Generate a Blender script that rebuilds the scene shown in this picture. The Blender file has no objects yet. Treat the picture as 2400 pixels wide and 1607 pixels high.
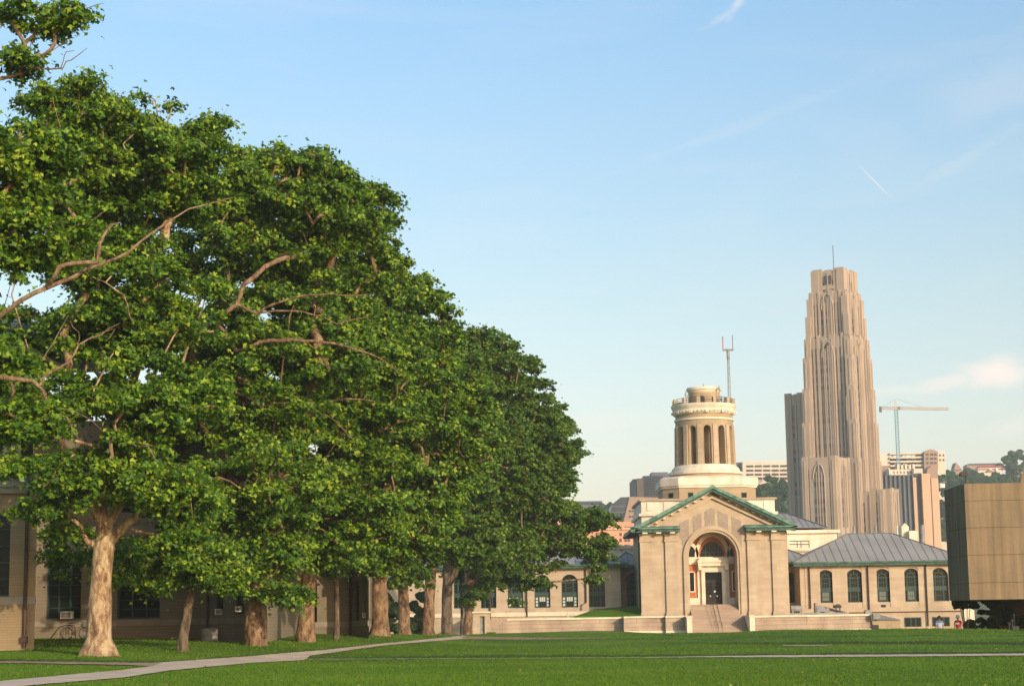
import bpy, math, random
import numpy as np
from mathutils import Vector, Matrix

# ------------------------------------------------------------------ camera, sky, sun, exposure
scene = bpy.context.scene
col = scene.collection
EYE = 1.6
F_PX = 4355.0
PITCH = math.radians(8.585)
ROLL = math.radians(-0.89)
RM = Matrix.Rotation(math.radians(90) + PITCH, 3, 'X') @ Matrix.Rotation(ROLL, 3, 'Z')
cam_data = bpy.data.cameras.new('camera')
cam = bpy.data.objects.new('camera', cam_data)
col.objects.link(cam)
cam.matrix_world = Matrix.Translation((0, 0, EYE)) @ RM.to_4x4()
cam_data.sensor_width = 36.0
cam_data.lens = 36.0 * F_PX / 2400.0
cam_data.clip_start = 0.5
cam_data.clip_end = 9000
scene.camera = cam

SUN_EL = math.radians(17)
SUN_AZ = math.radians(180 - 33)          # clockwise from +Y
SUN_D = Vector((math.sin(SUN_AZ) * math.cos(SUN_EL), math.cos(SUN_AZ) * math.cos(SUN_EL), math.sin(SUN_EL)))
sl = bpy.data.lights.new('sun', 'SUN')
sl.energy = 3.65
sl.angle = math.radians(0.55)
sl.color = (1.0, 0.80, 0.56)
so = bpy.data.objects.new('sun', sl)
col.objects.link(so)
so.rotation_mode = 'QUATERNION'
so.rotation_quaternion = SUN_D.to_track_quat('Z', 'Y')
so.location = SUN_D * 300

world = bpy.data.worlds.new('World')
scene.world = world
world.use_nodes = True
wn, wl = world.node_tree.nodes, world.node_tree.links
wn.clear()


w_out = wn.new('ShaderNodeOutputWorld')
w_bg = wn.new('ShaderNodeBackground')
w_bg.inputs['Strength'].default_value = 0.15
sky = wn.new('ShaderNodeTexSky')
sky.sky_type = 'NISHITA'
sky.sun_disc = False
sky.sun_elevation = SUN_EL
sky.sun_rotation = SUN_AZ
sky.air_density = 1.0
sky.dust_density = 1.6
sky.ozone_density = 1.4
wl.new(w_bg.outputs[0], w_out.inputs['Surface'])
tc = wn.new('ShaderNodeTexCoord')
# thin cirrus: noise stretched in a diagonal direction across the sky
mp = wn.new('ShaderNodeMapping')
mp.inputs['Rotation'].default_value = (0, math.radians(28), 0)
mp.inputs['Scale'].default_value = (4.0, 3.0, 22.0)
ns = wn.new('ShaderNodeTexNoise')
ns.inputs['Scale'].default_value = 1.3
ns.inputs['Detail'].default_value = 7
ns.inputs['Roughness'].default_value = 0.55
ns.inputs['Distortion'].default_value = 0.6
wl.new(tc.outputs['Generated'], mp.inputs['Vector'])
wl.new(mp.outputs[0], ns.inputs['Vector'])
cr = wn.new('ShaderNodeValToRGB')
cr.color_ramp.elements[0].position = 0.50
cr.color_ramp.elements[0].color = (0, 0, 0, 1)
cr.color_ramp.elements[1].position = 0.85
cr.color_ramp.elements[1].color = (0.16, 0.16, 0.16, 1)
wl.new(ns.outputs['Fac'], cr.inputs[0])


def pixdir(px, py):
    v = RM @ Vector(((px - 1200) / F_PX, -(py - 803.5) / F_PX, -1))
    return v.normalized()


def blob(px, py, rx, rz, tilt, gain, nscale):
    """a soft cloud in the sky round a fixed direction (azimuth/elevation), broken by noise"""
    d = pixdir(px, py)
    az, el = math.atan2(d.x, d.y), math.asin(d.z)
    sep = wn.new('ShaderNodeSeparateXYZ')
    wl.new(tc.outputs['Generated'], sep.inputs[0])
    a = wn.new('ShaderNodeMath'); a.operation = 'ARCTAN2'
    wl.new(sep.outputs[0], a.inputs[0]); wl.new(sep.outputs[1], a.inputs[1])
    e = wn.new('ShaderNodeMath'); e.operation = 'ARCSINE'
    wl.new(sep.outputs[2], e.inputs[0])
    cmb = wn.new('ShaderNodeCombineXYZ')
    wl.new(a.outputs[0], cmb.inputs[0]); wl.new(e.outputs[0], cmb.inputs[1])
    m1 = wn.new('ShaderNodeVectorMath'); m1.operation = 'SUBTRACT'
    m1.inputs[1].default_value = (az, el, 0)
    wl.new(cmb.outputs[0], m1.inputs[0])
    nz = wn.new('ShaderNodeTexNoise')
    nz.inputs['Scale'].default_value = nscale
    nz.inputs['Detail'].default_value = 6
    mpz = wn.new('ShaderNodeMapping'); mpz.inputs['Rotation'].default_value = (0, 0, -tilt)
    mpz.inputs['Scale'].default_value = (1, 2.6, 1)
    mpr = wn.new('ShaderNodeMapping'); mpr.inputs['Rotation'].default_value = (0, 0, -tilt)
    wl.new(m1.outputs[0], mpr.inputs['Vector'])
    wl.new(m1.outputs[0], mpz.inputs['Vector'])
    wl.new(mpz.outputs[0], nz.inputs['Vector'])
    sc = wn.new('ShaderNodeVectorMath'); sc.operation = 'MULTIPLY'
    sc.inputs[1].default_value = (1 / rx, 1 / rz, 0)
    wl.new(mpr.outputs[0], sc.inputs[0])
    ln = wn.new('ShaderNodeVectorMath'); ln.operation = 'LENGTH'
    wl.new(sc.outputs[0], ln.inputs[0])
    # value = smooth(1 - len + (noise-.5)*1.2)
    t1 = wn.new('ShaderNodeMath'); t1.operation = 'SUBTRACT'; t1.inputs[0].default_value = 1.0
    wl.new(ln.outputs['Value'], t1.inputs[1])
    t2 = wn.new('ShaderNodeMath'); t2.operation = 'MULTIPLY_ADD'
    t2.inputs[1].default_value = 1.6; t2.inputs[2].default_value = -0.8
    wl.new(nz.outputs['Fac'], t2.inputs[0])
    t3 = wn.new('ShaderNodeMath'); t3.operation = 'ADD'
    wl.new(t1.outputs[0], t3.inputs[0]); wl.new(t2.outputs[0], t3.inputs[1])
    mr = wn.new('ShaderNodeMapRange'); mr.interpolation_type = 'SMOOTHSTEP'
    mr.inputs['From Min'].default_value = 0.0
    mr.inputs['From Max'].default_value = 0.9
    mr.inputs['To Max'].default_value = gain
    wl.new(t3.outputs[0], mr.inputs['Value'])
    return mr.outputs[0]


mask = cr.outputs[0]
for args in [(2335, 866, 0.026, 0.012, 0.10, 1.0, 22), (2230, 890, 0.040, 0.006, 0.22, 0.6, 25), (2100, 912, 0.05, 0.0035, 0.06, 0.35, 25),
             (2390, 990, 0.03, 0.008, 0.3, 0.3, 30), (1400, 985, 0.05, 0.008, 0.05, 0.25, 40),
             (1730, 5, 0.016, 0.0035, 1.0, 0.35, 90), (1700, 35, 0.022, 0.003, 0.5, 0.22, 90),
             (2250, 380, 0.06, 0.006, 0.45, 0.13, 25), (1750, 290, 0.10, 0.005, 0.3, 0.10, 30), (2050, 425, 0.020, 0.0009, -0.84, 0.38, 3),
             (2340, 200, 0.06, 0.02, 0.3, 0.14, 20)]:
    b_ = blob(*args)
    ad = wn.new('ShaderNodeMath'); ad.operation = 'MAXIMUM'
    wl.new(mask, ad.inputs[0]); wl.new(b_, ad.inputs[1])
    mask = ad.outputs[0]
gain_ = wn.new('ShaderNodeMixRGB'); gain_.blend_type = 'MULTIPLY'; gain_.inputs[0].default_value = 1
sepz = wn.new('ShaderNodeSeparateXYZ'); wl.new(tc.outputs['Generated'], sepz.inputs[0])
grade = wn.new('ShaderNodeValToRGB')
grade.color_ramp.elements[0].position = 0.0; grade.color_ramp.elements[0].color = (1.58, 1.20, 1.12, 1)
grade.color_ramp.elements[1].position = 0.33; grade.color_ramp.elements[1].color = (1.20, 1.38, 1.40, 1)
ge_ = grade.color_ramp.elements.new(0.17); ge_.color = (1.36, 1.26, 1.12, 1)
wl.new(sepz.outputs[2], grade.inputs[0]); wl.new(grade.outputs[0], gain_.inputs[2])
wl.new(sky.outputs[0], gain_.inputs[1])
wmix = wn.new('ShaderNodeMixRGB')
wmix.inputs[2].default_value = (6.6, 6.0, 5.5, 1)
wl.new(mask, wmix.inputs[0])
wl.new(gain_.outputs[0], wmix.inputs[1])
wl.new(wmix.outputs[0], w_bg.inputs['Color'])

scene.view_settings.view_transform = 'Standard'
scene.view_settings.look = 'None'
scene.view_settings.exposure = 0.15
scene.view_settings.gamma = 1
scene.render.engine = 'CYCLES'
scene.cycles.use_denoising = True
scene.cycles.max_bounces = 8
scene.cycles.transparent_max_bounces = 8
scene.cycles.volume_bounces = 1

# ------------------------------------------------------------------ helpers


def P(px, py, D):
    """world point seen at photo pixel (2400 wide) at depth Y=D"""
    v = RM @ Vector(((px - 1200) / F_PX, -(py - 803.5) / F_PX, -1))
    t = D / v.y
    return Vector((v.x * t, D, EYE + v.z * t))


def PX(px, py, D): return P(px, py, D).x
def PZ(px, py, D): return P(px, py, D).z


def material(name, c1, c2=None, scale=0.5, rough=0.85, bump=0.0, bscale=8.0, spec=0.3, detail=5, contrast=(0.35, 0.65),
             brick=None, stretch=(1, 1, 1), metal=0.0, streak=None, stain=None):
    m = bpy.data.materials.new(name)
    m.use_nodes = True
    n, l = m.node_tree.nodes, m.node_tree.links
    b = n['Principled BSDF']
    b.inputs['Roughness'].default_value = rough
    b.inputs['Metallic'].default_value = metal
    b.inputs['Specular IOR Level'].default_value = spec
    g = n.new('ShaderNodeNewGeometry')
    mp = n.new('ShaderNodeMapping')
    mp.inputs['Scale'].default_value = stretch
    l.new(g.outputs['Position'], mp.inputs['Vector'])
    out = None
    if c2 is not None:
        t = n.new('ShaderNodeTexNoise')
        t.inputs['Scale'].default_value = scale
        t.inputs['Detail'].default_value = detail
        l.new(mp.outputs[0], t.inputs['Vector'])
        r = n.new('ShaderNodeValToRGB')
        r.color_ramp.elements[0].position = contrast[0]
        r.color_ramp.elements[1].position = contrast[1]
        r.color_ramp.elements[0].color = (*c1, 1)
        r.color_ramp.elements[1].color = (*c2, 1)
        l.new(t.outputs['Fac'], r.inputs[0])
        out = r.outputs[0]
    else:
        rgb = n.new('ShaderNodeRGB')
        rgb.outputs[0].default_value = (*c1, 1)
        out = rgb.outputs[0]
    height = None
    if brick:
        bw, bh, mort, mc = brick
        sep = n.new('ShaderNodeSeparateXYZ'); l.new(g.outputs['Position'], sep.inputs[0])
        ad = n.new('ShaderNodeMath'); ad.operation = 'ADD'
        l.new(sep.outputs[0], ad.inputs[0]); l.new(sep.outputs[1], ad.inputs[1])
        cb = n.new('ShaderNodeCombineXYZ')
        l.new(ad.outputs[0], cb.inputs[0]); l.new(sep.outputs[2], cb.inputs[1])
        bt = n.new('ShaderNodeTexBrick')
        bt.inputs['Scale'].default_value = 1.0
        bt.inputs['Brick Width'].default_value = bw
        bt.inputs['Row Height'].default_value = bh
        bt.inputs['Mortar Size'].default_value = mort
        bt.inputs['Color1'].default_value = (1, 1, 1, 1)
        bt.inputs['Color2'].default_value = (0.88, 0.87, 0.86, 1)
        bt.inputs['Mortar'].default_value = (mc, mc, mc, 1)
        l.new(cb.outputs[0], bt.inputs['Vector'])
        mx = n.new('ShaderNodeMixRGB'); mx.blend_type = 'MULTIPLY'; mx.inputs[0].default_value = 1
        l.new(out, mx.inputs[1]); l.new(bt.outputs['Color'], mx.inputs[2])
        out = mx.outputs[0]
    if streak:
        amt, sx = streak
        mp2 = n.new('ShaderNodeMapping'); mp2.inputs['Scale'].default_value = (sx, sx, sx * 0.05)
        l.new(g.outputs['Position'], mp2.inputs['Vector'])
        t2 = n.new('ShaderNodeTexNoise'); t2.inputs['Scale'].default_value = 1.0; t2.inputs['Detail'].default_value = 4
        l.new(mp2.outputs[0], t2.inputs['Vector'])
        r2 = n.new('ShaderNodeMapRange')
        r2.inputs['From Min'].default_value = 0.3; r2.inputs['From Max'].default_value = 0.7
        r2.inputs['To Min'].default_value = 1 - amt; r2.inputs['To Max'].default_value = 1 + amt * 0.4
        l.new(t2.outputs['Fac'], r2.inputs['Value'])
        mx = n.new('ShaderNodeVectorMath'); mx.operation = 'SCALE'
        l.new(out, mx.inputs[0]); l.new(r2.outputs[0], mx.inputs['Scale'])
        out = mx.outputs[0]
    l.new(out, b.inputs['Base Color'])
    if bump:
        t3 = n.new('ShaderNodeTexNoise'); t3.inputs['Scale'].default_value = bscale; t3.inputs['Detail'].default_value = 5
        l.new(mp.outputs[0], t3.inputs['Vector'])
        bp = n.new('ShaderNodeBump'); bp.inputs['Strength'].default_value = bump; bp.inputs['Distance'].default_value = 0.1
        l.new(t3.outputs['Fac'], bp.inputs['Height'])
        l.new(bp.outputs[0], b.inputs['Normal'])
    return m


class MB:
    def __init__(self, T=None):
        self.v, self.f, self.T = [], [], T

    def add(self, vs, fs):
        o = len(self.v)
        for p in vs:
            p = Vector(p)
            self.v.append(self.T @ p if self.T is not None else p)
        self.f += [tuple(i + o for i in f) for f in fs]
        return self

    def box(self, x0, x1, y0, y1, z0, z1):
        if x0 > x1: x0, x1 = x1, x0
        if y0 > y1: y0, y1 = y1, y0
        if z0 > z1: z0, z1 = z1, z0
        return self.add([(x0, y0, z0), (x1, y0, z0), (x1, y1, z0), (x0, y1, z0), (x0, y0, z1), (x1, y0, z1), (x1, y1, z1), (x0, y1, z1)],
                        [(0, 3, 2, 1), (4, 5, 6, 7), (0, 1, 5, 4), (1, 2, 6, 5), (2, 3, 7, 6), (3, 0, 4, 7)])

    def hexa(self, bottom, top):
        return self.add(list(bottom) + list(top), [(0, 3, 2, 1), (4, 5, 6, 7), (0, 1, 5, 4), (1, 2, 6, 5), (2, 3, 7, 6), (3, 0, 4, 7)])

    def prism_y(self, poly, y0, y1):
        """poly of (x,z), anticlockwise seen from -Y"""
        n = len(poly)
        vs = [(x, y0, z) for x, z in poly] + [(x, y1, z) for x, z in poly]
        fs = [tuple(range(n)), tuple(range(2 * n - 1, n - 1, -1))]
        for i in range(n):
            j = (i + 1) % n
            fs.append((i, i + n, j + n, j))
        return self.add(vs, fs)

    def prism_z(self, poly, z0, z1, top=None):
        n = len(poly)
        top = top or poly
        vs = [(x, y, z0) for x, y in poly] + [(x, y, z1) for x, y in top]
        fs = [tuple(range(n - 1, -1, -1)), tuple(range(n, 2 * n))]
        for i in range(n):
            j = (i + 1) % n
            fs.append((i, j, j + n, i + n))
        return self.add(vs, fs)

    def lathe(self, cx, cy, prof, n=48, a0=0.0, cap=True):
        vs, fs = [], []
        for r, z in prof:
            for i in range(n):
                a = a0 + 2 * math.pi * i / n
                vs.append((cx + r * math.cos(a), cy + r * math.sin(a), z))
        for k in range(len(prof) - 1):
            for i in range(n):
                j = (i + 1) % n
                fs.append((k * n + i, k * n + j, (k + 1) * n + j, (k + 1) * n + i))
        if cap:
            fs.append(tuple(range(n - 1, -1, -1)))
            fs.append(tuple(range((len(prof) - 1) * n, len(prof) * n)))
        return self.add(vs, fs)

    def tube(self, pts, r, n=8, r1=None):
        pts = [Vector(p) for p in pts]
        vs, fs = [], []
        m = len(pts)
        for k, p in enumerate(pts):
            d = (pts[min(k + 1, m - 1)] - pts[max(k - 1, 0)])
            d = d.normalized() if d.length > 1e-9 else Vector((0, 0, 1))
            a = Vector((0, 0, 1)) if abs(d.z) < 0.9 else Vector((1, 0, 0))
            u = d.cross(a).normalized(); w = d.cross(u)
            rr = r if r1 is None else r + (r1 - r) * k / max(1, m - 1)
            for i in range(n):
                t = 2 * math.pi * i / n
                vs.append(p + u * (rr * math.cos(t)) + w * (rr * math.sin(t)))
        for k in range(m - 1):
            for i in range(n):
                j = (i + 1) % n
                fs.append((k * n + i, k * n + j, (k + 1) * n + j, (k + 1) * n + i))
        fs.append(tuple(range(n - 1, -1, -1)))
        fs.append(tuple(range((m - 1) * n, m * n)))
        return self.add(vs, fs)


BASE = {}


def thing(name, label, cat, loc, group=None, kind=None):
    o = bpy.data.objects.new(name, None)
    o.empty_display_size = 0.5
    o.location = loc
    col.objects.link(o)
    o['label'] = label
    o['category'] = cat
    if group: o['group'] = group
    if kind: o['kind'] = kind
    BASE[o.name] = Vector(loc)
    return o


def part(mb, name, mat, parent, label=None, smooth=False):
    base = BASE[parent.name]
    me = bpy.data.meshes.new(name)
    me.from_pydata([tuple(v - base) for v in mb.v], [], mb.f)
    me.materials.append(mat)
    if smooth:
        me.polygons.foreach_set('use_smooth', [True] * len(me.polygons))
    o = bpy.data.objects.new(name, me)
    col.objects.link(o)
    o.parent = parent
    BASE[o.name] = base
    if label: o['label'] = label
    return o


def single(mb, name, mat, loc, label=None, cat=None, group=None, kind=None, smooth=False):
    loc = Vector(loc)
    me = bpy.data.meshes.new(name)
    me.from_pydata([tuple(v - loc) for v in mb.v], [], mb.f)
    me.materials.append(mat)
    if smooth:
        me.polygons.foreach_set('use_smooth', [True] * len(me.polygons))
    o = bpy.data.objects.new(name, me)
    o.location = loc
    col.objects.link(o)
    BASE[o.name] = loc
    if label: o['label'] = label
    if cat: o['category'] = cat
    if group: o['group'] = group
    if kind: o['kind'] = kind
    return o


def wall_open(mb, x0, x1, z0, z1, y, depth, ops, seg=14):
    """front wall facing -Y with openings (xa, xb, zb, zt, arched) and their reveals; columns must not overlap"""
    ops = sorted(ops)
    cx = x0
    V, Fq = [], []

    def q(a, b, c, d):
        o = len(V); V.extend([a, b, c, d]); Fq.append((o, o + 1, o + 2, o + 3))
    cols = {}
    for o in ops:
        cols.setdefault((o[0], o[1]), []).append(o)
    for (xa, xb), lst in sorted(cols.items()):
        if xa > cx: q((cx, y, z0), (xa, y, z0), (xa, y, z1), (cx, y, z1))
        zc = z0
        for (_, _, zb, zt, arched) in sorted(lst, key=lambda t: t[2]):
            if zb > zc: q((xa, y, zc), (xb, y, zc), (xb, y, zb), (xa, y, zb))
            r = (xb - xa) / 2
            zs = zt - r if arched else zt
            yb = y + depth
            q((xa, y, zb), (xa, yb, zb), (xa, yb, zs), (xa, y, zs))
            q((xb, yb, zb), (xb, y, zb), (xb, y, zs), (xb, yb, zs))
            q((xa, yb, zb), (xa, y, zb), (xb, y, zb), (xb, yb, zb))
            if arched:
                pts = [((xa + xb) / 2 - r * math.cos(math.pi * i / seg), zs + r * math.sin(math.pi * i / seg)) for i in range(seg + 1)]
                for i in range(seg):
                    (ax, az), (bx, bz) = pts[i], pts[i + 1]
                    q((ax, y, az), (bx, y, bz), (bx, y, zt), (ax, y, zt))
                    q((ax, y, az), (ax, yb, az), (bx, yb, bz), (bx, y, bz))
            else:
                q((xa, y, zt), (xa, yb, zt), (xb, yb, zt), (xb, y, zt))
            zc = zt
        if z1 > zc: q((xa, y, zc), (xb, y, zc), (xb, y, z1), (xa, y, z1))
        cx = xb
    if x1 > cx: q((cx, y, z0), (x1, y, z0), (x1, y, z1), (cx, y, z1))
    return mb.add(V, Fq)


def arch_poly(xa, xb, zb, zt, seg=14, arched=True):
    r = (xb - xa) / 2
    if not arched: return [(xa, zb), (xb, zb), (xb, zt), (xa, zt)]
    zs = zt - r
    return [(xa, zb), (xb, zb)] + [((xa + xb) / 2 + r * math.cos(math.pi * i / seg), zs + r * math.sin(math.pi * i / seg)) for i in range(seg + 1)]


def ring_y(mb, cx, cz, r0, r1, y0, y1, seg=24, a0=0.0, a1=math.pi, ez=1.0):
    """half ring facing -Y"""
    for i in range(seg):
        t0 = a0 + (a1 - a0) * i / seg; t1 = a0 + (a1 - a0) * (i + 1) / seg
        p = [(cx + r0 * math.cos(t0), cz + ez * r0 * math.sin(t0)), (cx + r1 * math.cos(t0), cz + ez * r1 * math.sin(t0)),
             (cx + r1 * math.cos(t1), cz + ez * r1 * math.sin(t1)), (cx + r0 * math.cos(t1), cz + ez * r0 * math.sin(t1))]
        mb.prism_y(p, y0, y1)
    return mb


rng = np.random.default_rng(7)
random.seed(5)

# ------------------------------------------------------------------ materials
M = {}
M['stone'] = material('warm_stone', (0.535, 0.42, 0.305), (0.455, 0.345, 0.245), scale=0.35, brick=(1.3, 0.42, 0.012, 0.86), streak=(0.10, 1.2))
M['stone_dark'] = material('brick_tan', (0.46, 0.345, 0.215), (0.38, 0.285, 0.18), scale=0.6, brick=(0.6, 0.2, 0.02, 0.8))
M['panel'] = material('mauve_brick', (0.40, 0.315, 0.255), (0.34, 0.265, 0.215), scale=1.5, brick=(0.25, 0.25, 0.035, 0.8))
M['white_stone'] = material('pale_terracotta', (0.80, 0.70, 0.56), (0.68, 0.575, 0.44), scale=0.7, streak=(0.12, 1.5))
M['granite'] = material('pink_granite', (0.42, 0.305, 0.235), (0.52, 0.40, 0.30), scale=0.4, brick=(2.4, 0.5, 0.03, 0.62), streak=(0.2, 0.6))
M['steps'] = material('step_granite', (0.37, 0.27, 0.205), (0.45, 0.34, 0.26), scale=1.2, rough=0.9, stretch=(0.3, 1, 1), brick=(2.2, 0.171, 0.02, 0.7))
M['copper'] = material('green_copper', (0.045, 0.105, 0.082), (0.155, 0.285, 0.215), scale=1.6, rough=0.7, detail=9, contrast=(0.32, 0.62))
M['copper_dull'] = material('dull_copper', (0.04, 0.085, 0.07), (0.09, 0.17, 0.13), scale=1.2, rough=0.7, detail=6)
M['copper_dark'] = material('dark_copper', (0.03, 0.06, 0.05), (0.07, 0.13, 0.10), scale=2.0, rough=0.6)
M['roof'] = material('grey_metal_roof', (0.255, 0.245, 0.235), (0.315, 0.30, 0.29), scale=0.25, rough=0.6, spec=0.4)
M['seam'] = material('roof_seam', (0.15, 0.148, 0.152), rough=0.6)
M['orange'] = material('orange_tile', (0.50, 0.185, 0.075), (0.38, 0.13, 0.055), scale=1.5)
M['green_frame'] = material('green_window_frame', (0.020, 0.048, 0.040), (0.032, 0.068, 0.056), scale=2, rough=0.5)
M['glass'] = material('dark_glass', (0.008, 0.013, 0.012), rough=0.18, spec=0.16)
M['glass_pale'] = material('pale_blind', (0.16, 0.17, 0.14), rough=0.5)
M['glass_white'] = material('lit_pane', (0.50, 0.52, 0.46), rough=0.4)
M['door'] = material('dark_door', (0.020, 0.012, 0.010), (0.03, 0.018, 0.014), scale=3, rough=0.6)
M['bronze'] = material('bronze_pipe', (0.05, 0.026, 0.018), (0.08, 0.04, 0.025), scale=3, rough=0.6)
M['metal'] = material('grey_metal', (0.20, 0.20, 0.20), (0.30, 0.30, 0.29), scale=2, rough=0.5)
M['metal_dark'] = material('dark_metal', (0.03, 0.03, 0.032), rough=0.6)
M['white_paint'] = material('white_paint', (0.72, 0.68, 0.60), rough=0.6)
M['red_paint'] = material('red_paint', (0.5, 0.06, 0.05), rough=0.6)
M['brick_left'] = material('buff_brick', (0.36, 0.265, 0.155), (0.29, 0.21, 0.125), scale=0.5, brick=(0.9, 0.12, 0.02, 0.8), bump=0.1)
M['stone_left'] = material('grey_stone_band', (0.27, 0.24, 0.20), (0.34, 0.30, 0.245), scale=0.8, streak=(0.2, 1))
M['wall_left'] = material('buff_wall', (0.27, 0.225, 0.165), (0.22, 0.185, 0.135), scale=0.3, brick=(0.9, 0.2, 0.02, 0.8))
M['concrete'] = material('board_marked_concrete', (0.34, 0.235, 0.135), (0.215, 0.16, 0.105), scale=0.16, contrast=(0.3, 0.62), streak=(0.28, 3.5), rough=0.95, bump=0.3, bscale=3)
M['concrete_joint'] = material('concrete_joint', (0.12, 0.09, 0.055))
M['lime'] = material('tower_limestone', (0.44, 0.335, 0.255), (0.385, 0.29, 0.22), scale=0.08, streak=(0.08, 0.5))
M['bluegrey'] = material('bluegrey_cladding', (0.10, 0.11, 0.13), (0.135, 0.14, 0.16), scale=0.05)
M['brownbrick'] = material('brown_brick', (0.30, 0.20, 0.155), (0.35, 0.235, 0.18), scale=0.05)
M['pinkbrick'] = material('orange_pink_brick', (0.58, 0.275, 0.165), (0.66, 0.33, 0.21), scale=0.06)
M['tanbrick'] = material('tan_brick', (0.56, 0.35, 0.23), (0.62, 0.40, 0.27), scale=0.05)
M['cream_far'] = material('cream_concrete', (0.68, 0.57, 0.46), (0.62, 0.52, 0.42), scale=0.1)
M['darkglass_far'] = material('far_dark_glass', (0.03, 0.038, 0.055), (0.045, 0.055, 0.075), scale=0.2, rough=0.4)
M['far_window'] = material('far_window', (0.05, 0.045, 0.05), rough=0.5)
M['path'] = material('path_paving', (0.66, 0.51, 0.40), (0.50, 0.38, 0.29), scale=0.8, rough=0.95, detail=8)
M['path_brown'] = material('path_earth', (0.30, 0.20, 0.13), (0.38, 0.27, 0.19), scale=1.2, rough=0.95, detail=8)
M['soil'] = material('soil_edge', (0.018, 0.034, 0.008), (0.055, 0.045, 0.018), scale=1.5, rough=1, stretch=(0.3, 1, 1))
M['skin'] = material('skin', (0.42, 0.24, 0.16), rough=0.6)
M['hair'] = material('brown_hair', (0.09, 0.045, 0.025), rough=0.7)
M['shirt_blue'] = material('pale_blue_cloth', (0.42, 0.50, 0.72), (0.37, 0.45, 0.67), scale=5)
M['trouser'] = material('dark_cloth', (0.05, 0.05, 0.07))
M['red_cloth'] = material('red_cloth', (0.50, 0.045, 0.045), (0.42, 0.03, 0.04), scale=5)
M['cap_blue'] = material('light_blue_cap', (0.30, 0.60, 0.72))
M['redroof'] = material('red_roof', (0.42, 0.10, 0.09), (0.34, 0.08, 0.075), scale=0.2)
M['rubber'] = material('rubber', (0.012, 0.012, 0.012))


def strip_mat():
    """tower window strips: panes and stone spandrels alternate storey by storey"""
    m = bpy.data.materials.new('tower_window_strip')
    m.use_nodes = True
    n, l = m.node_tree.nodes, m.node_tree.links
    b = n['Principled BSDF']; b.inputs['Roughness'].default_value = 0.5
    g = n.new('ShaderNodeNewGeometry')
    sep = n.new('ShaderNodeSeparateXYZ'); l.new(g.outputs['Position'], sep.inputs[0])
    a = n.new('ShaderNodeMath'); a.operation = 'DIVIDE'; a.inputs[1].default_value = 3.9
    l.new(sep.outputs[2], a.inputs[0])
    f = n.new('ShaderNodeMath'); f.operation = 'FRACT'; l.new(a.outputs[0], f.inputs[0])
    c = n.new('ShaderNodeMath'); c.operation = 'GREATER_THAN'; c.inputs[1].default_value = 0.45
    l.new(f.outputs[0], c.inputs[0])
    fl = n.new('ShaderNodeMath'); fl.operation = 'FLOOR'; l.new(a.outputs[0], fl.inputs[0])
    xx = n.new('ShaderNodeMath'); xx.operation = 'ADD'; l.new(sep.outputs[0], xx.inputs[0]); l.new(sep.outputs[1], xx.inputs[1])
    x2 = n.new('ShaderNodeMath'); x2.operation = 'MULTIPLY'; x2.inputs[1].default_value = 0.8; l.new(xx.outputs[0], x2.inputs[0])
    x3 = n.new('ShaderNodeMath'); x3.operation = 'FLOOR'; l.new(x2.outputs[0], x3.inputs[0])
    cb = n.new('ShaderNodeCombineXYZ'); l.new(x3.outputs[0], cb.inputs[0]); l.new(fl.outputs[0], cb.inputs[1])
    wnz = n.new('ShaderNodeTexWhiteNoise'); wnz.noise_dimensions = '2D'; l.new(cb.outputs[0], wnz.inputs['Vector'])
    r = n.new('ShaderNodeValToRGB')
    r.color_ramp.elements[0].position = 0.3; r.color_ramp.elements[0].color = (0.03, 0.027, 0.03, 1)
    r.color_ramp.elements[1].position = 0.9; r.color_ramp.elements[1].color = (0.18, 0.165, 0.15, 1)
    l.new(wnz.outputs['Value'], r.inputs[0])
    mx = n.new('ShaderNodeMixRGB'); mx.inputs[1].default_value = (0.19, 0.15, 0.12, 1)
    l.new(c.outputs[0], mx.inputs[0]); l.new(r.outputs[0], mx.inputs[2])
    l.new(mx.outputs[0], b.inputs['Base Color'])
    return m


M['strip'] = strip_mat()


def bark_mat(name, pale, brown, thresh=0.5):
    m = bpy.data.materials.new(name)
    m.use_nodes = True
    n, l = m.node_tree.nodes, m.node_tree.links
    b = n['Principled BSDF']; b.inputs['Roughness'].default_value = 0.9
    g = n.new('ShaderNodeNewGeometry')
    mp = n.new('ShaderNodeMapping'); mp.inputs['Scale'].default_value = (1, 1, 0.45)
    l.new(g.outputs['Position'], mp.inputs['Vector'])
    t = n.new('ShaderNodeTexNoise'); t.inputs['Scale'].default_value = 3.2; t.inputs['Detail'].default_value = 7
    t.inputs['Roughness'].default_value = 0.65
    l.new(mp.outputs[0], t.inputs['Vector'])
    r = n.new('ShaderNodeValToRGB')
    e = r.color_ramp.elements
    e[0].position = thresh - 0.12; e[0].color = (*[c * 0.45 for c in brown], 1)
    e[1].position = thresh + 0.12; e[1].color = (*pale, 1)
    k = e.new(thresh - 0.02); k.color = (*brown, 1)
    l.new(t.outputs['Fac'], r.inputs[0])
    l.new(r.outputs[0], b.inputs['Base Color'])
    bp = n.new('ShaderNodeBump'); bp.inputs['Strength'].default_value = 1.0; bp.inputs['Distance'].default_value = 0.22
    l.new(t.outputs['Fac'], bp.inputs['Height']); l.new(bp.outputs[0], b.inputs['Normal'])
    return m


M['bark_pale'] = bark_mat('plane_bark_pale', (0.54, 0.41, 0.255), (0.29, 0.175, 0.10), 0.475)
M['bark_tan'] = bark_mat('plane_bark_tan', (0.34, 0.235, 0.14), (0.22, 0.135, 0.08), 0.48)
M['bark'] = bark_mat('plane_bark_brown', (0.33, 0.215, 0.125), (0.19, 0.11, 0.062), 0.5)
M['bark_grey'] = bark_mat('young_bark', (0.20, 0.15, 0.10), (0.13, 0.09, 0.06), 0.5)


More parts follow.
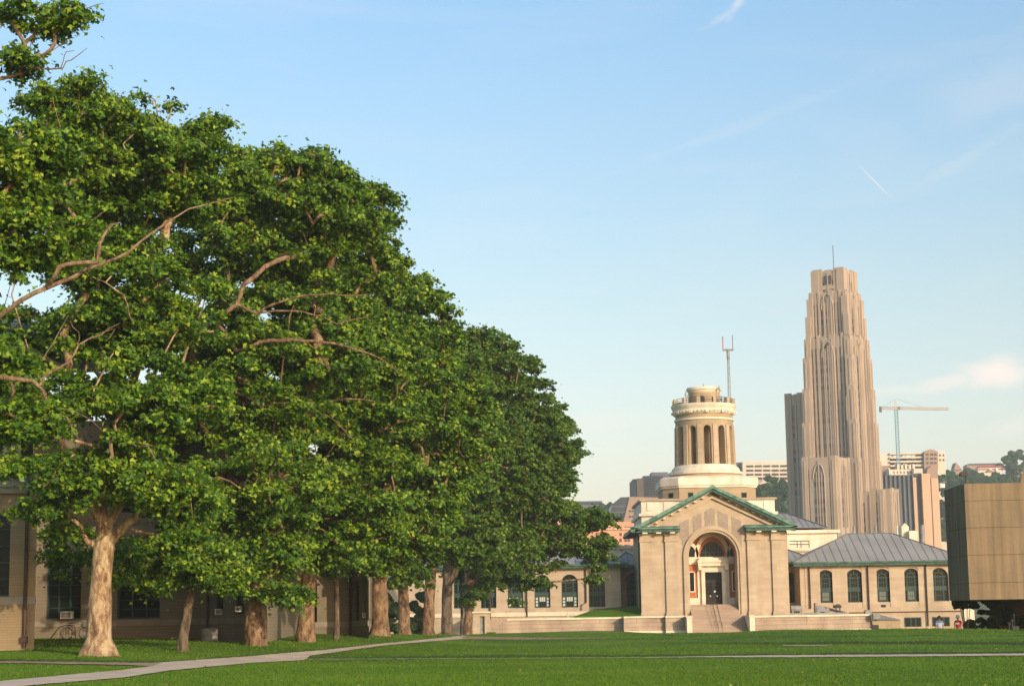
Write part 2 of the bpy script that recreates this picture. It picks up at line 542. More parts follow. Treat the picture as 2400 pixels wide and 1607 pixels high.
def leaf_mat(name, stops, trans=0.35, nscale=0.5):
    m = bpy.data.materials.new(name)
    m.use_nodes = True
    n, l = m.node_tree.nodes, m.node_tree.links
    b = n['Principled BSDF']; b.inputs['Roughness'].default_value = 0.55; b.inputs['Specular IOR Level'].default_value = 0.35
    g = n.new('ShaderNodeNewGeometry')
    t = n.new('ShaderNodeTexNoise'); t.inputs['Scale'].default_value = nscale; t.inputs['Detail'].default_value = 3
    l.new(g.outputs['Position'], t.inputs['Vector'])
    a = n.new('ShaderNodeMath'); a.operation = 'MULTIPLY_ADD'; a.inputs[1].default_value = 0.55
    l.new(g.outputs['Random Per Island'], a.inputs[0])
    s = n.new('ShaderNodeMath'); s.operation = 'MULTIPLY'; s.inputs[1].default_value = 0.55
    l.new(t.outputs['Fac'], s.inputs[0]); l.new(s.outputs[0], a.inputs[2])
    r = n.new('ShaderNodeValToRGB')
    e = r.color_ramp.elements
    e[0].position, e[0].color = stops[0][0], (*stops[0][1], 1)
    e[1].position, e[1].color = stops[-1][0], (*stops[-1][1], 1)
    for p, c in stops[1:-1]:
        k = e.new(p); k.color = (*c, 1)
    l.new(a.outputs[0], r.inputs[0])
    l.new(r.outputs[0], b.inputs['Base Color'])
    tr = n.new('ShaderNodeBsdfTranslucent')
    mx = n.new('ShaderNodeMixShader'); mx.inputs[0].default_value = trans
    hs = n.new('ShaderNodeMixRGB'); hs.blend_type = 'MULTIPLY'; hs.inputs[0].default_value = 1
    hs.inputs[2].default_value = (1.25, 1.2, 0.45, 1)
    l.new(r.outputs[0], hs.inputs[1]); l.new(hs.outputs[0], tr.inputs['Color'])
    l.new(b.outputs[0], mx.inputs[1]); l.new(tr.outputs[0], mx.inputs[2])
    l.new(mx.outputs[0], n['Material Output'].inputs['Surface'])
    return m


M['leaf'] = leaf_mat('plane_leaves', [(0.18, (0.015, 0.050, 0.004)), (0.44, (0.050, 0.130, 0.007)), (0.62, (0.115, 0.225, 0.012)), (0.76, (0.24, 0.350, 0.020)), (0.90, (0.38, 0.46, 0.04))], trans=0.30)
M['leaf_mid'] = leaf_mat('plane_leaves_far', [(0.18, (0.015, 0.052, 0.005)), (0.45, (0.048, 0.118, 0.008)), (0.68, (0.105, 0.190, 0.014)), (0.92, (0.24, 0.31, 0.03))], trans=0.30)
M['leaf_far'] = leaf_mat('far_leaves', [(0.1, (0.008, 0.042, 0.012)), (0.5, (0.018, 0.070, 0.018)), (0.95, (0.045, 0.12, 0.022))], 0.25, 0.1)
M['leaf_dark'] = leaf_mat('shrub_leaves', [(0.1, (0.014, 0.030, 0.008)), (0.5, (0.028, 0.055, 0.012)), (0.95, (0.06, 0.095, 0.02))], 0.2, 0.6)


def ground_mat():
    m = bpy.data.materials.new('lawn')
    m.use_nodes = True
    n, l = m.node_tree.nodes, m.node_tree.links
    b = n['Principled BSDF']; b.inputs['Roughness'].default_value = 0.9; b.inputs['Specular IOR Level'].default_value = 0.15
    g = n.new('ShaderNodeNewGeometry')

    def noise(scale, st, det=5):
        mp = n.new('ShaderNodeMapping'); mp.inputs['Scale'].default_value = st
        l.new(g.outputs['Position'], mp.inputs['Vector'])
        t = n.new('ShaderNodeTexNoise'); t.inputs['Scale'].default_value = scale; t.inputs['Detail'].default_value = det
        l.new(mp.outputs[0], t.inputs['Vector'])
        return t.outputs['Fac']
    r = n.new('ShaderNodeValToRGB')
    e = r.color_ramp.elements
    e[0].position = 0.32; e[0].color = (0.052, 0.122, 0.007, 1)
    e[1].position = 0.68; e[1].color = (0.150, 0.235, 0.013, 1)
    k = e.new(0.5); k.color = (0.092, 0.176, 0.009, 1)
    l.new(noise(0.22, (0.35, 0.55, 1), 7), r.inputs[0])
    r2 = n.new('ShaderNodeMapRange'); r2.inputs['From Min'].default_value = 0.3; r2.inputs['From Max'].default_value = 0.7
    r2.inputs['To Min'].default_value = 0.74; r2.inputs['To Max'].default_value = 1.22
    l.new(noise(1.1, (0.22, 1.6, 1), 7), r2.inputs['Value'])
    mx = n.new('ShaderNodeVectorMath'); mx.operation = 'SCALE'
    l.new(r.outputs[0], mx.inputs[0]); l.new(r2.outputs[0], mx.inputs['Scale'])
    l.new(mx.outputs[0], b.inputs['Base Color'])
    bp = n.new('ShaderNodeBump'); bp.inputs['Strength'].default_value = 0.5; bp.inputs['Distance'].default_value = 0.08
    l.new(noise(7, (1, 1, 1), 4), bp.inputs['Height']); l.new(bp.outputs[0], b.inputs['Normal'])
    return m


M['lawn'] = ground_mat()
M['grass'] = leaf_mat('grass_blades', [(0.2, (0.064, 0.152, 0.008)), (0.5, (0.094, 0.192, 0.010)), (0.85, (0.150, 0.240, 0.014))], 0.4, 0.12)
M['grass_dark'] = leaf_mat('rank_grass', [(0.1, (0.024, 0.055, 0.007)), (0.5, (0.038, 0.082, 0.009)), (0.95, (0.07, 0.10, 0.02))], 0.2, 0.25)

# ------------------------------------------------------------------ ground surface
_ctl = [(-300, 1614, 50), (0, 1607, 50), (600, 1607, 50), (1200, 1607, 50), (1800, 1607, 50), (2400, 1607, 50), (2700, 1604, 50),
        (0, 1527, 86), (83, 1519, 88), (230, 1535, 80), (428, 1527, 88), (300, 1495, 112), (430, 1497, 112), (601, 1511, 100),
        (714, 1503, 113), (787, 1498, 118), (887, 1488, 130), (948, 1487, 165), (1004, 1487, 175), (1049, 1486, 185), (1097, 1487, 200),
        (700, 1546, 90), (1200, 1542, 89), (1820, 1539, 82), (2400, 1535, 79), (1100, 1507, 130), (1400, 1507, 128),
        (1660, 1508, 118), (2100, 1506, 97), (2400, 1504, 94), (1180, 1484, 226), (1460, 1479, 226), (1640, 1491, 222),
        (1760, 1478, 222), (1500, 1492, 175), (1750, 1487, 150), (1900, 1476, 128), (2100, 1473, 117), (2250, 1473, 112), (2400, 1477, 108),
        (1250, 1492, 170)]
_cp, _cz = [], []
for a, b, d in _ctl:
    p = P(a, b, d); _cp.append((p.x, p.y)); _cz.append(p.z)
for x, y, z in [(22, 150, -0.1), (30, 150, -0.2), (45, 150, -0.1), (20, 235, -0.6), (45, 235, -0.8), (60, 130, 0.2), (0, 25, 0.05), (-30, 25, 0.2), (30, 25, -0.2),
                (-45, 120, 1.2), (-45, 200, 1.0), (0, 260, -0.4), (-30, 260, 0.3), (27, 131, -0.05), (33, 131, -0.05), (0, -30, 0), (-60, 50, 0.6), (60, 50, 0)]:
    _cp.append((x, y)); _cz.append(z)
_cp = np.array(_cp) / np.array([10.0, 16.0]); _cz = np.array(_cz)


def _phi(r2):
    return np.where(r2 > 1e-12, 0.5 * r2 * np.log(np.maximum(r2, 1e-12)), 0)


_n = len(_cp)
_K = _phi(((_cp[:, None] - _cp[None]) ** 2).sum(-1)) + np.eye(_n) * 0.01
_Pm = np.hstack([np.ones((_n, 1)), _cp])
_A = np.vstack([np.hstack([_K, _Pm]), np.hstack([_Pm.T, np.zeros((3, 3))])])
_sol = np.linalg.solve(_A, np.concatenate([_cz, np.zeros(3)]))


def ground_np(x, y):
    x = np.asarray(x, float); y = np.asarray(y, float)
    xs = np.clip(x, -48, 60); ys = np.clip(y, -20, 262)
    q = np.stack([xs / 10, ys / 16], -1)
    sh = q.shape[:-1]
    q = q.reshape(-1, 2)
    r2 = ((q[:, None] - _cp[None]) ** 2).sum(-1)
    z = _phi(r2) @ _sol[:_n] + _sol[_n] + q @ _sol[_n + 1:]
    z = np.clip(z.reshape(sh), -1.2, 1.6)
    far = np.clip((y - 262) / 250, 0, 1)
    return z * (1 - far) - 14 * far


def gz(x, y): return float(ground_np(np.array([x]), np.array([y]))[0])


def ground_hit(px, py):
    """where the photo ray meets the lawn (first hit)"""
    d = np.arange(40, 235, 0.25)
    v = RM @ Vector(((px - 1200) / F_PX, -(py - 803.5) / F_PX, -1))
    X = v.x / v.y * d; Z = EYE + v.z / v.y * d
    g = ground_np(X, d)
    k = np.argmax(Z <= g)
    if not (Z <= g).any(): k = len(d) - 1
    return Vector((X[k], d[k], float(g[k])))


def np_mesh(name, verts, faces, k, mat):
    me = bpy.data.meshes.new(name)
    nv, nf = len(verts), len(faces)
    me.vertices.add(nv); me.vertices.foreach_set('co', np.ascontiguousarray(verts, np.float32).ravel())
    me.loops.add(nf * k); me.loops.foreach_set('vertex_index', np.ascontiguousarray(faces, np.int32).ravel())
    me.polygons.add(nf)
    me.polygons.foreach_set('loop_start', np.arange(0, nf * k, k, dtype=np.int32))
    me.update(calc_edges=True)
    me.materials.append(mat)
    return me


def build_ground():
    ys = np.concatenate([[-400, -200, -100], np.arange(-20, 150, 0.8), np.arange(150, 262, 1.5), [270, 300, 350, 420, 512, 700, 1000, 1500, 2500]])
    xs = np.concatenate([[-1500, -800, -400, -200, -100, -60], np.arange(-50, 62, 1.0), [75, 100, 200, 400, 800, 1500]])
    X, Y = np.meshgrid(xs, ys)
    Z = ground_np(X, Y)
    V = np.stack([X, Y, Z], -1).reshape(-1, 3)
    nx, ny = len(xs), len(ys)
    i = np.arange(nx - 1)[None] + np.arange(ny - 1)[:, None] * nx
    Fc = np.stack([i, i + 1, i + nx + 1, i + nx], -1).reshape(-1, 4)
    me = np_mesh('ground', V, Fc, 4, M['lawn'])
    me.polygons.foreach_set('use_smooth', [True] * len(me.polygons))
    o = bpy.data.objects.new('ground', me); col.objects.link(o); o['kind'] = 'structure'


build_ground()


def lerp_poly(poly, x):
    xs = [p[0] for p in poly]; return float(np.interp(x, xs, [p[1] for p in poly]))


def strip_mesh(name, up, lo, mat, off, n=160, wob=0.0):
    mb = MB()
    x0 = max(up[0][0], lo[0][0]); x1 = min(up[-1][0], lo[-1][0])
    rows = []
    for i in range(n + 1):
        x = x0 + (x1 - x0) * i / n
        a = ground_hit(x, lerp_poly(up, x) + random.uniform(-wob, wob)); b = ground_hit(x, lerp_poly(lo, x) + random.uniform(-wob, wob))
        row = []
        for t in (0, 0.33, 0.66, 1):
            p = b.lerp(a, t); row.append((p.x, p.y, gz(p.x, p.y) + off))
        rows.append(row)
    vs = [p for r in rows for p in r]
    fs = [(i * 4 + j, (i + 1) * 4 + j, (i + 1) * 4 + j + 1, i * 4 + j + 1) for i in range(n) for j in range(3)]
    mb.add(vs, fs)
    return single(mb, name, mat, rows[0][0], kind='structure')


strip_mesh('path', [(-100, 1608), (0, 1598), (169, 1582), (280, 1572), (359, 1562), (380, 1553), (564, 1540), (758, 1524), (897, 1508), (974, 1501), (1091, 1489)],
           [(-100, 1622), (102, 1605), (282, 1590), (400, 1572), (589, 1554), (717, 1547), (722, 1538), (897, 1513), (1010, 1503), (1091, 1497)], M['path'], 0.035)
strip_mesh('side_path', [(-100, 1547), (0, 1550), (340, 1554), (420, 1552)], [(-100, 1551), (0, 1554), (300, 1559), (372, 1564), (420, 1562)], M['path_brown'], 0.03, 60, 0.4)
strip_mesh('cross_path', [(700, 1545.2), (1200, 1542.6), (1500, 1541), (1700, 1537.8), (1820, 1536), (2100, 1534.6), (2500, 1531.5)],
           [(700, 1546), (1200, 1543.2), (1700, 1540.6), (1820, 1541), (2100, 1539), (2500, 1536)], M['path'], 0.035, 200, 0.25)
strip_mesh('far_path', [(1060, 1489), (1130, 1492), (1330, 1495), (1420, 1496)], [(1060, 1498), (1130, 1498.5), (1240, 1499), (1420, 1497)], M['path_brown'], 0.03, 50)
strip_mesh('walkway', [(2300, 1472), (2360, 1470), (2500, 1470)], [(2300, 1473), (2345, 1474), (2400, 1478), (2500, 1486)], M['metal'], 0.04, 40)
strip_mesh('paving_slab', [(1835, 1512.4), (1940, 1512.4)], [(1835, 1514.2), (1940, 1513.6)], M['path'], 0.04, 20)
# worn earth showing at the mown edges of the cuts across the lawn
for up, lo in [([(1900, 1531), (2150, 1528), (2500, 1527)], [(1900, 1534.5), (2000, 1534.8), (2500, 1531.2)]),
               ([(1900, 1505.5), (2260, 1505), (2500, 1507)], [(1900, 1508), (2260, 1509), (2500, 1511)])]:
    strip_mesh('soil_edge', up, lo, M['soil'], 0.02, 220, 0.6)


def leaf_quads(c, nrm, size, shape='quad', rg=rng):
    """c (n,3) centres, nrm (n,3) normals -> verts, faces"""
    n = len(c)
    nrm = nrm / np.linalg.norm(nrm, axis=1, keepdims=True)
    a = rg.normal(size=(n, 3))
    u = np.cross(nrm, a); u /= np.linalg.norm(u, axis=1, keepdims=True) + 1e-9
    w = np.cross(nrm, u)
    s = size[:, None]
    if shape == 'quad':
        pts = [(-0.5, -0.1, 0), (0, -0.5, 0.08), (0.5, -0.05, 0), (0.0, 0.62, -0.1)]
    elif shape == 'palm':   # broad lobed plane leaf
        pts = [(0, -0.45, 0), (0.30, -0.30, 0.02), (0.62, 0.05, -0.08), (0.22, 0.12, 0.05), (0.0, 0.68, -0.10), (-0.22, 0.12, 0.05), (-0.62, 0.05, -0.08), (-0.30, -0.30, 0.02)]
    else:
        pts = shape
    k = len(pts)
    V = np.empty((n, k, 3))
    for i, (x, y, z) in enumerate(pts):
        V[:, i] = c + s * (u * x + w * y + nrm * z)
    return V.reshape(-1, 3), np.arange(n * k).reshape(n, k), k


def bezier(p0, p1, p2, n):
    t = np.linspace(0, 1, n)[:, None]
    return (1 - t) ** 2 * p0 + 2 * t * (1 - t) * p1 + t ** 2 * p2


def make_tree(name, label, cat, base, tr, forks, ells, nclump, nleaf, lsize, bark, leafm, seed, shape='quad', clump_r=(0.9, 1.6),
              limbs=(), group=None, trunk_top=None, lean=(0, 0), keep=None, flare=1.35, crown_bias=0.5, tuft=1.0, rmax=None, gap=0.8):
    """ells: list of (centre xyz, radii xyz, weight) in world space; forks: list of (direction, length) for main limbs"""
    rg = np.random.default_rng(seed)
    base = np.array(base, float)
    root = thing(name, label, cat, tuple(base), group)
    # clump centres
    cs = []
    wts = np.array([e[2] * (e[1][0] * e[1][1] + e[1][0] * e[1][2] + e[1][1] * e[1][2]) for e in ells]); wts = wts / wts.sum()
    tries = 0
    while len(cs) < nclump and tries < nclump * 60:
        tries += 1
        e = ells[rg.choice(len(ells), p=wts)]
        d = rg.normal(size=3); d /= np.linalg.norm(d)
        rho = 1 - crown_bias * 0.72 * rg.random() ** 1.6
        cr_ = rg.uniform(*clump_r)
        if rg.random() < 0.28: rho *= rg.uniform(1.0, 1.16); cr_ *= 0.55
        rad = np.array(e[1]) - cr_ * 0.75
        rad = np.maximum(rad, 0.3)
        p = np.array(e[0]) + d * rad * rho
        inside = False
        for e2 in ells:
            if e2 is e: continue
            q = (p - np.array(e2[0])) / np.array(e2[1])
            if (q * q).sum() < 0.45: inside = True
        if inside and rg.random() < 0.75: continue
        if keep is not None and not keep(p): continue
        if any((((p - c[0]) * np.array([1, 1, 1.7])) ** 2).sum() < (0.62 * (cr_ + c[1])) ** 2 * gap for c in cs): continue
        cs.append((p, cr_))
    # skeleton
    nodes = [base.copy()]; parent = [-1]; load = [0.0]

    def chain(start, pts):
        prev = start
        for p in pts:
            nodes.append(np.array(p, float)); parent.append(prev); load.append(0.0); prev = len(nodes) - 1
        return prev
    h = trunk_top
    nseg = max(4, int(h / 0.7))
    tp = []
    for i in range(1, nseg + 1):
        t = i / nseg
        w = 0.10 * math.sin(3.1 * t + seed)
        tp.append(base + np.array([lean[0] * t + w * 0.8, lean[1] * t, h * t]))
    top = chain(0, tp)
    trunk_n = len(nodes)
    for (frac, d, ln, rise) in forks:
        st = min(trunk_n - 1, max(1, int(round(frac * nseg))))
        d = np.array(d, float); d /= np.linalg.norm(d)
        p0 = nodes[st]; p2 = p0 + d * ln; p1 = p0 + d * ln * 0.45 + np.array([0, 0, -rise * ln])
        m_ = max(5, int(ln / 0.9))
        pts = bezier(p0, p1, p2, m_)[1:]
        pts = pts + rg.normal(size=pts.shape) * 0.10
        chain(st, pts)
    lim_end = len(nodes)
    fixed = {}
    for lb in limbs:
        pts = [np.array(q) for q in lb[0]]
        arr = np.array(nodes)
        st = int(np.argmin(((arr[min(trunk_n - 1, 4):] - pts[0]) ** 2).sum(1))) + min(trunk_n - 1, 4)
        dense = []
        full = [nodes[st]] + pts
        for a, b in zip(full[:-1], full[1:]):
            m_ = max(2, int(np.linalg.norm(b - a) / 0.7))
            for t in np.linspace(0, 1, m_ + 1)[1:]:
                dense.append(a + (b - a) * t + rg.normal(size=3) * 0.035)
        s0 = len(nodes)
        chain(st, dense)
        for k, i in enumerate(range(s0, len(nodes))):
            fixed[i] = lb[1] + (lb[2] - lb[1]) * k / max(1, len(dense) - 1)
    order = sorted(range(len(cs)), key=lambda i: np.linalg.norm(cs[i][0] - nodes[top]))
    for i in order:
        p, cr_ = cs[i]
        arr = np.array(nodes)
        dist = np.linalg.norm(arr - p, axis=1)
        rd = np.linalg.norm(arr - nodes[top], axis=1)
        cost = dist + 0.25 * rd + np.where(arr[:, 2] > p[2] + 0.5, 2.0, 0) + np.where(np.arange(len(arr)) < trunk_n - 1, 3.0, 0)
        st = int(np.argmin(cost))
        p0 = arr[st]; L = np.linalg.norm(p - p0)
        mid = (p0 + p) / 2 + np.array([0, 0, 0.10 * L]) + rg.normal(size=3) * 0.10 * L
        m_ = max(3, int(L / 0.8) + 1)
        e_ = chain(st, bezier(p0, mid, p, m_)[1:])
        load[e_] += 1
        for _ in range(3):
            q = p + rg.normal(size=3) * cr_ * 0.45
            e2 = chain(e_, [(p + q) / 2 + rg.normal(size=3) * 0.08, q])
            load[e2] += 0.15
    ld = list(load)
    for i in range(len(nodes) - 1, 0, -1): ld[parent[i]] += ld[i]
    tot = max(ld[0], 1)
    rad = [tr * (max(v, 0.12) / tot) ** 0.47 for v in ld]
    if rmax: rad = [min(r_, rmax) if k >= trunk_n else r_ for k, r_ in enumerate(rad)]
    for i, v in fixed.items(): rad[i] = max(v, rad[i] * 0.8)
    for i in range(trunk_n):
        hh = nodes[i][2] - base[2]
        rad[i] = tr * (1 - 0.22 * hh / h) * (1 + (flare - 1) * math.exp(-hh / 0.55)) * (1 + 0.05 * math.sin(hh * 2.3 + seed))
    kids = {}
    for i in range(1, len(nodes)): kids.setdefault(parent[i], []).append(i)
    V, Fc = [], []

    def tube_np(idx, rr, ns):
        pts = [nodes[i] for i in idx]
        m = len(pts); o = len(V)
        uref = None
        for k in range(m):
            d = pts[min(k + 1, m - 1)] - pts[max(k - 1, 0)]
            d = d / (np.linalg.norm(d) + 1e-9)
            if uref is None:
                a = np.array([0, 0, 1.0]) if abs(d[2]) < 0.9 else np.array([1.0, 0, 0]); uref = np.cross(d, a)
            u = uref - d * np.dot(uref, d); u /= np.linalg.norm(u) + 1e-9; uref = u
            w = np.cross(d, u)
            for i in range(ns):
                t = 2 * math.pi * i / ns
                lump = 1.0
                if ns > 12:
                    hh = pts[k][2] - base[2]
                    lump = 1 + 0.16 * math.exp(-hh / 0.5) * math.sin(5 * t + seed) + 0.045 * math.sin(3 * t + hh * 1.3 + seed) + 0.03 * math.sin(7 * t - hh * 3.1)
                V.append(pts[k] + (u * math.cos(t) + w * math.sin(t)) * rr[k] * lump)
        for k in range(m - 1):
            for i in range(ns):
                j = (i + 1) % ns
                Fc.append((o + k * ns + i, o + k * ns + j, o + (k + 1) * ns + j, o + (k + 1) * ns + i))
    # trunk rows: add finer rows near the base
    tube_np(list(range(0, trunk_n)), rad[:trunk_n], 20)
    stack = []
    for i in range(trunk_n):
        for c_ in kids.get(i, []):
            if c_ >= trunk_n: stack.append((i, c_))
    while stack:
        a, c_ = stack.pop()
        idx = [a, c_]; r0 = rad[c_]
        rr = [min(rad[a], r0 * 1.15), r0]
        cur = c_
        while True:
            ks = kids.get(cur, [])
            if not ks: break
            ks = sorted(ks, key=lambda q: -rad[q] + (0 if q in fixed else 0.0))
            for q in ks[1:]: stack.append((cur, q))
            cur = ks[0]; idx.append(cur); rr.append(min(rad[cur], rr[-1]))
        rr[-1] *= 0.5
        tube_np(idx, rr, 10 if rr[0] > 0.12 else (6 if rr[0] > 0.05 else 4))
    V = np.array(V) - base
    me = np_mesh('trunk', V, np.array(Fc), 4, bark)
    me.polygons.foreach_set('use_smooth', [True] * len(me.polygons))
    o = bpy.data.objects.new('trunk', me); col.objects.link(o); o.parent = root
    # leaves
    cc = np.array([e_ for e_, _ in cs]); rr_ = np.array([v for _, v in cs])
    wt = rr_ ** 2; wt = wt / wt.sum()
    which = rg.choice(len(cc), size=nleaf, p=wt)
    d = rg.normal(size=(nleaf, 3)); d /= np.linalg.norm(d, axis=1, keepdims=True)
    rho = rg.random(nleaf) ** 0.45
    # many small tufts, each a loose spray on a twig end, leave dark gaps between them
    nt = 14
    tdir = rg.normal(size=(len(cc), nt, 3)); tdir /= np.linalg.norm(tdir, axis=2, keepdims=True)
    tlen = rg.uniform(0.25, 1.15, (len(cc), nt)); trad = rg.uniform(0.16, 0.36, (len(cc), nt)) * tuft
    tk = rg.integers(0, nt, nleaf)
    sub = tdir[which, tk] * (rr_[which] * tlen[which, tk])[:, None] * np.array([1.15, 1.15, 0.42])
    off = sub + rg.normal(size=(nleaf, 3)) * (trad[which, tk] * 0.62)[:, None] * np.array([1.15, 1.15, 0.6])
    off[:, 2] -= 0.16 * (off[:, 0] ** 2 + off[:, 1] ** 2) / rr_[which]      # sprays droop at their ends
    off += (rg.random(nleaf) < 0.1)[:, None] * rg.normal(size=(nleaf, 3)) * 0.25
    pos = cc[which] + off
    nrm = sub / (rr_[which][:, None]) * 0.5 + np.array([0.12, -0.22, 0.7]) + rg.normal(size=(nleaf, 3)) * 0.6
    size = lsize * rg.uniform(0.6, 1.25, nleaf)
    Vl, Fl, k = leaf_quads(pos - base, nrm, size, shape, rg)
    me = np_mesh('crown', Vl, Fl, k, leafm)
    o = bpy.data.objects.new('crown', me); col.objects.link(o); o.parent = root
    return root


def E(cx, cy, rx, ry, D, dd=0.0, rd=None, w=1.0):
    """crown lobe: centre pixel, pixel radii, tree depth, depth offset, depth radius (m)"""
    p = P(cx, cy, D + dd)
    mx, mz = rx * (D + dd) / F_PX, ry * (D + dd) / F_PX
    return (tuple(p), (mx, rd or max(mx, 3.0) * 0.9, mz), w)


def gpt(px, D, py=1480):
    x = PX(px, py, D); return (x, D, gz(x, D) - 0.08)


def L(pts, D, r0, r1):
    """limb through real points at given depths"""
    return ([tuple(P(a, b, D + c)) for a, b, c in pts], r0, r1)

# ------------------------------------------------------------------ the domed hall with its portico
DH = 229.0
ZL = lambda py, px=1675, D=DH: PZ(px, py, D)
XL = lambda px, py=1340, D=DH: PX(px, py, D)
hall = thing('domed_hall', 'cream stone hall with gabled arched portico, green copper roof edge and round arcaded tower', 'building', (XL(1672), DH, gz(XL(1672), DH)))


def arch_window(parent, xa, xb, zb, zt, y, arched=True, panes='dark', name='window', spandrel=True):
    """recessed window: green frame and mullions, glass behind"""
    mb = MB(); w = xb - xa; r = w / 2; t = 0.11
    zs = zt - r if arched else zt
    mb.box(xa, xa + t, y, y + 0.16, zb, zs); mb.box(xb - t, xb, y, y + 0.16, zb, zs)
    mb.box(xa + t, xb - t, y, y + 0.16, zb, zb + 0.12)
    if arched:
        ring_y(mb, (xa + xb) / 2, zs, r - t, r, y, y + 0.16, 16)
        ring_y(mb, (xa + xb) / 2, zs, r * 0.42, r * 0.42 + 0.09, y + 0.02, y + 0.14, 12)
        mb.box(xa + t, xb - t, y + 0.01, y + 0.15, zs - 0.07, zs + 0.07)
        for k in (45, 90, 135):
            a = math.radians(k); c, s = math.cos(a), math.sin(a); cx = (xa + xb) / 2
            p0 = (cx + c * r * 0.5, zs + s * r * 0.5); p1 = (cx + c * (r - t), zs + s * (r - t)); q = 0.035
            mb.prism_y([(p0[0] + s * q, p0[1] - c * q), (p1[0] + s * q, p1[1] - c * q), (p1[0] - s * q, p1[1] + c * q), (p0[0] - s * q, p0[1] + c * q)], y + 0.03, y + 0.12)
    else:
        mb.box(xa + t, xb - t, y, y + 0.16, zs - 0.12, zs)
    m1, m2 = xa + w * 0.27, xb - w * 0.27
    mb.box(m1 - 0.07, m1 + 0.07, y + 0.01, y + 0.15, zb + 0.12, zs - 0.07 if arched else zs - 0.12)
    mb.box(m2 - 0.07, m2 + 0.07, y + 0.01, y + 0.15, zb + 0.12, zs - 0.07 if arched else zs - 0.12)
    zlo, zhi = zb + 0.12, zs - 0.07
    if spandrel and arched:
        za, zc = zb + (zs - zb) * 0.44, zb + (zs - zb) * 0.62
        mb.box(xa + t, xb - t, y + 0.02, y + 0.13, za, zc)
        spans = [(zlo, za), (zc, zhi)]
    else:
        spans = [(zlo, zhi)]
    for (a, b) in spans:
        mz = (a + b) / 2
        mb.box(m1 + 0.07, m2 - 0.07, y + 0.05, y + 0.11, mz - 0.04, mz + 0.04)
        for xx in (m1 + (m2 - m1) * 0.36, m1 + (m2 - m1) * 0.64):
            mb.box(xx - 0.018, xx + 0.018, y + 0.07, y + 0.10, a, b)
        for (u, v) in ((xa + t, m1 - 0.07), (m2 + 0.07, xb - t)):
            for k in (0.33, 0.66):
                mb.box(u, v, y + 0.07, y + 0.10, a + (b - a) * k - 0.02, a + (b - a) * k + 0.02)
    o = part(mb, name, M['green_frame'], parent)
    g = MB().prism_y(arch_poly(xa + 0.02, xb - 0.02, zb + 0.02, zt - 0.02, arched=arched), y + 0.12, y + 0.2)
    part(g, 'pane', M['glass'], o)
    if panes != 'dark':
        (a, b) = spans[0]
        k = MB()
        if panes in ('blind', 'lit'):
            k.box(m1 + 0.1, m2 - 0.1, y + 0.105, y + 0.13, a + (b - a) * (0.5 if panes == 'lit' else 0.1), b - 0.05)
        if panes == 'lit':
            for (u, v) in ((xa + t + .04, m1 - 0.1), (m2 + 0.1, xb - t - .04)):
                for j in range(3):
                    zz = a + (b - a) * (0.05 + 0.32 * j); k.box(u, v, y + 0.105, y + 0.13, zz, zz + (b - a) * 0.24)
        part(k, 'blind', M['glass_white'] if panes == 'lit' else M['glass_pale'], o)
    return o


# portico front wall with the great arch
x0, x1 = XL(1503), XL(1848)
zbase = ZL(1443); zs_c = ZL(1237)
cxa = XL(1672); rA = (XL(1729) - XL(1615.5)) / 2; ztA = ZL(1246)
mb = MB()
wall_open(mb, x0, x1, zbase - 1.5, zs_c, DH, 1.6, [(cxa - rA, cxa + rA, zbase - 1.5, ztA, True)], seg=28)
part(mb, 'portico_wall', M['stone'], hall)
for xs_ in (x0, x1):
    mb = MB().box(xs_ - (0 if xs_ == x0 else .02), xs_ + (.02 if xs_ == x0 else 0), DH + 0.01, DH + 14, zbase - 1.5, zs_c)
    part(mb, 'side_wall', M['stone_dark'], hall)  # darker stone stands in for the shade on the flank walls
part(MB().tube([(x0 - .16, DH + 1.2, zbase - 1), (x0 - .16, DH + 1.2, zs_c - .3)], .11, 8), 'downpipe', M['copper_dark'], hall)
# archivolt: two stepped rings with jambs
ra1 = rA + (XL(1615.5) - XL(1602.6))
for k, (r0, r1, dy) in enumerate([(rA, rA + 0.28, 0.14), (rA + 0.28, ra1, 0.32)]):
    mb = MB(); zz = ztA - rA
    ring_y(mb, cxa, zz, r0, r1, DH - dy, DH - 0.003, 40)
    mb.box(cxa - r1, cxa - r0, DH - dy, DH - 0.003, zbase, zz); mb.box(cxa + r0, cxa + r1, DH - dy, DH - 0.003, zbase, zz)
    part(mb, 'archivolt', M['stone'], hall)
# pilasters and capitals
zcap0, zcap1 = ZL(1267), ZL(1251)
for a, b in [(1503, 1529), (1560, 1588), (1752.5, 1782), (1810, 1840)]:
    mb = MB(); xa, xb = XL(a), XL(b)
    if a == 1503: xa -= 0.1
    mb.box(xa, xb, DH - 0.28, DH - 0.003, zbase, zcap0)
    mb.box(xa - 0.1, xb + 0.1, DH - 0.42, DH - 0.003, zcap0, zcap0 + 0.22)
    mb.box(xa - 0.04, xb + 0.04, DH - 0.33, DH - 0.003, zcap0 + 0.22, zcap1)
    mb.box(xa - 0.16, xb + 0.16, DH - 0.5, DH - 0.003, zcap1, zcap1 + 0.16)
    mb.box(xa - 0.08, xb + 0.08, DH - 0.36, DH - 0.003, zbase, zbase + 0.5)
    part(mb, 'pilaster', M['stone'], hall)
for a, b in [(1503, 1589), (1752, 1842)]:
    mb = MB().box(XL(a), XL(b), DH - 0.3, DH - 0.004, zcap1 + 0.16, ZL(1243.5))
    part(mb, 'frieze', M['stone'], hall)
mb = MB().box(XL(1767), XL(1775), DH - 0.05, DH - 0.003, ZL(1427), ZL(1422))
part(mb, 'wall_vent', M['metal_dark'], hall)
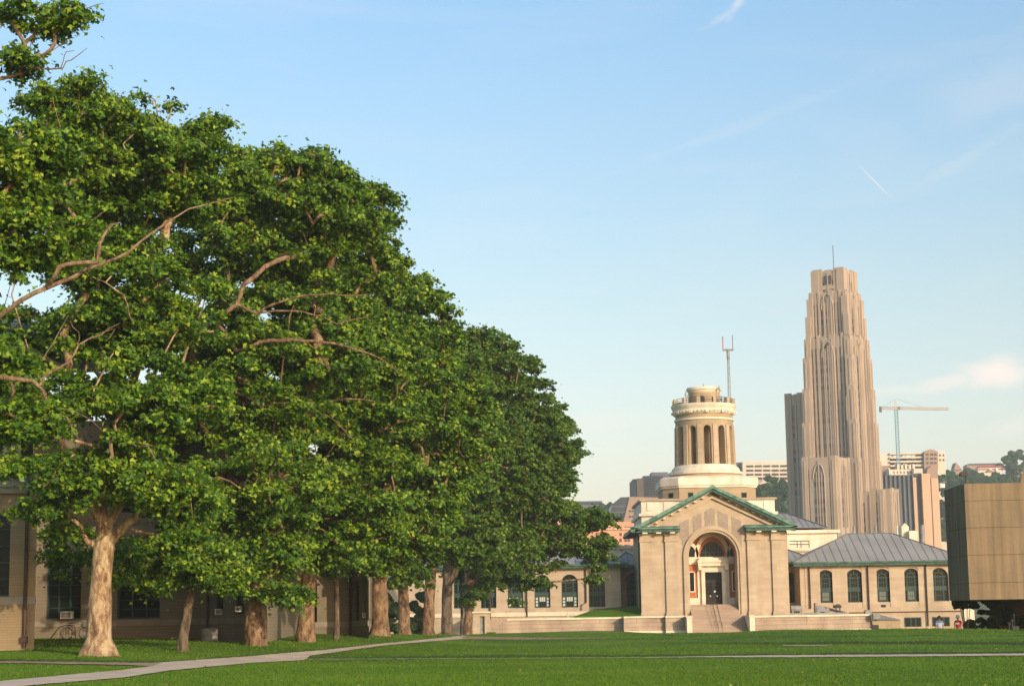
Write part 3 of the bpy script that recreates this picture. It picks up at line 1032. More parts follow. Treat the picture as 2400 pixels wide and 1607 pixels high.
# gable wall
D2 = DH + 0.0
apex = (cxa - 0.05, ZL(1156, 1667)); eL = (x0, ZL(1233, 1503)); eR = (x1, ZL(1228, 1847))
mb = MB().prism_y([(x0, zs_c), (x1, zs_c), (x1, eR[1]), apex, (x0, eL[1])], DH, DH + 0.6)
part(mb, 'gable_wall', M['stone'], hall)
# tympanum panels of small mauve bricks, proud strips between
sl_ = (apex[1] - eL[1]) / (apex[0] - x0)
for a, b in [(1596, 1617.5), (1628, 1648), (1656, 1679), (1687, 1710), (1719, 1741)]:
    xa, xb = XL(a), XL(b); mb = MB(); n = 6
    for i in range(n):
        u = xa + (xb - xa) * i / n; v = xa + (xb - xa) * (i + 1) / n
        def lowz(x):
            d = abs(x - cxa); rr = ra1 + 0.12
            return (ztA - rA) + math.sqrt(rr * rr - d * d) if d < rr else ztA - rA + 2.2
        def topz(x): return apex[1] - 1.75 - abs(x - cxa) * 0.46
        lu, lv, tu, tv = lowz(u), lowz(v), topz(u), topz(v)
        if tu > lu + 0.1 or tv > lv + 0.1:
            mb.prism_y([(u, min(lu, tu)), (v, min(lv, tv)), (v, tv), (u, tu)], DH - 0.05, DH - 0.004)
    part(mb, 'brick_panel', M['panel'], hall)
# raking cornice: stone moulding, soffit, copper gutter edge and roof slopes
tipL = (XL(1477, 1241), ZL(1240, 1477)); tipR = (XL(1865, 1231), ZL(1230, 1865)); ap = (XL(1667, 1139), ZL(1138, 1667))


def rake(mb, t0, t1, y0, y1, xs=1.0, shrink=0.0):
    for tip in (tipL, tipR):
        s = (ap[1] - tip[1]) / (ap[0] - tip[0])
        q = lambda x, z: (x, z)
        xa = tip[0] + (shrink if tip is tipL else -shrink)
        za = tip[1] + s * (xa - tip[0])
        p = [(xa, za - t1), (ap[0], ap[1] - t1), (ap[0], ap[1] - t0), (xa, za - t0)]
        if tip is tipR: p = [p[1], p[0], p[3], p[2]]
        mb.prism_y(p, y0, y1)
    return mb


part(rake(MB(), 0.0, 0.42, DH - 1.35, DH + 14), 'roof', M['copper'], hall)
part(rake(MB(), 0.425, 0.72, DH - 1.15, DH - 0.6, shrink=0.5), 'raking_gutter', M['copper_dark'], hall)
part(rake(MB(), 0.425, 0.80, DH - 0.6, DH - 0.006, shrink=0.9), 'raking_cornice', M['white_stone'], hall)
part(rake(MB(), 1.25, 1.55, DH - 0.32, DH - 0.006, shrink=2.6), 'raking_cornice', M['stone'], hall)
mb = MB()
for tip in (tipL, tipR):
    s = (ap[1] - tip[1]) / (ap[0] - tip[0])
    for k in range(9):
        x = tip[0] + (ap[0] - tip[0]) * (0.13 + 0.095 * k); z = tip[1] + s * (x - tip[0]) - 0.80
        part(MB().box(x - 0.15, x + 0.15, DH - 0.45, DH - 0.01, z - 0.2, z - 0.004), 'modillion', M['white_stone'], hall)
# copper standing seams on the front edge of the roof
for (a, b, xw) in [(1477, 1593, 0), (1743, 1865, 1)]:
    ya = 1238 if xw == 0 else 1229
    zt = ZL(ya - 5 + (0 if xw == 0 else 3), a if xw == 0 else b); zb_ = zt - 0.42
    mb = MB(); xa, xb = XL(a, 1240), XL(b, 1232)
    mb.add([(xa, DH - 1.35, zb_), (xb, DH - 1.35, zb_), (xb, DH, zb_), (xa, DH, zb_), (xa, DH - 1.35, zb_ + 0.16), (xb, DH - 1.35, zb_ + 0.16), (xb, DH - 0.01, zt), (xa, DH - 0.01, zt)],
           [(0, 3, 2, 1), (4, 5, 6, 7), (0, 1, 5, 4), (1, 2, 6, 5), (2, 3, 7, 6), (3, 0, 4, 7)])
    c_ = part(mb, 'cornice', M['copper'], hall)
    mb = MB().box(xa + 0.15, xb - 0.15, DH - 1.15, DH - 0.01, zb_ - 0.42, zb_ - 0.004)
    part(mb, 'soffit', M['copper_dark'], c_)
    for k in range(3):
        x = xa + 1.7 + (xb - xa - 2.2) * k / 2.3; part(MB().box(x - 0.3, x + 0.3, DH - 1.28, DH - 1.152, zb_ - 0.56, zb_ - 0.41), 'bracket', M['white_stone'], c_)
# side gutters (left one seen end-on)
mb = MB().box(XL(1477), x0 - 0.02, DH - 0.5, DH + 14, ZL(1247), ZL(1241)); part(mb, 'eaves_gutter', M['copper_dark'], hall)
mb = MB().box(x1 + 0.02, XL(1863), DH - 0.5, DH + 14, ZL(1239), ZL(1233)); part(mb, 'eaves_gutter', M['copper_dark'], hall)
# niche behind the arch
DB = DH + 3.6
XB = lambda px, py=1370: PX(px, py, DB)
ZB = lambda py, px=1672: PZ(px, py, DB)
zfloor = ZB(1416)
mb = MB().box(cxa - rA - 0.6, cxa + rA + 0.6, DB, DB + 0.4, zfloor - 2, ztA + 0.8)
part(mb, 'niche_wall', M['orange'], hall)
part(MB().box(cxa - rA - 0.5, cxa - rA, DH + 1.6, DB, zfloor - 2, ztA - rA), 'niche_side', M['stone'], hall)
part(MB().box(cxa + rA, cxa + rA + 0.5, DH + 1.6, DB, zfloor - 2, ztA - rA), 'niche_side', M['stone'], hall)
mb = MB(); ring_y(mb, cxa, ztA - rA, rA, rA + 0.5, DH + 1.603, DB - 0.01, 24)
part(mb, 'niche_vault', M['orange'], hall)
mb = MB()
zsp = ZB(1304)
mb.box(XB(1610), XB(1735), DB - 0.22, DB - 0.004, ZB(1321), zsp)            # white band
mb.box(XB(1635), XB(1643), DB - 0.18, DB - 0.004, zfloor, ZB(1321)); mb.box(XB(1701), XB(1709), DB - 0.18, DB - 0.004, zfloor, ZB(1321))
mb.box(XB(1610), XB(1636), DB - 0.16, DB - 0.004, zfloor, ZB(1400)); mb.box(XB(1708), XB(1735), DB - 0.16, DB - 0.004, zfloor, ZB(1400))
part(mb, 'niche_trim', M['white_stone'], hall)
mb = MB(); rl = (XB(1699) - XB(1644)) / 2
ring_y(mb, XB(1671), zsp, rl + 0.28, rl + 0.72, DB - 0.3, DB - 0.004, 24, ez=1.42)
ring_y(mb, XB(1617), zsp, 0.9, 1.2, DB - 0.3, DB - 0.004, 14, 0, math.pi / 2, ez=1.6)
ring_y(mb, XB(1728), zsp, 0.9, 1.2, DB - 0.3, DB - 0.004, 14, math.pi / 2, math.pi, ez=1.6)
part(mb, 'vault_ribs', M['white_stone'], hall)
mb = MB().prism_y([(XB(1671) + rl * math.cos(math.pi * i / 24), zsp + rl * 1.28 * math.sin(math.pi * i / 24)) for i in range(25)], DB - 0.09, DB - 0.004)
lun = part(mb, 'fanlight', M['glass'], hall)
mb = MB()
for k in (-0.55, -0.18, 0.18, 0.55):
    x = XB(1671) + k * rl; mb.box(x - 0.05, x + 0.05, DB - 0.13, DB - 0.093, zsp, zsp + rl * 1.2 * math.sqrt(1 - k * k))
mb.box(XB(1671) - rl * 0.9, XB(1671) + rl * 0.9, DB - 0.13, DB - 0.093, zsp + 0.5, zsp + 0.6)
part(mb, 'glazing_bar', M['green_frame'], lun)
for a0, a1, cx_ in [(0, math.pi / 2, 1617), (math.pi / 2, math.pi, 1728)]:
    cc_ = XB(cx_)
    pts = [(cc_, zsp)] + [(cc_ + 0.88 * math.cos(a0 + (a1 - a0) * i / 10), zsp + 1.4 * math.sin(a0 + (a1 - a0) * i / 10)) for i in range(11)]
    part(MB().prism_y(pts, DB - 0.09, DB - 0.004), 'side_light', M['glass'], hall)
for a, b in [(1617, 1627), (1718, 1728)]:
    mb = MB(); xa, xb = XB(a), XB(b); za, zb_ = ZB(1384), ZB(1340)
    for q in ((xa - .12, xa, za, zb_), (xb, xb + .12, za, zb_), (xa - .12, xb + .12, za - .12, za), (xa - .12, xb + .12, zb_, zb_ + .12)):
        mb.box(q[0], q[1], DB - 0.12, DB - 0.004, q[2], q[3])
    w_ = part(mb, 'window', M['white_stone'], hall)
    part(MB().box(xa, xb, DB - 0.06, DB - 0.005, za, zb_), 'pane', M['glass'], w_)
# doorcase and door
mb = MB(); xd0, xd1, zd = XB(1652), XB(1691.5), ZB(1340)
for (a, b, c, d, pr) in [(XB(1643.5), xd0, zfloor, zd, .3), (xd1, XB(1700.5), zfloor, zd, .3), (XB(1643.5), XB(1700.5), zd, ZB(1333), .3),
                         (XB(1642), XB(1702), ZB(1333), ZB(1326), .26), (XB(1636), XB(1707), ZB(1326), ZB(1318), .75), (XB(1635), XB(1708), ZB(1318), ZB(1312), .9),
                         (XB(1638), XB(1705), ZB(1312), ZB(1307), .6)]:
    mb.box(a, b, DB - 0.23 - pr, DB - 0.23, c, d)
for xx in (XB(1641), XB(1703)):
    mb.box(xx - 0.22, xx + 0.22, DB - 0.9, DB - 0.24, ZB(1335), ZB(1326) - 0.003)
part(mb, 'doorcase', M['white_stone'], hall)
dr = part(MB().box(xd0, xd1, DB - 0.15, DB - 0.004, zfloor, zd), 'door', M['door'], hall)
mb = MB()
wd = (xd1 - xd0) / 2
for s in (0, 1):
    ox = xd0 + s * wd
    for i in range(3):
        for j in range(4):
            mb.box(ox + 0.22 + i * 0.24, ox + 0.40 + i * 0.24, DB - 0.17, DB - 0.153, zfloor + 1.25 + j * 0.38, zfloor + 1.54 + j * 0.38)
mb.box(xd0 + 0.08, xd1 - 0.08, DB - 0.17, DB - 0.153, zfloor + 3.05, zd - 0.1)
part(mb, 'pane', M['glass'], dr)
mb = MB()
for sx in (-0.42, 0.42): mb.lathe((xd0 + xd1) / 2 + sx, DB - 0.2, [(0.03, zfloor + 0.95), (0.08, zfloor + 1.0), (0.08, zfloor + 1.1), (0.03, zfloor + 1.15)], 10)
mb.box((xd0 + xd1) / 2 + 0.05, (xd0 + xd1) / 2 + 0.25, DB - 0.19, DB - 0.171, zfloor + 1.5, zfloor + 1.72)
part(mb, 'handle', M['white_paint'], dr)
# floor of porch
part(MB().box(cxa - rA, cxa + rA, DB - 2.0, DB, zfloor - 2, zfloor), 'porch_floor', M['steps'], hall)

# staircase
zg0 = gz(cxa, 222) - 0.3
stair = thing('staircase', 'broad stone steps climbing between low cheek walls to the arched door', 'stairs', (cxa, 224, zg0))
D_top, D_bot = DB - 2.0, 222.6
nst = 24
mb = MB()
hx = rA - 0.05; hx2 = XL(1737) - cxa
zbot = PZ(1672, 1490, D_bot)
run = (D_top - D_bot) / nst; rise = (zfloor - zbot) / nst
for i in range(nst):
    ya = D_bot + run * i; z = zbot + rise * (i + 1) - 0.01
    w0 = hx if ya > DH - 1.2 else hx2
    mb.box(cxa - w0, cxa + w0, ya, ya + run + (0.02 if i < nst - 1 else 0), zbot - 1, z)
part(mb, 'steps', M['steps'], stair)
for s in (-1, 1):
    mb = MB(); xa, xb = cxa + s * (hx2 + 0.01), cxa + s * (hx2 + 0.62)
    zt = ZL(1446, 1672)
    mb.box(xa, xb, D_bot - 0.3, DH - 0.4, zbot - 1, zt)
    mb.box(xa - 0.06 * s, xb + 0.08 * s, D_bot - 0.38, DH - 0.35, zt, zt + 0.18)
    part(mb, 'cheek_wall', M['white_stone'], stair)
for dx in (-0.25, 0.25):
    pts = [(cxa + dx, D_bot + 0.3, zbot + 0.95), (cxa + dx, D_top - 0.4, zfloor + 0.9), (cxa + dx, D_top + 0.3, zfloor + 0.9)]
    mb = MB().tube(pts, 0.03, 6)
    for k in range(6):
        y = D_bot + 0.3 + (D_top - 0.7 - D_bot) * k / 5; zz = zbot + (y - D_bot) / (D_top - D_bot) * (zfloor - zbot)
        mb.tube([(cxa + dx, y, zz - 0.1), (cxa + dx, y, zz + 0.93)], 0.022, 5)
    part(mb, 'handrail', M['metal_dark'], stair)

# terrace walls
DT = 226.0
tw = thing('terrace_wall', 'long low pink granite and cream retaining wall in front of the hall', 'wall', (XL(1462), DT, gz(XL(1462), DT)))


def terrace(xa, xb, ytop, y, zt=None):
    zt = PZ((xa + xb) / 2, ytop, y)
    xa, xb = PX(xa, 1460, y), PX(xb, 1460, y)
    mb = MB(); g = -1.5
    mb.box(xa, xb, y, y + 2.5, g, zt - 0.9); mb.box(xa + 0.02, xb - 0.02, y + 0.18, y + 2.5, zt - 0.9, zt - 0.22)
    cap_ = MB().box(xa, xb, y + 0.02, y + 2.6, zt - 0.22, zt)
    m2 = MB().box(xa, xb, y - 0.22, y - 0.002, g, zt - 1.75)
    part(mb, 'wall_body', M['granite'], tw); part(cap_, 'coping', M['white_stone'], tw); part(m2, 'plinth', M['white_stone'], tw)


terrace(1190, 1462, 1447, 227.3)
terrace(1462.2, 1560, 1443, 225.4)
terrace(1560.2, 1610, 1442, 224.6)
terrace(1752, 1892, 1441, 225.6)
terrace(1892.2, 2044, 1439, 227.0)
# stepped ramp at the left end
mb = MB(); xr0, xr1 = PX(1140, 1480, 227), PX(1190, 1460, 227.3)
z1_ = PZ(1190, 1447, 227.3); z0_ = PZ(1150, 1480, 227.3)
for k in range(9):
    t0, t1 = k / 9, (k + 1) / 9
    mb.box(xr0 + (xr1 - xr0) * t0, xr0 + (xr1 - xr0) * t1 - 0.01, 227.3, 230, -1.5, z0_ + (z1_ - z0_) * (t0 + 0.5 / 9))
part(mb, 'ramp_wall', M['granite'], tw)

# grass bank left of the portico
xa, xb = PX(1343, 1440, 232), PX(1503, 1420, 232)
za, zb_ = PZ(1343, 1444, 228), PZ(1460, 1418, 236)
mb = MB().add([(xa, 228.5, za), (xb, 228.5, za), (xb, 237.7, zb_), (xa + 3, 237.7, zb_ - .4), (xa, 228.5, za - 3), (xb, 228.5, za - 3), (xb, 237.7, za - 3), (xa + 3, 237.7, za - 3)],
              [(0, 1, 2, 3), (4, 7, 6, 5), (0, 4, 5, 1), (1, 5, 6, 2), (2, 6, 7, 3), (3, 7, 4, 0)])
single(mb, 'grass_bank', M['lawn'], (xa, 229, za), kind='structure')

# wings with arched windows
DW = 238.0


def wing(xpa, xpb, yeave, ybase, wins, dpx, ylab):
    zt = PZ((xpa + xpb) / 2, yeave, DW); zb0 = ybase
    xa, xb = PX(xpa, 1380, DW), PX(xpb, 1380, DW)
    ops = []
    for (a, b, t, bo, ar, _) in wins:
        ops.append((PX(a, (t + bo) / 2, DW), PX(b, (t + bo) / 2, DW), PZ((a + b) / 2, bo, DW), PZ((a + b) / 2, t, DW), ar))
    # windows stacked in one column must share their x range
    mb = MB(); wall_open(mb, xa, xb, zb0, zt, DW, 0.45, ops, 14)
    mb.box(xb - 0.02, xb, DW + 0.01, DW + 14, zb0, zt); mb.box(xa, xa + 0.02, DW + 0.01, DW + 14, zb0, zt)
    w = part(mb, 'wing_wall', M['stone'], hall)
    for o, q in zip(ops, wins):
        arch_window(w, o[0], o[1], o[2], o[3], DW + 0.28, o[4], q[5])
    return w, xa, xb, zt


rw = [(1916, 1956, 1334.5, 1412, True, 'blind'), (1983, 2023, 1333, 1411, True, 'dark'), (2049, 2089.5, 1332, 1410, True, 'blind'), (2116.5, 2156.5, 1330.6, 1409, True, 'blind'),
      (2182, 2223, 1329.5, 1408, True, 'dark')]
base_w = [(2116.5, 2156.5, 1446, 1468, False, 'dark'), (2182, 2223, 1445, 1467, False, 'dark')]
wR, xa, xb, zt = wing(1876, 2262, 1318, -2.5, rw, 0, 0)
for q in base_w:   # basement lights, set just proud as boxes with frames
    X0, X1 = PX(q[0] + 3, 1456, DW), PX(q[1] + 3, 1456, DW); Z0, Z1 = PZ(q[0], q[3], DW), PZ(q[0], q[2], DW)
    mb = MB()
    for (u, v, c, d) in ((X0, X0 + .12, Z0, Z1), (X1 - .12, X1, Z0, Z1), (X0 + .12, X1 - .12, Z1 - .12, Z1), ((X0 + X1) / 2 - .3, (X0 + X1) / 2 - .18, Z0, Z1 - .12), ((X0 + X1) / 2 + .3, (X0 + X1) / 2 + .42, Z0, Z1 - .12)):
        mb.box(u, v, DW - 0.06, DW - 0.003, c, d)
    w_ = part(mb, 'basement_window', M['green_frame'], wR)
    part(MB().box(X0 + .12, X1 - .12, DW - 0.03, DW - 0.004, Z0, Z1 - .12), 'pane', M['glass'], w_)
zg = PZ(1990, 1434, DW)
part(MB().box(xa, xb, DW - 0.12, DW - 0.003, zg - 0.12, zg), 'string_course', M['bronze'], wR)
part(MB().box(xa, xb, DW - 0.10, DW - 0.003, zg, zg + 0.55), 'string_course', M['stone'], wR)
mb = MB()
for a in (1903, 1967, 2036, 2101, 2168):
    x = PX(a, 1330, DW); mb.box(x - 1.1, x + 1.1, DW - 0.16, DW - 0.003, PZ(a, 1331, DW), PZ(a, 1327, DW)); mb.box(x - 0.95, x + 0.95, DW - 0.07, DW - 0.003, zg + 0.56, PZ(a, 1331, DW) - 0.003)
part(mb, 'pilaster', M['stone'], wR)
for a, yb in ((1897, 1425), (2034, 1432), (2170, 1466)):
    x = PX(a, 1370, DW); mb = MB().tube([(x, DW - 0.3, PZ(a, 1322, DW)), (x, DW - 0.26, PZ(a, 1330, DW)), (x, DW - 0.26, PZ(a, yb, DW))], 0.10, 8)
    part(mb, 'downpipe', M['bronze'], wR)
part(MB().box(PX(2065, 1418, DW), PX(2076, 1418, DW), DW - 0.08, DW - 0.003, PZ(2070, 1422, DW), PZ(2070, 1416, DW)), 'wall_vent', M['metal_dark'], wR)


def hip_roof(parent, xa, xb, ya, yb, z0, z1, run, seams=18, name='roof', mat='roof', over=0.9, gut=True):
    xa -= over; xb += over; ya -= over; yb += over
    ym = (ya + yb) / 2
    A, B, C, D_, E1, F1 = (xa, ya, z0), (xb, ya, z0), (xb, yb, z0), (xa, yb, z0), (xa + run, ym, z1), (xb - run, ym, z1)
    mb = MB().add([A, B, C, D_, E1, F1], [(0, 1, 5, 4), (1, 2, 5), (2, 3, 4, 5), (3, 0, 4), (0, 3, 2, 1)])
    r = part(mb, name, M[mat], parent)
    sm = MB()
    n_ = Vector((0, -(z1 - z0), ym - ya)).normalized() * 0.05
    for i in range(1, seams):
        x = xa + (xb - xa) * i / seams
        t = min(1.0, (x - xa) / run, (xb - x) / run)
        if t <= 0.02: continue
        p0 = Vector((x, ya, z0)) + n_ * .4; p1 = Vector((x, ya + (ym - ya) * t, z0 + (z1 - z0) * t)) + n_ * .4
        sm.tube([p0, p1], 0.035, 4)
    for a_, b_ in ((A, E1), (B, F1), (E1, F1)):
        sm.tube([Vector(a_) + Vector((0, 0, .05)), Vector(b_) + Vector((0, 0, .05))], 0.07, 6)
    part(sm, 'roof_seam', M['seam'], r)
    if not gut: return r
    g = MB().box(xa - 0.1, xb + 0.1, ya - 0.18, ya - 0.01, z0 - 0.16, z0 + 0.06)
    g.box(xa - 0.18, xa - 0.01, ya, yb, z0 - 0.16, z0 + 0.06)
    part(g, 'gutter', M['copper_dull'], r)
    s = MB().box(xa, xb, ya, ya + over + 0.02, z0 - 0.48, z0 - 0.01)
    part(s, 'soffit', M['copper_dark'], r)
    return r


ze = PZ(2000, 1314, DW)
run_ = PX(1983, 1252, DW + 8) - (xa - 0.9)
hip_roof(wR, xa, xb, DW, DW + 15, zt + 0.15, PZ(2050, 1250, DW + 7.5), run_, 21)
# link behind the portico on the right
DK = 243.0
zt2 = PZ(1860, 1318, DK)
ops = [(PX(1846, 1380, DK), PX(1862.5, 1380, DK), PZ(1855, 1412, DK), PZ(1855, 1340, DK), True)]
mb = MB(); xl = PX(1840, 1380, DK); wall_open(mb, xl - 1, PX(1880, 1380, DK), -2, zt2, DK, 0.4, ops)
wl_ = part(mb, 'link_wall', M['stone'], hall)
arch_window(wl_, *ops[0][:4], DK + 0.25, True)
hip_roof(wl_, xl - 2, PX(1905, 1380, DK), DK, DK + 12, zt2 + 0.1, PZ(1860, 1288, DK + 6), 3, 8)
# left wing
lw = [(1063.5, 1099.5, 1349, 1425, True, 'dark'), (1126.8, 1163, 1348, 1424.5, True, 'dark'), (1190, 1226, 1347, 1424, True, 'lit'), (1252.7, 1289.5, 1346, 1423.4, True, 'lit'),
      (1316, 1354.5, 1345.2, 1422.6, True, 'lit'), (1380, 1418, 1344, 1421.6, True, 'dark')]
wL, xa, xb, zt = wing(860, 1455, 1328, -2.5, lw, 0, 0)
hip_roof(wL, xa, xb, DW, DW + 13, zt + 0.15, PZ(1300, 1290, DW + 6.5), 6, 26)
for a, yb in ((1083 + 25, 1440), (1148, 1452), (1234, 1444)):
    x = PX(a, 1370, DW); mb = MB().tube([(x, DW - 0.3, PZ(a, 1333, DW)), (x, DW - 0.24, PZ(a, yb, DW))], 0.09, 8)
    part(mb, 'downpipe', M['bronze'], wL)
x = PX(1373, 1380, DW)
mb = MB().tube([(x, DW - 0.24, PZ(1373, 1333, DW)), (x, DW - 0.24, PZ(1373, 1411, DW)), (x - 0.6, DW - 0.24, PZ(1373, 1417, DW)), (x - 0.6, DW - 0.24, PZ(1373, 1428, DW))], 0.09, 8)
part(mb, 'downpipe', M['bronze'], wL)
zz = PZ(1250, 1434, DW)
part(MB().box(xa, xb, DW - 0.15, DW - 0.003, zz - 0.5, zz), 'string_course', M['white_stone'], wL)
# left link and attic
zt2 = PZ(1480, 1326, DK)
ops = [(PX(1469, 1380, DK), PX(1497, 1380, DK), PZ(1480, 1421, DK), PZ(1480, 1342, DK), True)]
mb = MB(); wall_open(mb, PX(1453, 1380, DK), PX(1512, 1380, DK), -2, zt2, DK, 0.4, ops)
wl2 = part(mb, 'link_wall', M['stone'], hall); arch_window(wl2, *ops[0][:4], DK + 0.25, True)
hip_roof(wl2, PX(1440, 1380, DK), PX(1512, 1380, DK), DK, DK + 12, zt2 + 0.1, PZ(1470, 1293, DK + 6), 3, 8)
DA = 258.0
for (a, b, yt, yb_) in ((1320, 1500, 1281, 1300), (1842, 1963, 1244, 1300)):
    mb = MB().box(PX(a, 1290, DA), PX(b, 1290, DA), DA, DA + 16, PZ(a, yb_ + 40, DA), PZ((a + b) / 2, yt + 5, DA))
    at = part(mb, 'attic_block', M['white_stone'], hall)
    z = PZ((a + b) / 2, yt + 5, DA)
    part(MB().box(PX(a, 1290, DA) - 0.4, PX(b, 1290, DA) + 0.4, DA - 0.4, DA + 16.4, z, z + 0.45), 'cornice', M['white_stone'], at)
    part(MB().box(PX(a, 1290, DA), PX(b, 1290, DA), DA - 0.18, DA - 0.01, z - 2.6, z - 2.3), 'string_course', M['stone'], at)
hip_roof(hall, PX(1790, 1250, DA), PX(1925, 1250, DA), DA + 1, DA + 15, PZ(1900, 1244, DA) + 0.45, PZ(1850, 1204, DA + 8), 4.2, 12, gut=False)
# rail on the link roof
mb = MB(); yy = 247.0
for a in (1868, 1877, 1896): mb.tube([(PX(a, 1270, yy), yy, PZ(a, 1283, yy)), (PX(a, 1270, yy), yy, PZ(a, 1266, yy))], 0.05, 4)
for y in (1267, 1275): mb.tube([(PX(1850, y, yy), yy, PZ(1850, y, yy)), (PX(1896, y, yy), yy, PZ(1896, y, yy))], 0.05, 4)
part(mb, 'roof_rail', M['metal_dark'], hall)

# ---------------- round tower
DR = 252.0
CX = PX(1655, 1150, DR)
zr = lambda py, px=1655: PZ(px, py, DR)
s_ = DR / F_PX
tower_w = 222 * s_
# square attic with balustrade panels
mb = MB(); xa, xb = PX(1503, 1190, DR - 8), PX(1816, 1190, DR - 8); zt_ = PZ(1660, 1172, DR - 8)
mb.box(xa, xb, DR - 8, DR + 8, zt_ - 8, zt_)
sq = part(mb, 'square_attic', M['white_stone'], hall)
mb = MB().box(xa - 0.25, xb + 0.25, DR - 8.25, DR + 8.25, zt_, zt_ + 0.28); part(mb, 'coping', M['granite'], sq)
mb = MB().box(xa - 0.35, xb + 0.35, DR - 8.35, DR + 8.35, zt_ - 1.95, zt_ - 1.6); part(mb, 'cornice', M['white_stone'], sq)
mb = MB()
for k in range(8):
    x = xa + (xb - xa) * (k + 0.5) / 8; part(MB().box(x - 0.35, x + 0.35, DR - 8.12, DR - 8.003, zt_ - 1.3, zt_ - 0.15), 'balustrade_block', M['white_stone'], sq)


def cutsquare(h, c): return [(-h, -h + c), (-h + c, -h), (h - c, -h), (h, -h + c), (h, h - c), (h - c, h), (-h + c, h), (-h, h - c)]


hh = 213 * s_ / 2
T = Matrix.Translation((CX, DR, 0))
oz0, oz1 = zt_ - 0.5, zr(1149)
part(MB(T).prism_z(cutsquare(hh, hh * 0.32), oz0, oz1), 'octagon_wall', M['stone_dark'], hall)
part(MB(T).prism_z(cutsquare(hh + 0.18, hh * 0.34), oz1, oz1 + 0.28), 'octagon_cornice', M['white_stone'], hall)
part(MB(T).prism_z(cutsquare(hh + 0.35, hh * 0.36), oz1 + 0.28, zr(1127)), 'octagon_cornice', M['white_stone'], hall)
part(MB(T).prism_z(cutsquare(hh + 0.35, hh * 0.36), zr(1127), zr(1122), cutsquare(hh - 0.2, hh * 0.36)), 'octagon_cornice', M['white_stone'], hall)
for a in (1619, 1744):
    x = PX(a, 1160, DR - hh); z0w, z1w = PZ(a, 1166, DR - hh), PZ(a, 1153.5, DR - hh)
    w_ = part(MB().box(x - 0.36, x + 0.36, DR - hh - 0.05, DR - hh - 0.003, z0w, z1w), 'window', M['green_frame'], hall)
    part(MB().box(x - 0.26, x + 0.26, DR - hh - 0.07, DR - hh - 0.053, z0w + 0.08, z1w - 0.08), 'pane', M['glass'], w_)
# window on the chamfer
Tc = Matrix.Translation((CX - hh * 0.84, DR - hh * 0.84, 0)) @ Matrix.Rotation(math.radians(-45), 4, 'Z')
w_ = part(MB(Tc).box(-0.4, 0.4, -0.06, 0.3, PZ(1569, 1165, DR - hh), PZ(1569, 1153.5, DR - hh)), 'window', M['green_frame'], hall)
part(MB(Tc).box(-0.28, 0.28, -0.08, -0.063, PZ(1569, 1164, DR - hh), PZ(1569, 1154.5, DR - hh)), 'pane', M['glass'], w_)
R0 = 139 * s_ / 2
part(MB().lathe(CX, DR, [(R0 + 0.75, zr(1123)), (R0 + 0.75, zr(1114))], 64), 'drum_base', M['stone_dark'], hall, smooth=False)
part(MB().lathe(CX, DR, [(R0 + 0.95, zr(1114)), (R0 + 1.0, zr(1108)), (R0 + 0.62, zr(1105.5)), (R0 + 0.55, zr(1100)), (R0 + 0.25, zr(1095)), (R0 + 0.12, zr(1092))], 64), 'torus_band', M['white_stone'], hall)
# arcade: 12 piers, arched heads between, inner core
zA0, zA1 = zr(1092), zr(988); zarch = zr(1002)
nA = 12; half_o = math.radians(7.4); thick = 1.15
mb = MB()
R1t = R0 - 0.12


def cyl(r, a, z): return (CX + r * math.sin(a), DR - r * math.cos(a), z)


seg = 10
for k in range(nA):
    ac = 2 * math.pi * k / nA
    # pier between this opening and the next
    a0, a1 = ac + half_o, ac + 2 * math.pi / nA - half_o
    m_ = 4
    for i in range(m_):
        u, v = a0 + (a1 - a0) * i / m_, a0 + (a1 - a0) * (i + 1) / m_
        mb.add([cyl(R0, u, zA0), cyl(R0, v, zA0), cyl(R1t, v, zA1), cyl(R1t, u, zA1), cyl(R0 - thick, u, zA0), cyl(R0 - thick, v, zA0), cyl(R0 - thick, v, zA1), cyl(R0 - thick, u, zA1)],
               [(0, 1, 2, 3), (4, 7, 6, 5)] + ([(0, 3, 7, 4)] if i == 0 else []) + ([(1, 5, 6, 2)] if i == m_ - 1 else []))
    rr = half_o * R0
    for i in range(seg):
        t0, t1 = math.pi * i / seg, math.pi * (i + 1) / seg
        u, v = ac - half_o * math.cos(t0), ac - half_o * math.cos(t1)
        zu, zv = zarch - rr + rr * math.sin(t0), zarch - rr + rr * math.sin(t1)
        mb.add([cyl(R1t + .03, u, zu), cyl(R1t + .03, v, zv), cyl(R1t, v, zA1), cyl(R1t, u, zA1), cyl(R0 - thick, u, zu), cyl(R0 - thick, v, zv), cyl(R0 - thick, v, zA1), cyl(R0 - thick, u, zA1)],
               [(0, 1, 2, 3), (4, 7, 6, 5), (0, 4, 5, 1)])
part(mb, 'arcade', M['stone_dark'], hall)
mb = MB()
for k in range(nA):   # pilaster on every pier
    ac = 2 * math.pi * (k + 0.5) / nA; w = math.radians(4.2)
    mb.add([cyl(R0 + .16, ac - w, zA0), cyl(R0 + .16, ac + w, zA0), cyl(R1t + .16, ac + w, zA1 - .7), cyl(R1t + .16, ac - w, zA1 - .7), cyl(R0 - .3, ac - w, zA0), cyl(R0 - .3, ac + w, zA0), cyl(R1t - .3, ac + w, zA1 - .7), cyl(R1t - .3, ac - w, zA1 - .7)],
           [(0, 1, 2, 3), (0, 3, 7, 4), (1, 5, 6, 2), (3, 2, 6, 7)])
part(mb, 'arcade_pilasters', M['stone'], hall)
part(MB().lathe(CX, DR, [(R0 * 0.42, zA0 - 0.3), (R0 * 0.42, zA1)], 32), 'core', M['stone_dark'], hall, smooth=True)
part(MB().lathe(CX, DR, [(R1t + .14, zA1), (R1t + .14, zA1 + .25)], 64), 'band', M['white_stone'], hall)
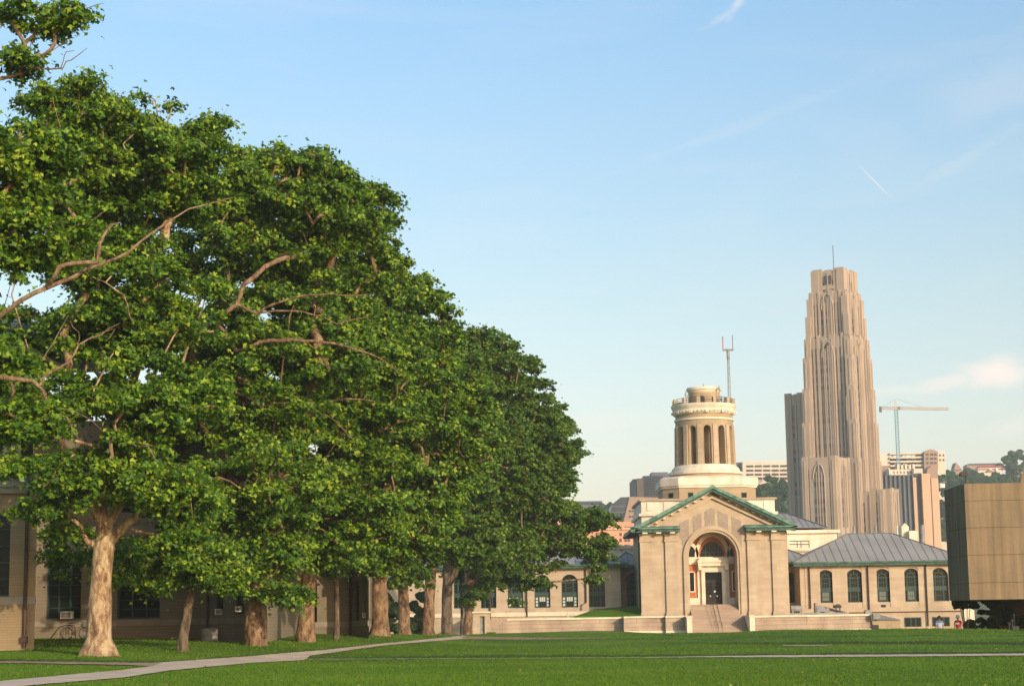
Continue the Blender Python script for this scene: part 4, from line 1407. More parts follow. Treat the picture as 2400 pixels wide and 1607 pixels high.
part(MB().lathe(CX, DR, [(R1t - .02, zA1 + .25), (R1t - .02, zr(974))], 64), 'frieze', M['stone_dark'], hall)
Rc = 154 * s_ / 2
part(MB().lathe(CX, DR, [(R1t + .1, zr(974)), (R1t + .35, zr(968)), (Rc - .25, zr(963)), (Rc - .05, zr(956)), (Rc, zr(953)), (Rc - .02, zr(951))], 64), 'cornice', M['white_stone'], hall)
for k in range(48):
    if k % 4 == 0:
        mbk = MB()
    a = 2 * math.pi * k / 48; w = 0.022 if k % 4 else 0.045
    big = 0.0 if k % 4 else 0.09
    mbk.add([cyl(R1t + .40 + big, a - w, zr(971) - big), cyl(R1t + .40 + big, a + w, zr(971) - big), cyl(R1t + .46 + big, a + w, zr(966.5)), cyl(R1t + .46 + big, a - w, zr(966.5)), cyl(R1t, a - w, zr(971) - big), cyl(R1t, a + w, zr(971) - big), cyl(R1t, a + w, zr(966.5)), cyl(R1t, a - w, zr(966.5))],
            [(0, 1, 2, 3), (0, 3, 7, 4), (1, 5, 6, 2), (0, 4, 5, 1), (3, 2, 6, 7)])
    if k % 4 == 3: part(mbk, 'bracket', M['white_stone'], hall)
zd = zr(951)
rail = MB()
for k in range(12):
    a = 2 * math.pi * (k + 0.5) / 12; rr = Rc - .45; w = 0.05
    mbk = MB().add([cyl(rr + .3, a - w, zd), cyl(rr + .3, a + w, zd), cyl(rr + .3, a + w, zd + .82), cyl(rr + .3, a - w, zd + .82), cyl(rr - .3, a - w, zd), cyl(rr - .3, a + w, zd), cyl(rr - .3, a + w, zd + .82), cyl(rr - .3, a - w, zd + .82)],
                   [(0, 1, 2, 3), (0, 3, 7, 4), (1, 5, 6, 2), (3, 2, 6, 7), (5, 4, 7, 6)])
    part(mbk, 'parapet_post', M['stone'], hall)
for zz in (0.25, 0.5, 0.8):
    rail.tube([cyl(Rc - .45, 2 * math.pi * i / 48, zd + zz) for i in range(49)], 0.035, 4)
part(rail, 'parapet_rail', M['metal_dark'], hall)
Rt = 72 * s_ / 2; CT = CX + 0.1
mb = MB().lathe(CT, DR, [(Rt, zd), (Rt, zr(921)), (Rt + .12, zr(920)), (Rt + .1, zr(917)), (Rt + .3, zr(916)), (Rt + .32, zr(911)), (Rt + .2, zr(909))], 48)
tur = part(mb, 'turret', M['white_stone'], hall, smooth=False)
part(MB().lathe(CT, DR, [(Rt + .03, zd), (Rt + .03, zr(922))], 48), 'turret_wall', M['stone_dark'], tur)
xD = PX(1645, 940, DR - Rt)
part(MB().prism_y(arch_poly(xD - .38, xD + .38, zd, zr(931)), DR - Rt - .18, DR - Rt + .4), 'turret_door', M['metal_dark'], tur)
part(MB().lathe(CT + .5, DR, [(.75, zr(909)), (.6, zr(907))], 20).tube([(CT, DR, zr(909)), (CT, DR, zr(900))], 0.04, 4), 'roof_hatch', M['metal_dark'], tur)
for a, y0_, y1_ in ((1607, 945, 916), (1613, 940, 921), (1686, 950, 902), (1690, 948, 926)):
    x = PX(a, 930, DR - 2); mb = MB().tube([(x, DR - 2, zd), (x, DR - 2, PZ(a, y1_, DR - 2))], 0.05, 5).box(x - .12, x + .12, DR - 2.1, DR - 1.9, PZ(a, y1_ + 12, DR - 2), PZ(a, y1_ + 5, DR - 2))
    single(mb, 'whip_antenna', M['metal'], (x, DR - 2, zd), {1607: 'thin pole antenna left of the tower turret, tallest on that side', 1613: 'short antenna post close against the left of the turret',
                                                           1686: 'tall thin antenna standing right of the tower turret', 1690: 'short stub antenna on the right of the tower deck'}[a], 'antenna', 'antennas on the tower deck')

# radio mast
DM = 262.0
xm = PX(1709, 960, DM); zb_ = zd - 14
mast = thing('radio_mast', 'tall grey lattice mast with a two pronged red and white head behind the round tower', 'mast', (xm, DM, zb_))
mb = MB(); n = 26; zt_ = PZ(1706, 826, DM); xt = PX(1706.5, 826, DM)
leg = lambda t, k: (xm + (xt - xm) * t + (0.42 * (1 - t) + 0.14 * t) * math.cos(k * 2.094 + .3), DM + (0.42 * (1 - t) + 0.14 * t) * math.sin(k * 2.094 + .3), zb_ + (zt_ - zb_) * t)
for k in range(3):
    mb.tube([leg(i / n, k) for i in range(n + 1)], 0.035, 4)
    for i in range(n):
        mb.tube([leg(i / n, k), leg((i + 1) / n, k + 1)], 0.018, 3)
        mb.tube([leg(i / n, k), leg(i / n, k + 1)], 0.018, 3)
part(mb, 'lattice', M['metal'], mast)
mb = MB().box(xt - 0.75, xt + 0.75, DM - 0.3, DM + 0.3, zt_ + .3, zt_ + .5); mb.tube([(xt, DM, zt_ - 1), (xt, DM, zt_ + .4)], 0.22, 8)
part(mb, 'platform', M['metal'], mast)
for a, y1_, mt in ((1694, 788, 'red_paint'), (1717, 785, 'metal')):
    x = PX(a, 800, DM); part(MB().tube([(x, DM, zt_ + .4), (x, DM, PZ(a, y1_, DM))], 0.075, 6), 'prong', M[mt], mast)

# clutter on the right terrace
def clutter(name, label, cat, mb, mt, loc): return single(mb, name, M[mt], loc, label, cat)


def px_box(mb, a, b, yt, yb_, D, d):
    return mb.box(PX(a, (yt + yb_) / 2, D), PX(b, (yt + yb_) / 2, D), D, D + d, PZ((a + b) / 2, yb_, D), PZ((a + b) / 2, yt, D))


DC = 231.0
ztc = PZ(1950, 1439, DC)
mb = MB().box(PX(1850, 1430, DC), PX(2050, 1430, DC), 228.5, DW - 0.01, -1, ztc)
part(mb, 'terrace_floor', M['granite'], tw)
mb = MB(); xa = PX(1856, 1425, DC); xb = PX(1881, 1425, DC); zc = ztc + 0.75
mb.tube([(xa, DC + 1, zc), (xa + .1, DC + 1, zc), (xb - .1, DC + 1, zc), (xb, DC + 1, zc)], 0.42, 14); mb.box(xa + .1, xa + .3, DC + .6, DC + 1.4, ztc, zc - .2).box(xb - .3, xb - .1, DC + .6, DC + 1.4, ztc, zc - .2)
clutter('storage_tank', 'pale horizontal tank on the terrace beside the portico', 'tank', mb, 'metal', (xa, DC, ztc))
mb = MB(); px_box(mb, 1914, 1934, 1418, 1433, DC, 1.6); px_box(mb, 1911, 1915, 1412, 1438, DC + .1, 1.2); px_box(mb, 1934.5, 1944, 1424, 1434, DC, 1.2)
clutter('air_handler', 'grey machine with ducts on the terrace under the first arched window', 'machine', mb, 'metal', (PX(1920, 1430, DC), DC, ztc))
mb = MB(); a_ = P(1932, 1419, DC); b_ = P(1988, 1433, DC)
mb.prism_y([(a_.x, a_.z - .35), (b_.x, b_.z - .2), (b_.x, b_.z), (a_.x, a_.z)], DC + 1.8, DC + 3.4); mb.box(b_.x - .3, b_.x, DC + 1.9, DC + 3.3, ztc, b_.z - .2).box(a_.x, a_.x + .3, DC + 1.9, DC + 3.3, ztc, a_.z - .3)
clutter('sloping_duct', 'long dark grey duct sloping down behind the terrace machine', 'duct', mb, 'metal_dark', (a_.x, DC + 2, ztc))
mb = MB(); px_box(mb, 1957, 1972, 1417, 1424, DC + 4, 1.4); px_box(mb, 1959, 1961, 1423, 1440, DC + 4.2, .2); px_box(mb, 1968, 1970, 1423, 1440, DC + 4.2, .2); px_box(mb, 1961, 1968, 1415, 1417.2, DC + 4.2, .8)
clutter('cooling_unit', 'small dark box unit on legs between the first two arched windows', 'machine', mb, 'metal_dark', (PX(1964, 1420, DC), DC + 4, ztc))
mb = MB(); px_box(mb, 1850, 1990, 1435, 1440, DC - 1.5, .8)
clutter('roof_sheet', 'low pale slab running along the top of the terrace by the machines', 'slab', mb, 'metal', (PX(1880, 1436, DC), DC - 1.5, ztc))
mb = MB(); px_box(mb, 2028, 2043, 1430, 1437, DC, 1.0); px_box(mb, 2030, 2041, 1428, 1430.2, DC + .1, .7)
clutter('utility_box', 'pale grey box at the foot of the middle downpipe', 'box', mb, 'metal', (PX(2035, 1433, DC), DC, ztc))
# little annex with a grey lean-to roof at the end of the terrace
an = thing('annex', 'tiny tan annex with a sloping blue grey roof at the end of the terrace wall', 'shed', (PX(2050, 1470, 227), 227, -0.6))
z0a = PZ(2070, 1452, 226.6)
part(MB().box(PX(2045, 1460, 226.6), PX(2110, 1460, 226.6), 226.6, 231, -2, z0a), 'wall', M['stone_dark'], an)
A_, B_, C_ = P(2045, 1439, 230), P(2063, 1439, 230), P(2111, 1451, 226.5)
mb = MB().add([(A_.x, 226.4, z0a), (C_.x, 226.4, z0a), (C_.x, 231, z0a), (A_.x, 231, z0a), (A_.x, 231, A_.z), (B_.x, 231, A_.z)], [(0, 1, 5, 4), (1, 2, 5), (0, 4, 3), (2, 3, 4, 5), (0, 3, 2, 1)])
part(mb, 'roof', M['roof'], an)
part(MB().box(PX(2046, 1462, 226.6), PX(2059, 1462, 226.6), 226.53, 226.597, -1, PZ(2050, 1463, 226.6)), 'hatch', M['metal_dark'], an)
mb = MB(); px_box(mb, 2047, 2063, 1437, 1450, 226, 1.0)
part(mb, 'roof_box', M['metal'], an)
# entrance block at the left wing
en = thing('side_entrance', 'small cream entrance block with a grey door beyond the last tree trunks', 'entrance', (PX(1130, 1488, 227), 227, gz(PX(1130, 1488, 227), 227)))
ops = [(PX(1125, 1460, 226.5), PX(1136, 1460, 226.5), -0.8, PZ(1130, 1443, 226.5), False)]
part(wall_open(MB(), PX(1108, 1460, 226.5), PX(1149, 1460, 226.5), -0.8, PZ(1130, 1436, 226.5), 226.5, 0.5, ops), 'wall', M['stone'], en)
part(MB().box(PX(1107, 1460, 226.5), PX(1150, 1460, 226.5), 226.3, 237.9, PZ(1130, 1436, 226.5) + .003, PZ(1130, 1432, 226.5)), 'roof_slab', M['white_stone'], en)
part(MB().box(ops[0][0], ops[0][1], 226.9, 227, -0.8, ops[0][3]), 'door', M['metal'], en)
mb = MB().lathe(PX(1331, 1437, 228), 228, [(0.09, PZ(1331, 1446, 228)), (0.04, PZ(1331, 1445, 228)), (0.04, PZ(1331, 1439, 228)), (0.16, PZ(1331, 1438.5, 228)), (0.18, PZ(1331, 1437, 228)), (0.08, PZ(1331, 1435.5, 228))], 12)
single(mb, 'globe_lamp', M['white_paint'], (PX(1331, 1437, 228), 228, PZ(1331, 1446, 228)), 'small white globe lamp on the terrace wall left of the portico', 'lamp')
# small shrub mound

# ------------------------------------------------------------------ far city
GZF = -14.0
DCT = 850.0


def far_block(parent, xa, xb, yt, D, depth, mat, name='wall', zb=GZF - 4):
    mb = MB().box(PX(xa, 1200, D), PX(xb, 1200, D), D, D + depth, zb, PZ((xa + xb) / 2, yt, D))
    return part(mb, name, M[mat], parent)


# stepped gothic skyscraper, turned 33 degrees
TH = math.radians(-33)
cxT = PX(1968, 900, DCT + 15); cyT = DCT + 18
TT = Matrix.Translation((cxT, cyT, 0)) @ Matrix.Rotation(TH, 4, 'Z')
sky_t = thing('skyscraper', 'tall stepped gothic limestone skyscraper rising behind the hall', 'skyscraper', (cxT, cyT, GZF))
zT = lambda py, px=1960: PZ(px, py, DCT + 5)


def ribbed(parent, hw, z0, z1, strips, pier_d=0.7, name='tier', T=TT, crown=1.2, sides=(0, 1, 2, 3), gothic=None):
    """square shaft of half width hw: recessed window strips between projecting piers on each side"""
    core = part(MB(T).box(-hw + pier_d * .55, hw - pier_d * .55, -hw + pier_d * .55, hw - pier_d * .55, z0, z1 - 0.5), name, M['strip'], parent)
    pm = MB(T)
    ed = sorted(strips)
    segs = []
    c = -1.0
    for (u, w) in ed:
        segs.append((c, u - w / 2)); c = u + w / 2
    segs.append((c, 1.0))
    for s in range(4):
        R_ = T @ Matrix.Rotation(math.pi / 2 * s, 4, 'Z')
        m2 = MB(R_)
        for i, (a, b) in enumerate(segs):
            a_, b_ = a * hw, b * hw
            if i == 0: a_ = -hw + (pier_d if s % 2 else 0)
            if i == len(segs) - 1: b_ = hw - (pier_d if s % 2 else 0)
            pr = 0.0 if i % 2 == 0 else 0.35
            m2.box(a_ + 0.01, b_ - 0.01, -hw - (0 if i % 2 else 0.25), -hw + pier_d + 0.0, z0, z1 + (crown if i % 2 == 0 else crown * .4))
            # thin rib on wide piers
            if (b_ - a_) > 1.6:
                m2.box((a_ + b_) / 2 - 0.22, (a_ + b_) / 2 + 0.22, -hw - 0.55, -hw - 0.26, z0, z1 - 1)
        # head closing the strips
        m2.box(-hw + 0.8, hw - 0.8, -hw + 0.12, -hw + 0.6, z1 - 5.0, z1)
        pm.v += m2.v[:0]
        o_ = len(pm.v); pm.v += m2.v; pm.f += [tuple(i + o_ for i in f) for f in m2.f]
    part(pm, 'piers', M['lime'], core)
    if gothic:
        for s in range(4):
            R_ = T @ Matrix.Rotation(math.pi / 2 * s, 4, 'Z')
            gw, gt, gb = gothic
            g = MB(R_)
            pts = [(-gw, gb), (gw, gb), (gw, gt - gw * 2.4)]
            n = 8
            for i in range(1, n + 1):
                t = i / n; pts.append((gw * (1 - t ** 1.6), gt - gw * 2.4 + gw * 2.4 * math.sin(t * math.pi / 2) ** 1.0))
            for i in range(n - 1, -1, -1):
                t = i / n; pts.append((-gw * (1 - t ** 1.6), gt - gw * 2.4 + gw * 2.4 * math.sin(t * math.pi / 2)))
            g.prism_y(pts, -hw - 0.05, -hw + 0.65)
            gp = part(g, 'gothic_window', M['strip'], core)
            rb = MB(R_)
            for k in range(len(pts) - 1):
                if k == 0: continue
                rb.tube([(pts[k][0], -hw - 0.25, pts[k][1]), (pts[k + 1][0], -hw - 0.25, pts[k + 1][1])], 0.3, 4)
            for k in (-0.45, 0, 0.45):
                rb.box(k * gw - 0.22, k * gw + 0.22, -hw - 0.35, -hw - 0.06, gb, gt - gw * (0.6 + 1.6 * abs(k)))
            part(rb, 'tracery', M['lime'], gp)
    return core


ST = [(-0.74, 0.08), (-0.56, 0.10), (-0.36, 0.07), (0.0, 0.12), (0.36, 0.07), (0.56, 0.10), (0.74, 0.08)]
h1, h2, h3 = 7.6, 9.3, 10.9
ribbed(sky_t, h1, zT(690), zT(628), [(-0.3, 0.14), (0.3, 0.14)], 0.9, 'crown_tier', crown=1.0)
for k in range(4):   # solid corner turrets of the crown and the open lantern slot
    R_ = TT @ Matrix.Rotation(math.pi / 2 * k, 4, 'Z')
    mb = MB(R_).box(h1 - 3.0, h1 + 0.7, -h1 - 0.7, -h1 + 3.0, zT(690), zT(626)).box(h1 - 2.2, h1 + 0.1, -h1 - 0.1, -h1 + 2.2, zT(626), zT(623))
    part(mb, 'corner_turret', M['lime'], sky_t)
mb = MB(TT).box(-h1 + 1, h1 - 1, -h1 - 0.35, -h1 + 1.5, zT(672), zT(663)); part(mb, 'balcony', M['lime'], sky_t)
mb = MB(TT).box(-1.9, 1.9, -h1 - 0.4, -h1 - 0.36, zT(660), zT(640)); part(mb, 'lantern_opening', M['far_window'], sky_t)
ribbed(sky_t, h2, zT(790), zT(682), ST, 1.2, 'upper_tier', crown=1.0, gothic=(3.0, zT(684), zT(778)))
for k in range(4):
    R_ = TT @ Matrix.Rotation(math.pi / 2 * k, 4, 'Z')
    mb = MB(R_).box(h2 - 2.1, h2 + 0.9, -h2 - 0.9, -h2 + 2.1, zT(790), zT(693)).box(h2 - 1.0, h2 + 1.6, -h2 - 1.6, -h2 + 1.0, zT(790), zT(735))
    part(mb, 'corner_buttress', M['lime'], sky_t)
ribbed(sky_t, h3, GZF - 5, zT(787), ST, 1.3, 'main_shaft', crown=1.4, gothic=(3.1, zT(797), zT(1075)))
for k in range(4):
    R_ = TT @ Matrix.Rotation(math.pi / 2 * k, 4, 'Z')
    for (ins, outs, yt) in ((2.4, 0.7, 787), (2.0, 1.4, 832), (1.5, 2.0, 905), (1.1, 2.6, 985), (0.7, 3.2, 1075)):
        mb = MB(R_).box(h3 - ins, h3 + outs, -h3 - outs, -h3 + ins, GZF - 5, zT(yt))
        mb.box(h3 + outs - 1.6, h3 + outs - 1.0, -h3 - outs - 0.35, -h3 - outs, GZF - 5, zT(yt) - 2)
        mb.box(h3 + outs, h3 + outs + 0.35, -h3 - outs + 1.0, -h3 - outs + 1.6, GZF - 5, zT(yt) - 2)
        part(mb, 'corner_buttress', M['lime'], sky_t)
    for (u, yt, ww, pr) in ((-9.3, 850, 1.0, 1.5), (9.2, 930, 1.0, 2.0), (7.1, 960, .5, .9)):
        part(MB(R_).box(u - ww / 2, u + ww / 2, -h3 - pr, -h3 - 0.26, GZF - 5, zT(yt)), 'buttress_rib', M['lime'], sky_t)
part(MB().tube([(cxT, cyT, zT(628)), (cxT, cyT, zT(562))], 0.16, 5), 'aerial', M['metal_dark'], sky_t)
# lower blocks in front
TF = Matrix.Translation((PX(1944, 1200, DCT - 14), DCT - 10, 0)) @ Matrix.Rotation(TH, 4, 'Z')
ribbed(sky_t, 8.2, GZF - 5, zT(1082), [(-0.62, 0.07), (0.62, 0.07)], 0.9, 'front_block', T=TF, crown=0.8, gothic=(2.7, zT(1095), zT(1240)))
TF = Matrix.Translation((PX(2063, 1200, DCT - 6), DCT + 4, 0)) @ Matrix.Rotation(TH, 4, 'Z')
ribbed(sky_t, 6.3, GZF - 5, zT(1155), [(-0.5, 0.14), (0.5, 0.14)], 0.7, 'side_block', T=TF, crown=0.8)
TF = Matrix.Translation((PX(2086, 1200, DCT - 8), DCT + 3, 0)) @ Matrix.Rotation(TH, 4, 'Z')
ribbed(sky_t, 5.0, GZF - 5, zT(1151), [(-0.05, 0.3)], 0.7, 'side_block', T=TF, crown=0.8)
TF = Matrix.Translation((PX(1881, 1200, DCT + 42), DCT + 42, 0)) @ Matrix.Rotation(TH, 4, 'Z')
ribbed(sky_t, 4.9, GZF - 5, PZ(1865, 927, DCT + 42), [(-0.15, 0.28), (0.25, 0.12)], 0.7, 'rear_wing', T=TF, crown=0.8)
# other towers of the town


def windows_grid(parent, cols, rows, D, mat='far_window', proud=0.12, name='window'):
    for (a, b) in cols:
        for (t, bo) in rows:
            mb = MB().box(PX(a, (t + bo) / 2, D), PX(b, (t + bo) / 2, D), D - proud, D - 0.01, PZ((a + b) / 2, bo, D), PZ((a + b) / 2, t, D))
            part(mb, name, M[mat], parent)


D1 = 620.0
b = thing('brick_office', 'orange pink brick building with grid of small windows showing left of the portico', 'building', (PX(1400, 1280, D1), D1, GZF))
far_block(b, 1225, 1494, 1224, D1, 40, 'pinkbrick')
zq = PZ(1440, 1241, D1)
part(MB().box(PX(1225, 1240, D1) - .5, PX(1494, 1240, D1) + .5, D1 - .5, D1 + 2, zq, zq + .7), 'cornice', M['tanbrick'], b)
cols = [(c + k * 2.9, c + k * 2.9 + 2.2) for c in (1360, 1396, 1414, 1452, 1464, 1471) for k in (0, 1)]
windows_grid(b, cols, [(1233, 1240), (1248, 1255), (1261, 1269), (1275, 1281)], D1)
b2 = thing('red_brick_house_block', 'low brick building glimpsed through the foliage left of the orange block', 'building', (PX(1290, 1290, 560), 560, GZF))
far_block(b2, 1150, 1345, 1240, 560, 30, 'tanbrick')
windows_grid(b2, [(1220, 1226), (1250, 1256), (1282, 1288), (1310, 1316)], [(1252, 1259), (1268, 1275)], 560)
b3 = thing('cream_block', 'small blank cream building above the orange brick block', 'building', (PX(1420, 1215, 660), 660, GZF))
far_block(b3, 1405, 1432, 1204, 660, 20, 'cream_far'); far_block(b3, 1270, 1320, 1165, 662, 20, 'cream_far', 'lower_wing')
b4 = thing('slanted_clinic', 'brown building with sloping dark glass front above the orange block', 'building', (PX(1480, 1200, 800), 800, GZF))
D4 = 800.0
pts = [(1424, 1224), (1460, 1223), (1475, 1164), (1455, 1164.5), (1436, 1180)]
mb = MB().prism_y([(PX(a, y, D4), PZ(a, y, D4)) for a, y in pts], D4, D4 + 30); part(mb, 'glass_front', M['darkglass_far'], b4)
for y in (1185, 1199, 1212):
    t = (1224 - y) / 60
    mb = MB().box(PX(1427 + 8 * t, y, D4), PX(1460 + 14 * t, y, D4), D4 - .3, D4 - .02, PZ(1440, y + 2.5, D4), PZ(1440, y, D4)); part(mb, 'floor_band', M['bluegrey'], b4)
pts = [(1460.3, 1224), (1560, 1224), (1560, 1166), (1475.3, 1164)]
mb = MB().prism_y([(PX(a, y, D4), PZ(a, y, D4)) for a, y in pts], D4 - 1, D4 + 30); part(mb, 'wall', M['brownbrick'], b4)
windows_grid(b4, [(1474, 1479), (1480.5, 1487), (1488, 1498)], [(1195, 1199), (1208, 1212)], D4 - 1)
b5 = thing('brown_hospital_tower', 'blocky brown and grey tower cluster above the slanted building', 'building', (PX(1540, 1140, 1000), 1000, GZF))
D5 = 1000.0
far_block(b5, 1485, 1494, 1122, D5 + 2, 30, 'bluegrey'); far_block(b5, 1494.2, 1510, 1120.5, D5, 30, 'brownbrick', 'slim_block')  # blue-grey stands in for the shaded faces, brown for the lit front
far_block(b5, 1510.2, 1578, 1114, D5 + 8, 30, 'bluegrey', 'main_block'); far_block(b5, 1529, 1568, 1106, D5 + 16, 14, 'bluegrey', 'plant_room'); far_block(b5, 1573, 1600, 1106, D5 + 22, 20, 'brownbrick', 'rear_block')
for k in range(7):
    y = 1120 + k * 6
    part(MB().box(PX(1512, y, D5 + 8), PX(1577, y, D5 + 8), D5 + 7.7, D5 + 7.98, PZ(1545, y + 1.6, D5 + 8), PZ(1545, y, D5 + 8)), 'window_band', M['darkglass_far'], b5)
b6 = thing('long_flat_block', 'long low blue grey block on the skyline at the edge of the trees', 'building', (PX(1370, 1180, 1300), 1300, GZF))
far_block(b6, 1290, 1412, 1174, 1300, 20, 'bluegrey'); far_block(b6, 1345, 1351, 1172, 1297, 10, 'cream_far', 'slim_block')
for k in range(9):
    a = 1354 + k * 6.4
    part(MB().box(PX(a, 1178, 1300), PX(a + 5, 1178, 1300), 1299, 1299.9, PZ(a, 1181, 1300), PZ(a, 1175.5, 1300)), 'window', M['darkglass_far'], b6)
b7 = thing('white_office', 'white office block with horizontal window bands right of the round tower', 'building', (PX(1800, 1100, 1150), 1150, GZF))
D7 = 1150.0
far_block(b7, 1744, 1870, 1080, D7, 25, 'cream_far'); far_block(b7, 1722, 1743.8, 1083, D7 + 6, 25, 'bluegrey', 'shaded_wing')  # blue-grey colour stands in for shade on the office's left part
for j, y in enumerate((1090, 1100, 1109.5, 1118.5)):
    for k in range(6):
        a = 1749 + k * 19.8
        part(MB().box(PX(a, y, D7), PX(a + 16.5, y, D7), D7 - .3, D7 - .02, PZ(a, y + 4.6 - .15 * k, D7), PZ(a, y - .15 * k, D7)), 'window', M['far_window'], b7)
    part(MB().box(PX(1722, y + 3, D7 + 6), PX(1743, y + 3, D7 + 6), D7 + 5.6, D7 + 5.98, PZ(1730, y + 6, D7), PZ(1730, y + 2, D7)), 'window_band', M['darkglass_far'], b7)
b8 = thing('ribbed_dark_tower', 'dark glass and tan brick tower with vertical ribs right of the skyscraper', 'building', (PX(2140, 1180, 900), 900, GZF))
D8 = 900.0
far_block(b8, 2070, 2143, 1113, D8, 30, 'darkglass_far', 'glass_wall')
for k in range(7):
    a = 2076 + k * 10.5
    part(MB().box(PX(a, 1180, D8), PX(a + 4.6, 1180, D8), D8 - 1.2, D8 - .02, GZF - 4, PZ(a, 1112.5, D8)), 'rib', M['bluegrey'], b8)
far_block(b8, 2143.2, 2151, 1118, D8 - 2, 30, 'tanbrick', 'brick_pier'); far_block(b8, 2151.2, 2164, 1108, D8 - 1, 30, 'darkglass_far', 'glass_wall')
far_block(b8, 2164.2, 2184, 1109, D8 - 4, 30, 'tanbrick', 'brick_shaft'); far_block(b8, 2184.2, 2186, 1114, D8 - 2, 30, 'brownbrick', 'brick_recess'); far_block(b8, 2186.2, 2203, 1120, D8 - 4, 30, 'tanbrick', 'brick_shaft')
b9 = thing('crenellated_building', 'cream building with toothed roofline behind the ribbed tower', 'building', (PX(2120, 1100, 1000), 1000, GZF))
D9 = 1000.0
far_block(b9, 2088, 2146, 1099, D9, 30, 'cream_far'); far_block(b9, 2146.2, 2167, 1097, D9 - 4, 30, 'cream_far', 'end_block')
for k in range(5):
    a = 2103 + k * 9
    part(MB().box(PX(a, 1095, D9), PX(a + 5.5, 1095, D9), D9, D9 + 6, PZ(a, 1099.5, D9), PZ(a, 1087 + (k % 2) * 2, D9)), 'parapet_tooth', M['cream_far'], b9)
windows_grid(b9, [(2094 + 8 * k, 2096.5 + 8 * k) for k in range(6)], [(1104, 1109)], D9)
b9b = thing('orange_gable_block', 'small brown brick block touching the right flank of the skyscraper', 'building', (PX(2075, 1100, 1010), 1010, GZF))
far_block(b9b, 2060, 2087, 1091, 1010, 20, 'brownbrick')
b10 = thing('unfinished_block', 'half built concrete frame building under the tower crane', 'building', (PX(2150, 1080, 1100), 1100, GZF))
D10 = 1100.0
far_block(b10, 2066, 2091, 1062, D10 + 2, 30, 'cream_far', 'white_wing')
far_block(b10, 2091.2, 2162, 1070, D10 + 6, 30, 'bluegrey', 'frame_core')
for j in range(4):
    part(MB().box(PX(2086, 1070, D10), PX(2165, 1070, D10), D10, D10 + 6, PZ(2120, 1062 + j * 9.5, D10) - .5, PZ(2120, 1060 + j * 9.5, D10)), 'floor_slab', M['cream_far'], b10)
random.seed(3)
for k in range(14):
    a = 2092 + k * 5.2; y = random.choice((1066, 1076, 1085)); h = random.choice((7, 9))
    part(MB().box(PX(a, y, D10), PX(a + random.uniform(2, 4.4), y, D10), D10 + 1, D10 + 3, PZ(a, y + h, D10), PZ(a, y, D10)), 'wall_panel', M[random.choice(['cream_far', 'white_paint', 'bluegrey', 'brownbrick'])], b10)
mb = MB().prism_y([(PX(2164, 1098, D10), PZ(2164, 1100, D10)), (PX(2197, 1098, D10), PZ(2197, 1100, D10))] + [(PX(2197 - 33 * i / 8, 1060, D10), PZ(2197 - 33 * i / 8, 1056 - 6 * math.sin(math.pi * i / 8) + 3, D10)) for i in range(9)], D10 - 2, D10 + 24)
part(mb, 'curved_block', M['brownbrick'], b10)
far_block(b10, 2197.2, 2221, 1057, D10, 24, 'cream_far', 'end_block')
windows_grid(b10, [(2170, 2176), (2180, 2187), (2189, 2195)], [(1062, 1067), (1072, 1077), (1082, 1087)], D10 - 2)
windows_grid(b10, [(2201, 2205), (2209, 2213)], [(1064, 1069), (1075, 1080)], D10)
b11 = thing('church_gable', 'small stone gabled building between the construction site and the hillside', 'building', (PX(2180, 1100, 1000), 1000, GZF))
mb = MB().prism_y([(PX(2167, 1110, D9), PZ(2167, 1112, D9)), (PX(2192, 1110, D9), PZ(2192, 1112, D9)), (PX(2192, 1102, D9), PZ(2192, 1102, D9)), (PX(2179, 1092, D9), PZ(2179, 1092, D9)), (PX(2167, 1102, D9), PZ(2167, 1102, D9))], D9 - 6, D9 + 10)
mb.box(PX(2167, 1110, D9), PX(2192, 1110, D9), D9 - 6, D9 + 10, GZF, PZ(2180, 1112, D9)); part(mb, 'wall', M['brownbrick'], b11)

# tower crane
DCR = 1060.0
cr_x = PX(2103, 1020, DCR)
crane = thing('tower_crane', 'pale tower crane with blue mast right of the skyscraper', 'crane', (cr_x, DCR, GZF))


def truss(mb, p0, p1, w, n, r, up):
    p0, p1 = Vector(p0), Vector(p1); d = (p1 - p0).normalized(); u = d.cross(Vector(up)).normalized() * w / 2; v = d.cross(u).normalized() * w / 2
    cs = [u + v, u - v, -u - v, -u + v]
    for c in cs: mb.tube([p0 + c, p1 + c], r, 4)
    for i in range(n):
        a = p0 + (p1 - p0) * i / n; b_ = p0 + (p1 - p0) * (i + 1) / n
        for k in range(4):
            mb.tube([a + cs[k], b_ + cs[(k + 1) % 4]], r * .6, 3); mb.tube([b_ + cs[k], b_ + cs[(k + 1) % 4]], r * .6, 3)
    return mb


M['crane_blue'] = material('crane_blue', (0.26, 0.42, 0.47)); M['crane_white'] = material('crane_white', (0.62, 0.52, 0.44))
zj = PZ(2103, 956, DCR)
part(truss(MB(), (cr_x, DCR, PZ(2106, 1100, DCR)), (cr_x, DCR, zj - 1), 1.6, 20, .15, (0, 1, 0)), 'mast', M['crane_blue'], crane)
part(truss(MB(), (PX(2100, 955, DCR), DCR, zj), (PX(2223, 956, DCR), DCR, zj - .9), 1.3, 26, .16, (0, 0, 1)), 'jib', M['crane_white'], crane)
part(truss(MB(), (PX(2066, 953, DCR), DCR, zj + .2), (cr_x, DCR, zj), 1.3, 7, .16, (0, 0, 1)), 'counter_jib', M['crane_white'], crane)
zap = PZ(2098, 934, DCR); xap = PX(2099, 934, DCR)
part(MB().tube([(cr_x - .5, DCR, zj), (xap, DCR, zap)], .35, 5).tube([(cr_x + .7, DCR, zj), (xap, DCR, zap)], .25, 5), 'apex', M['crane_white'], crane)
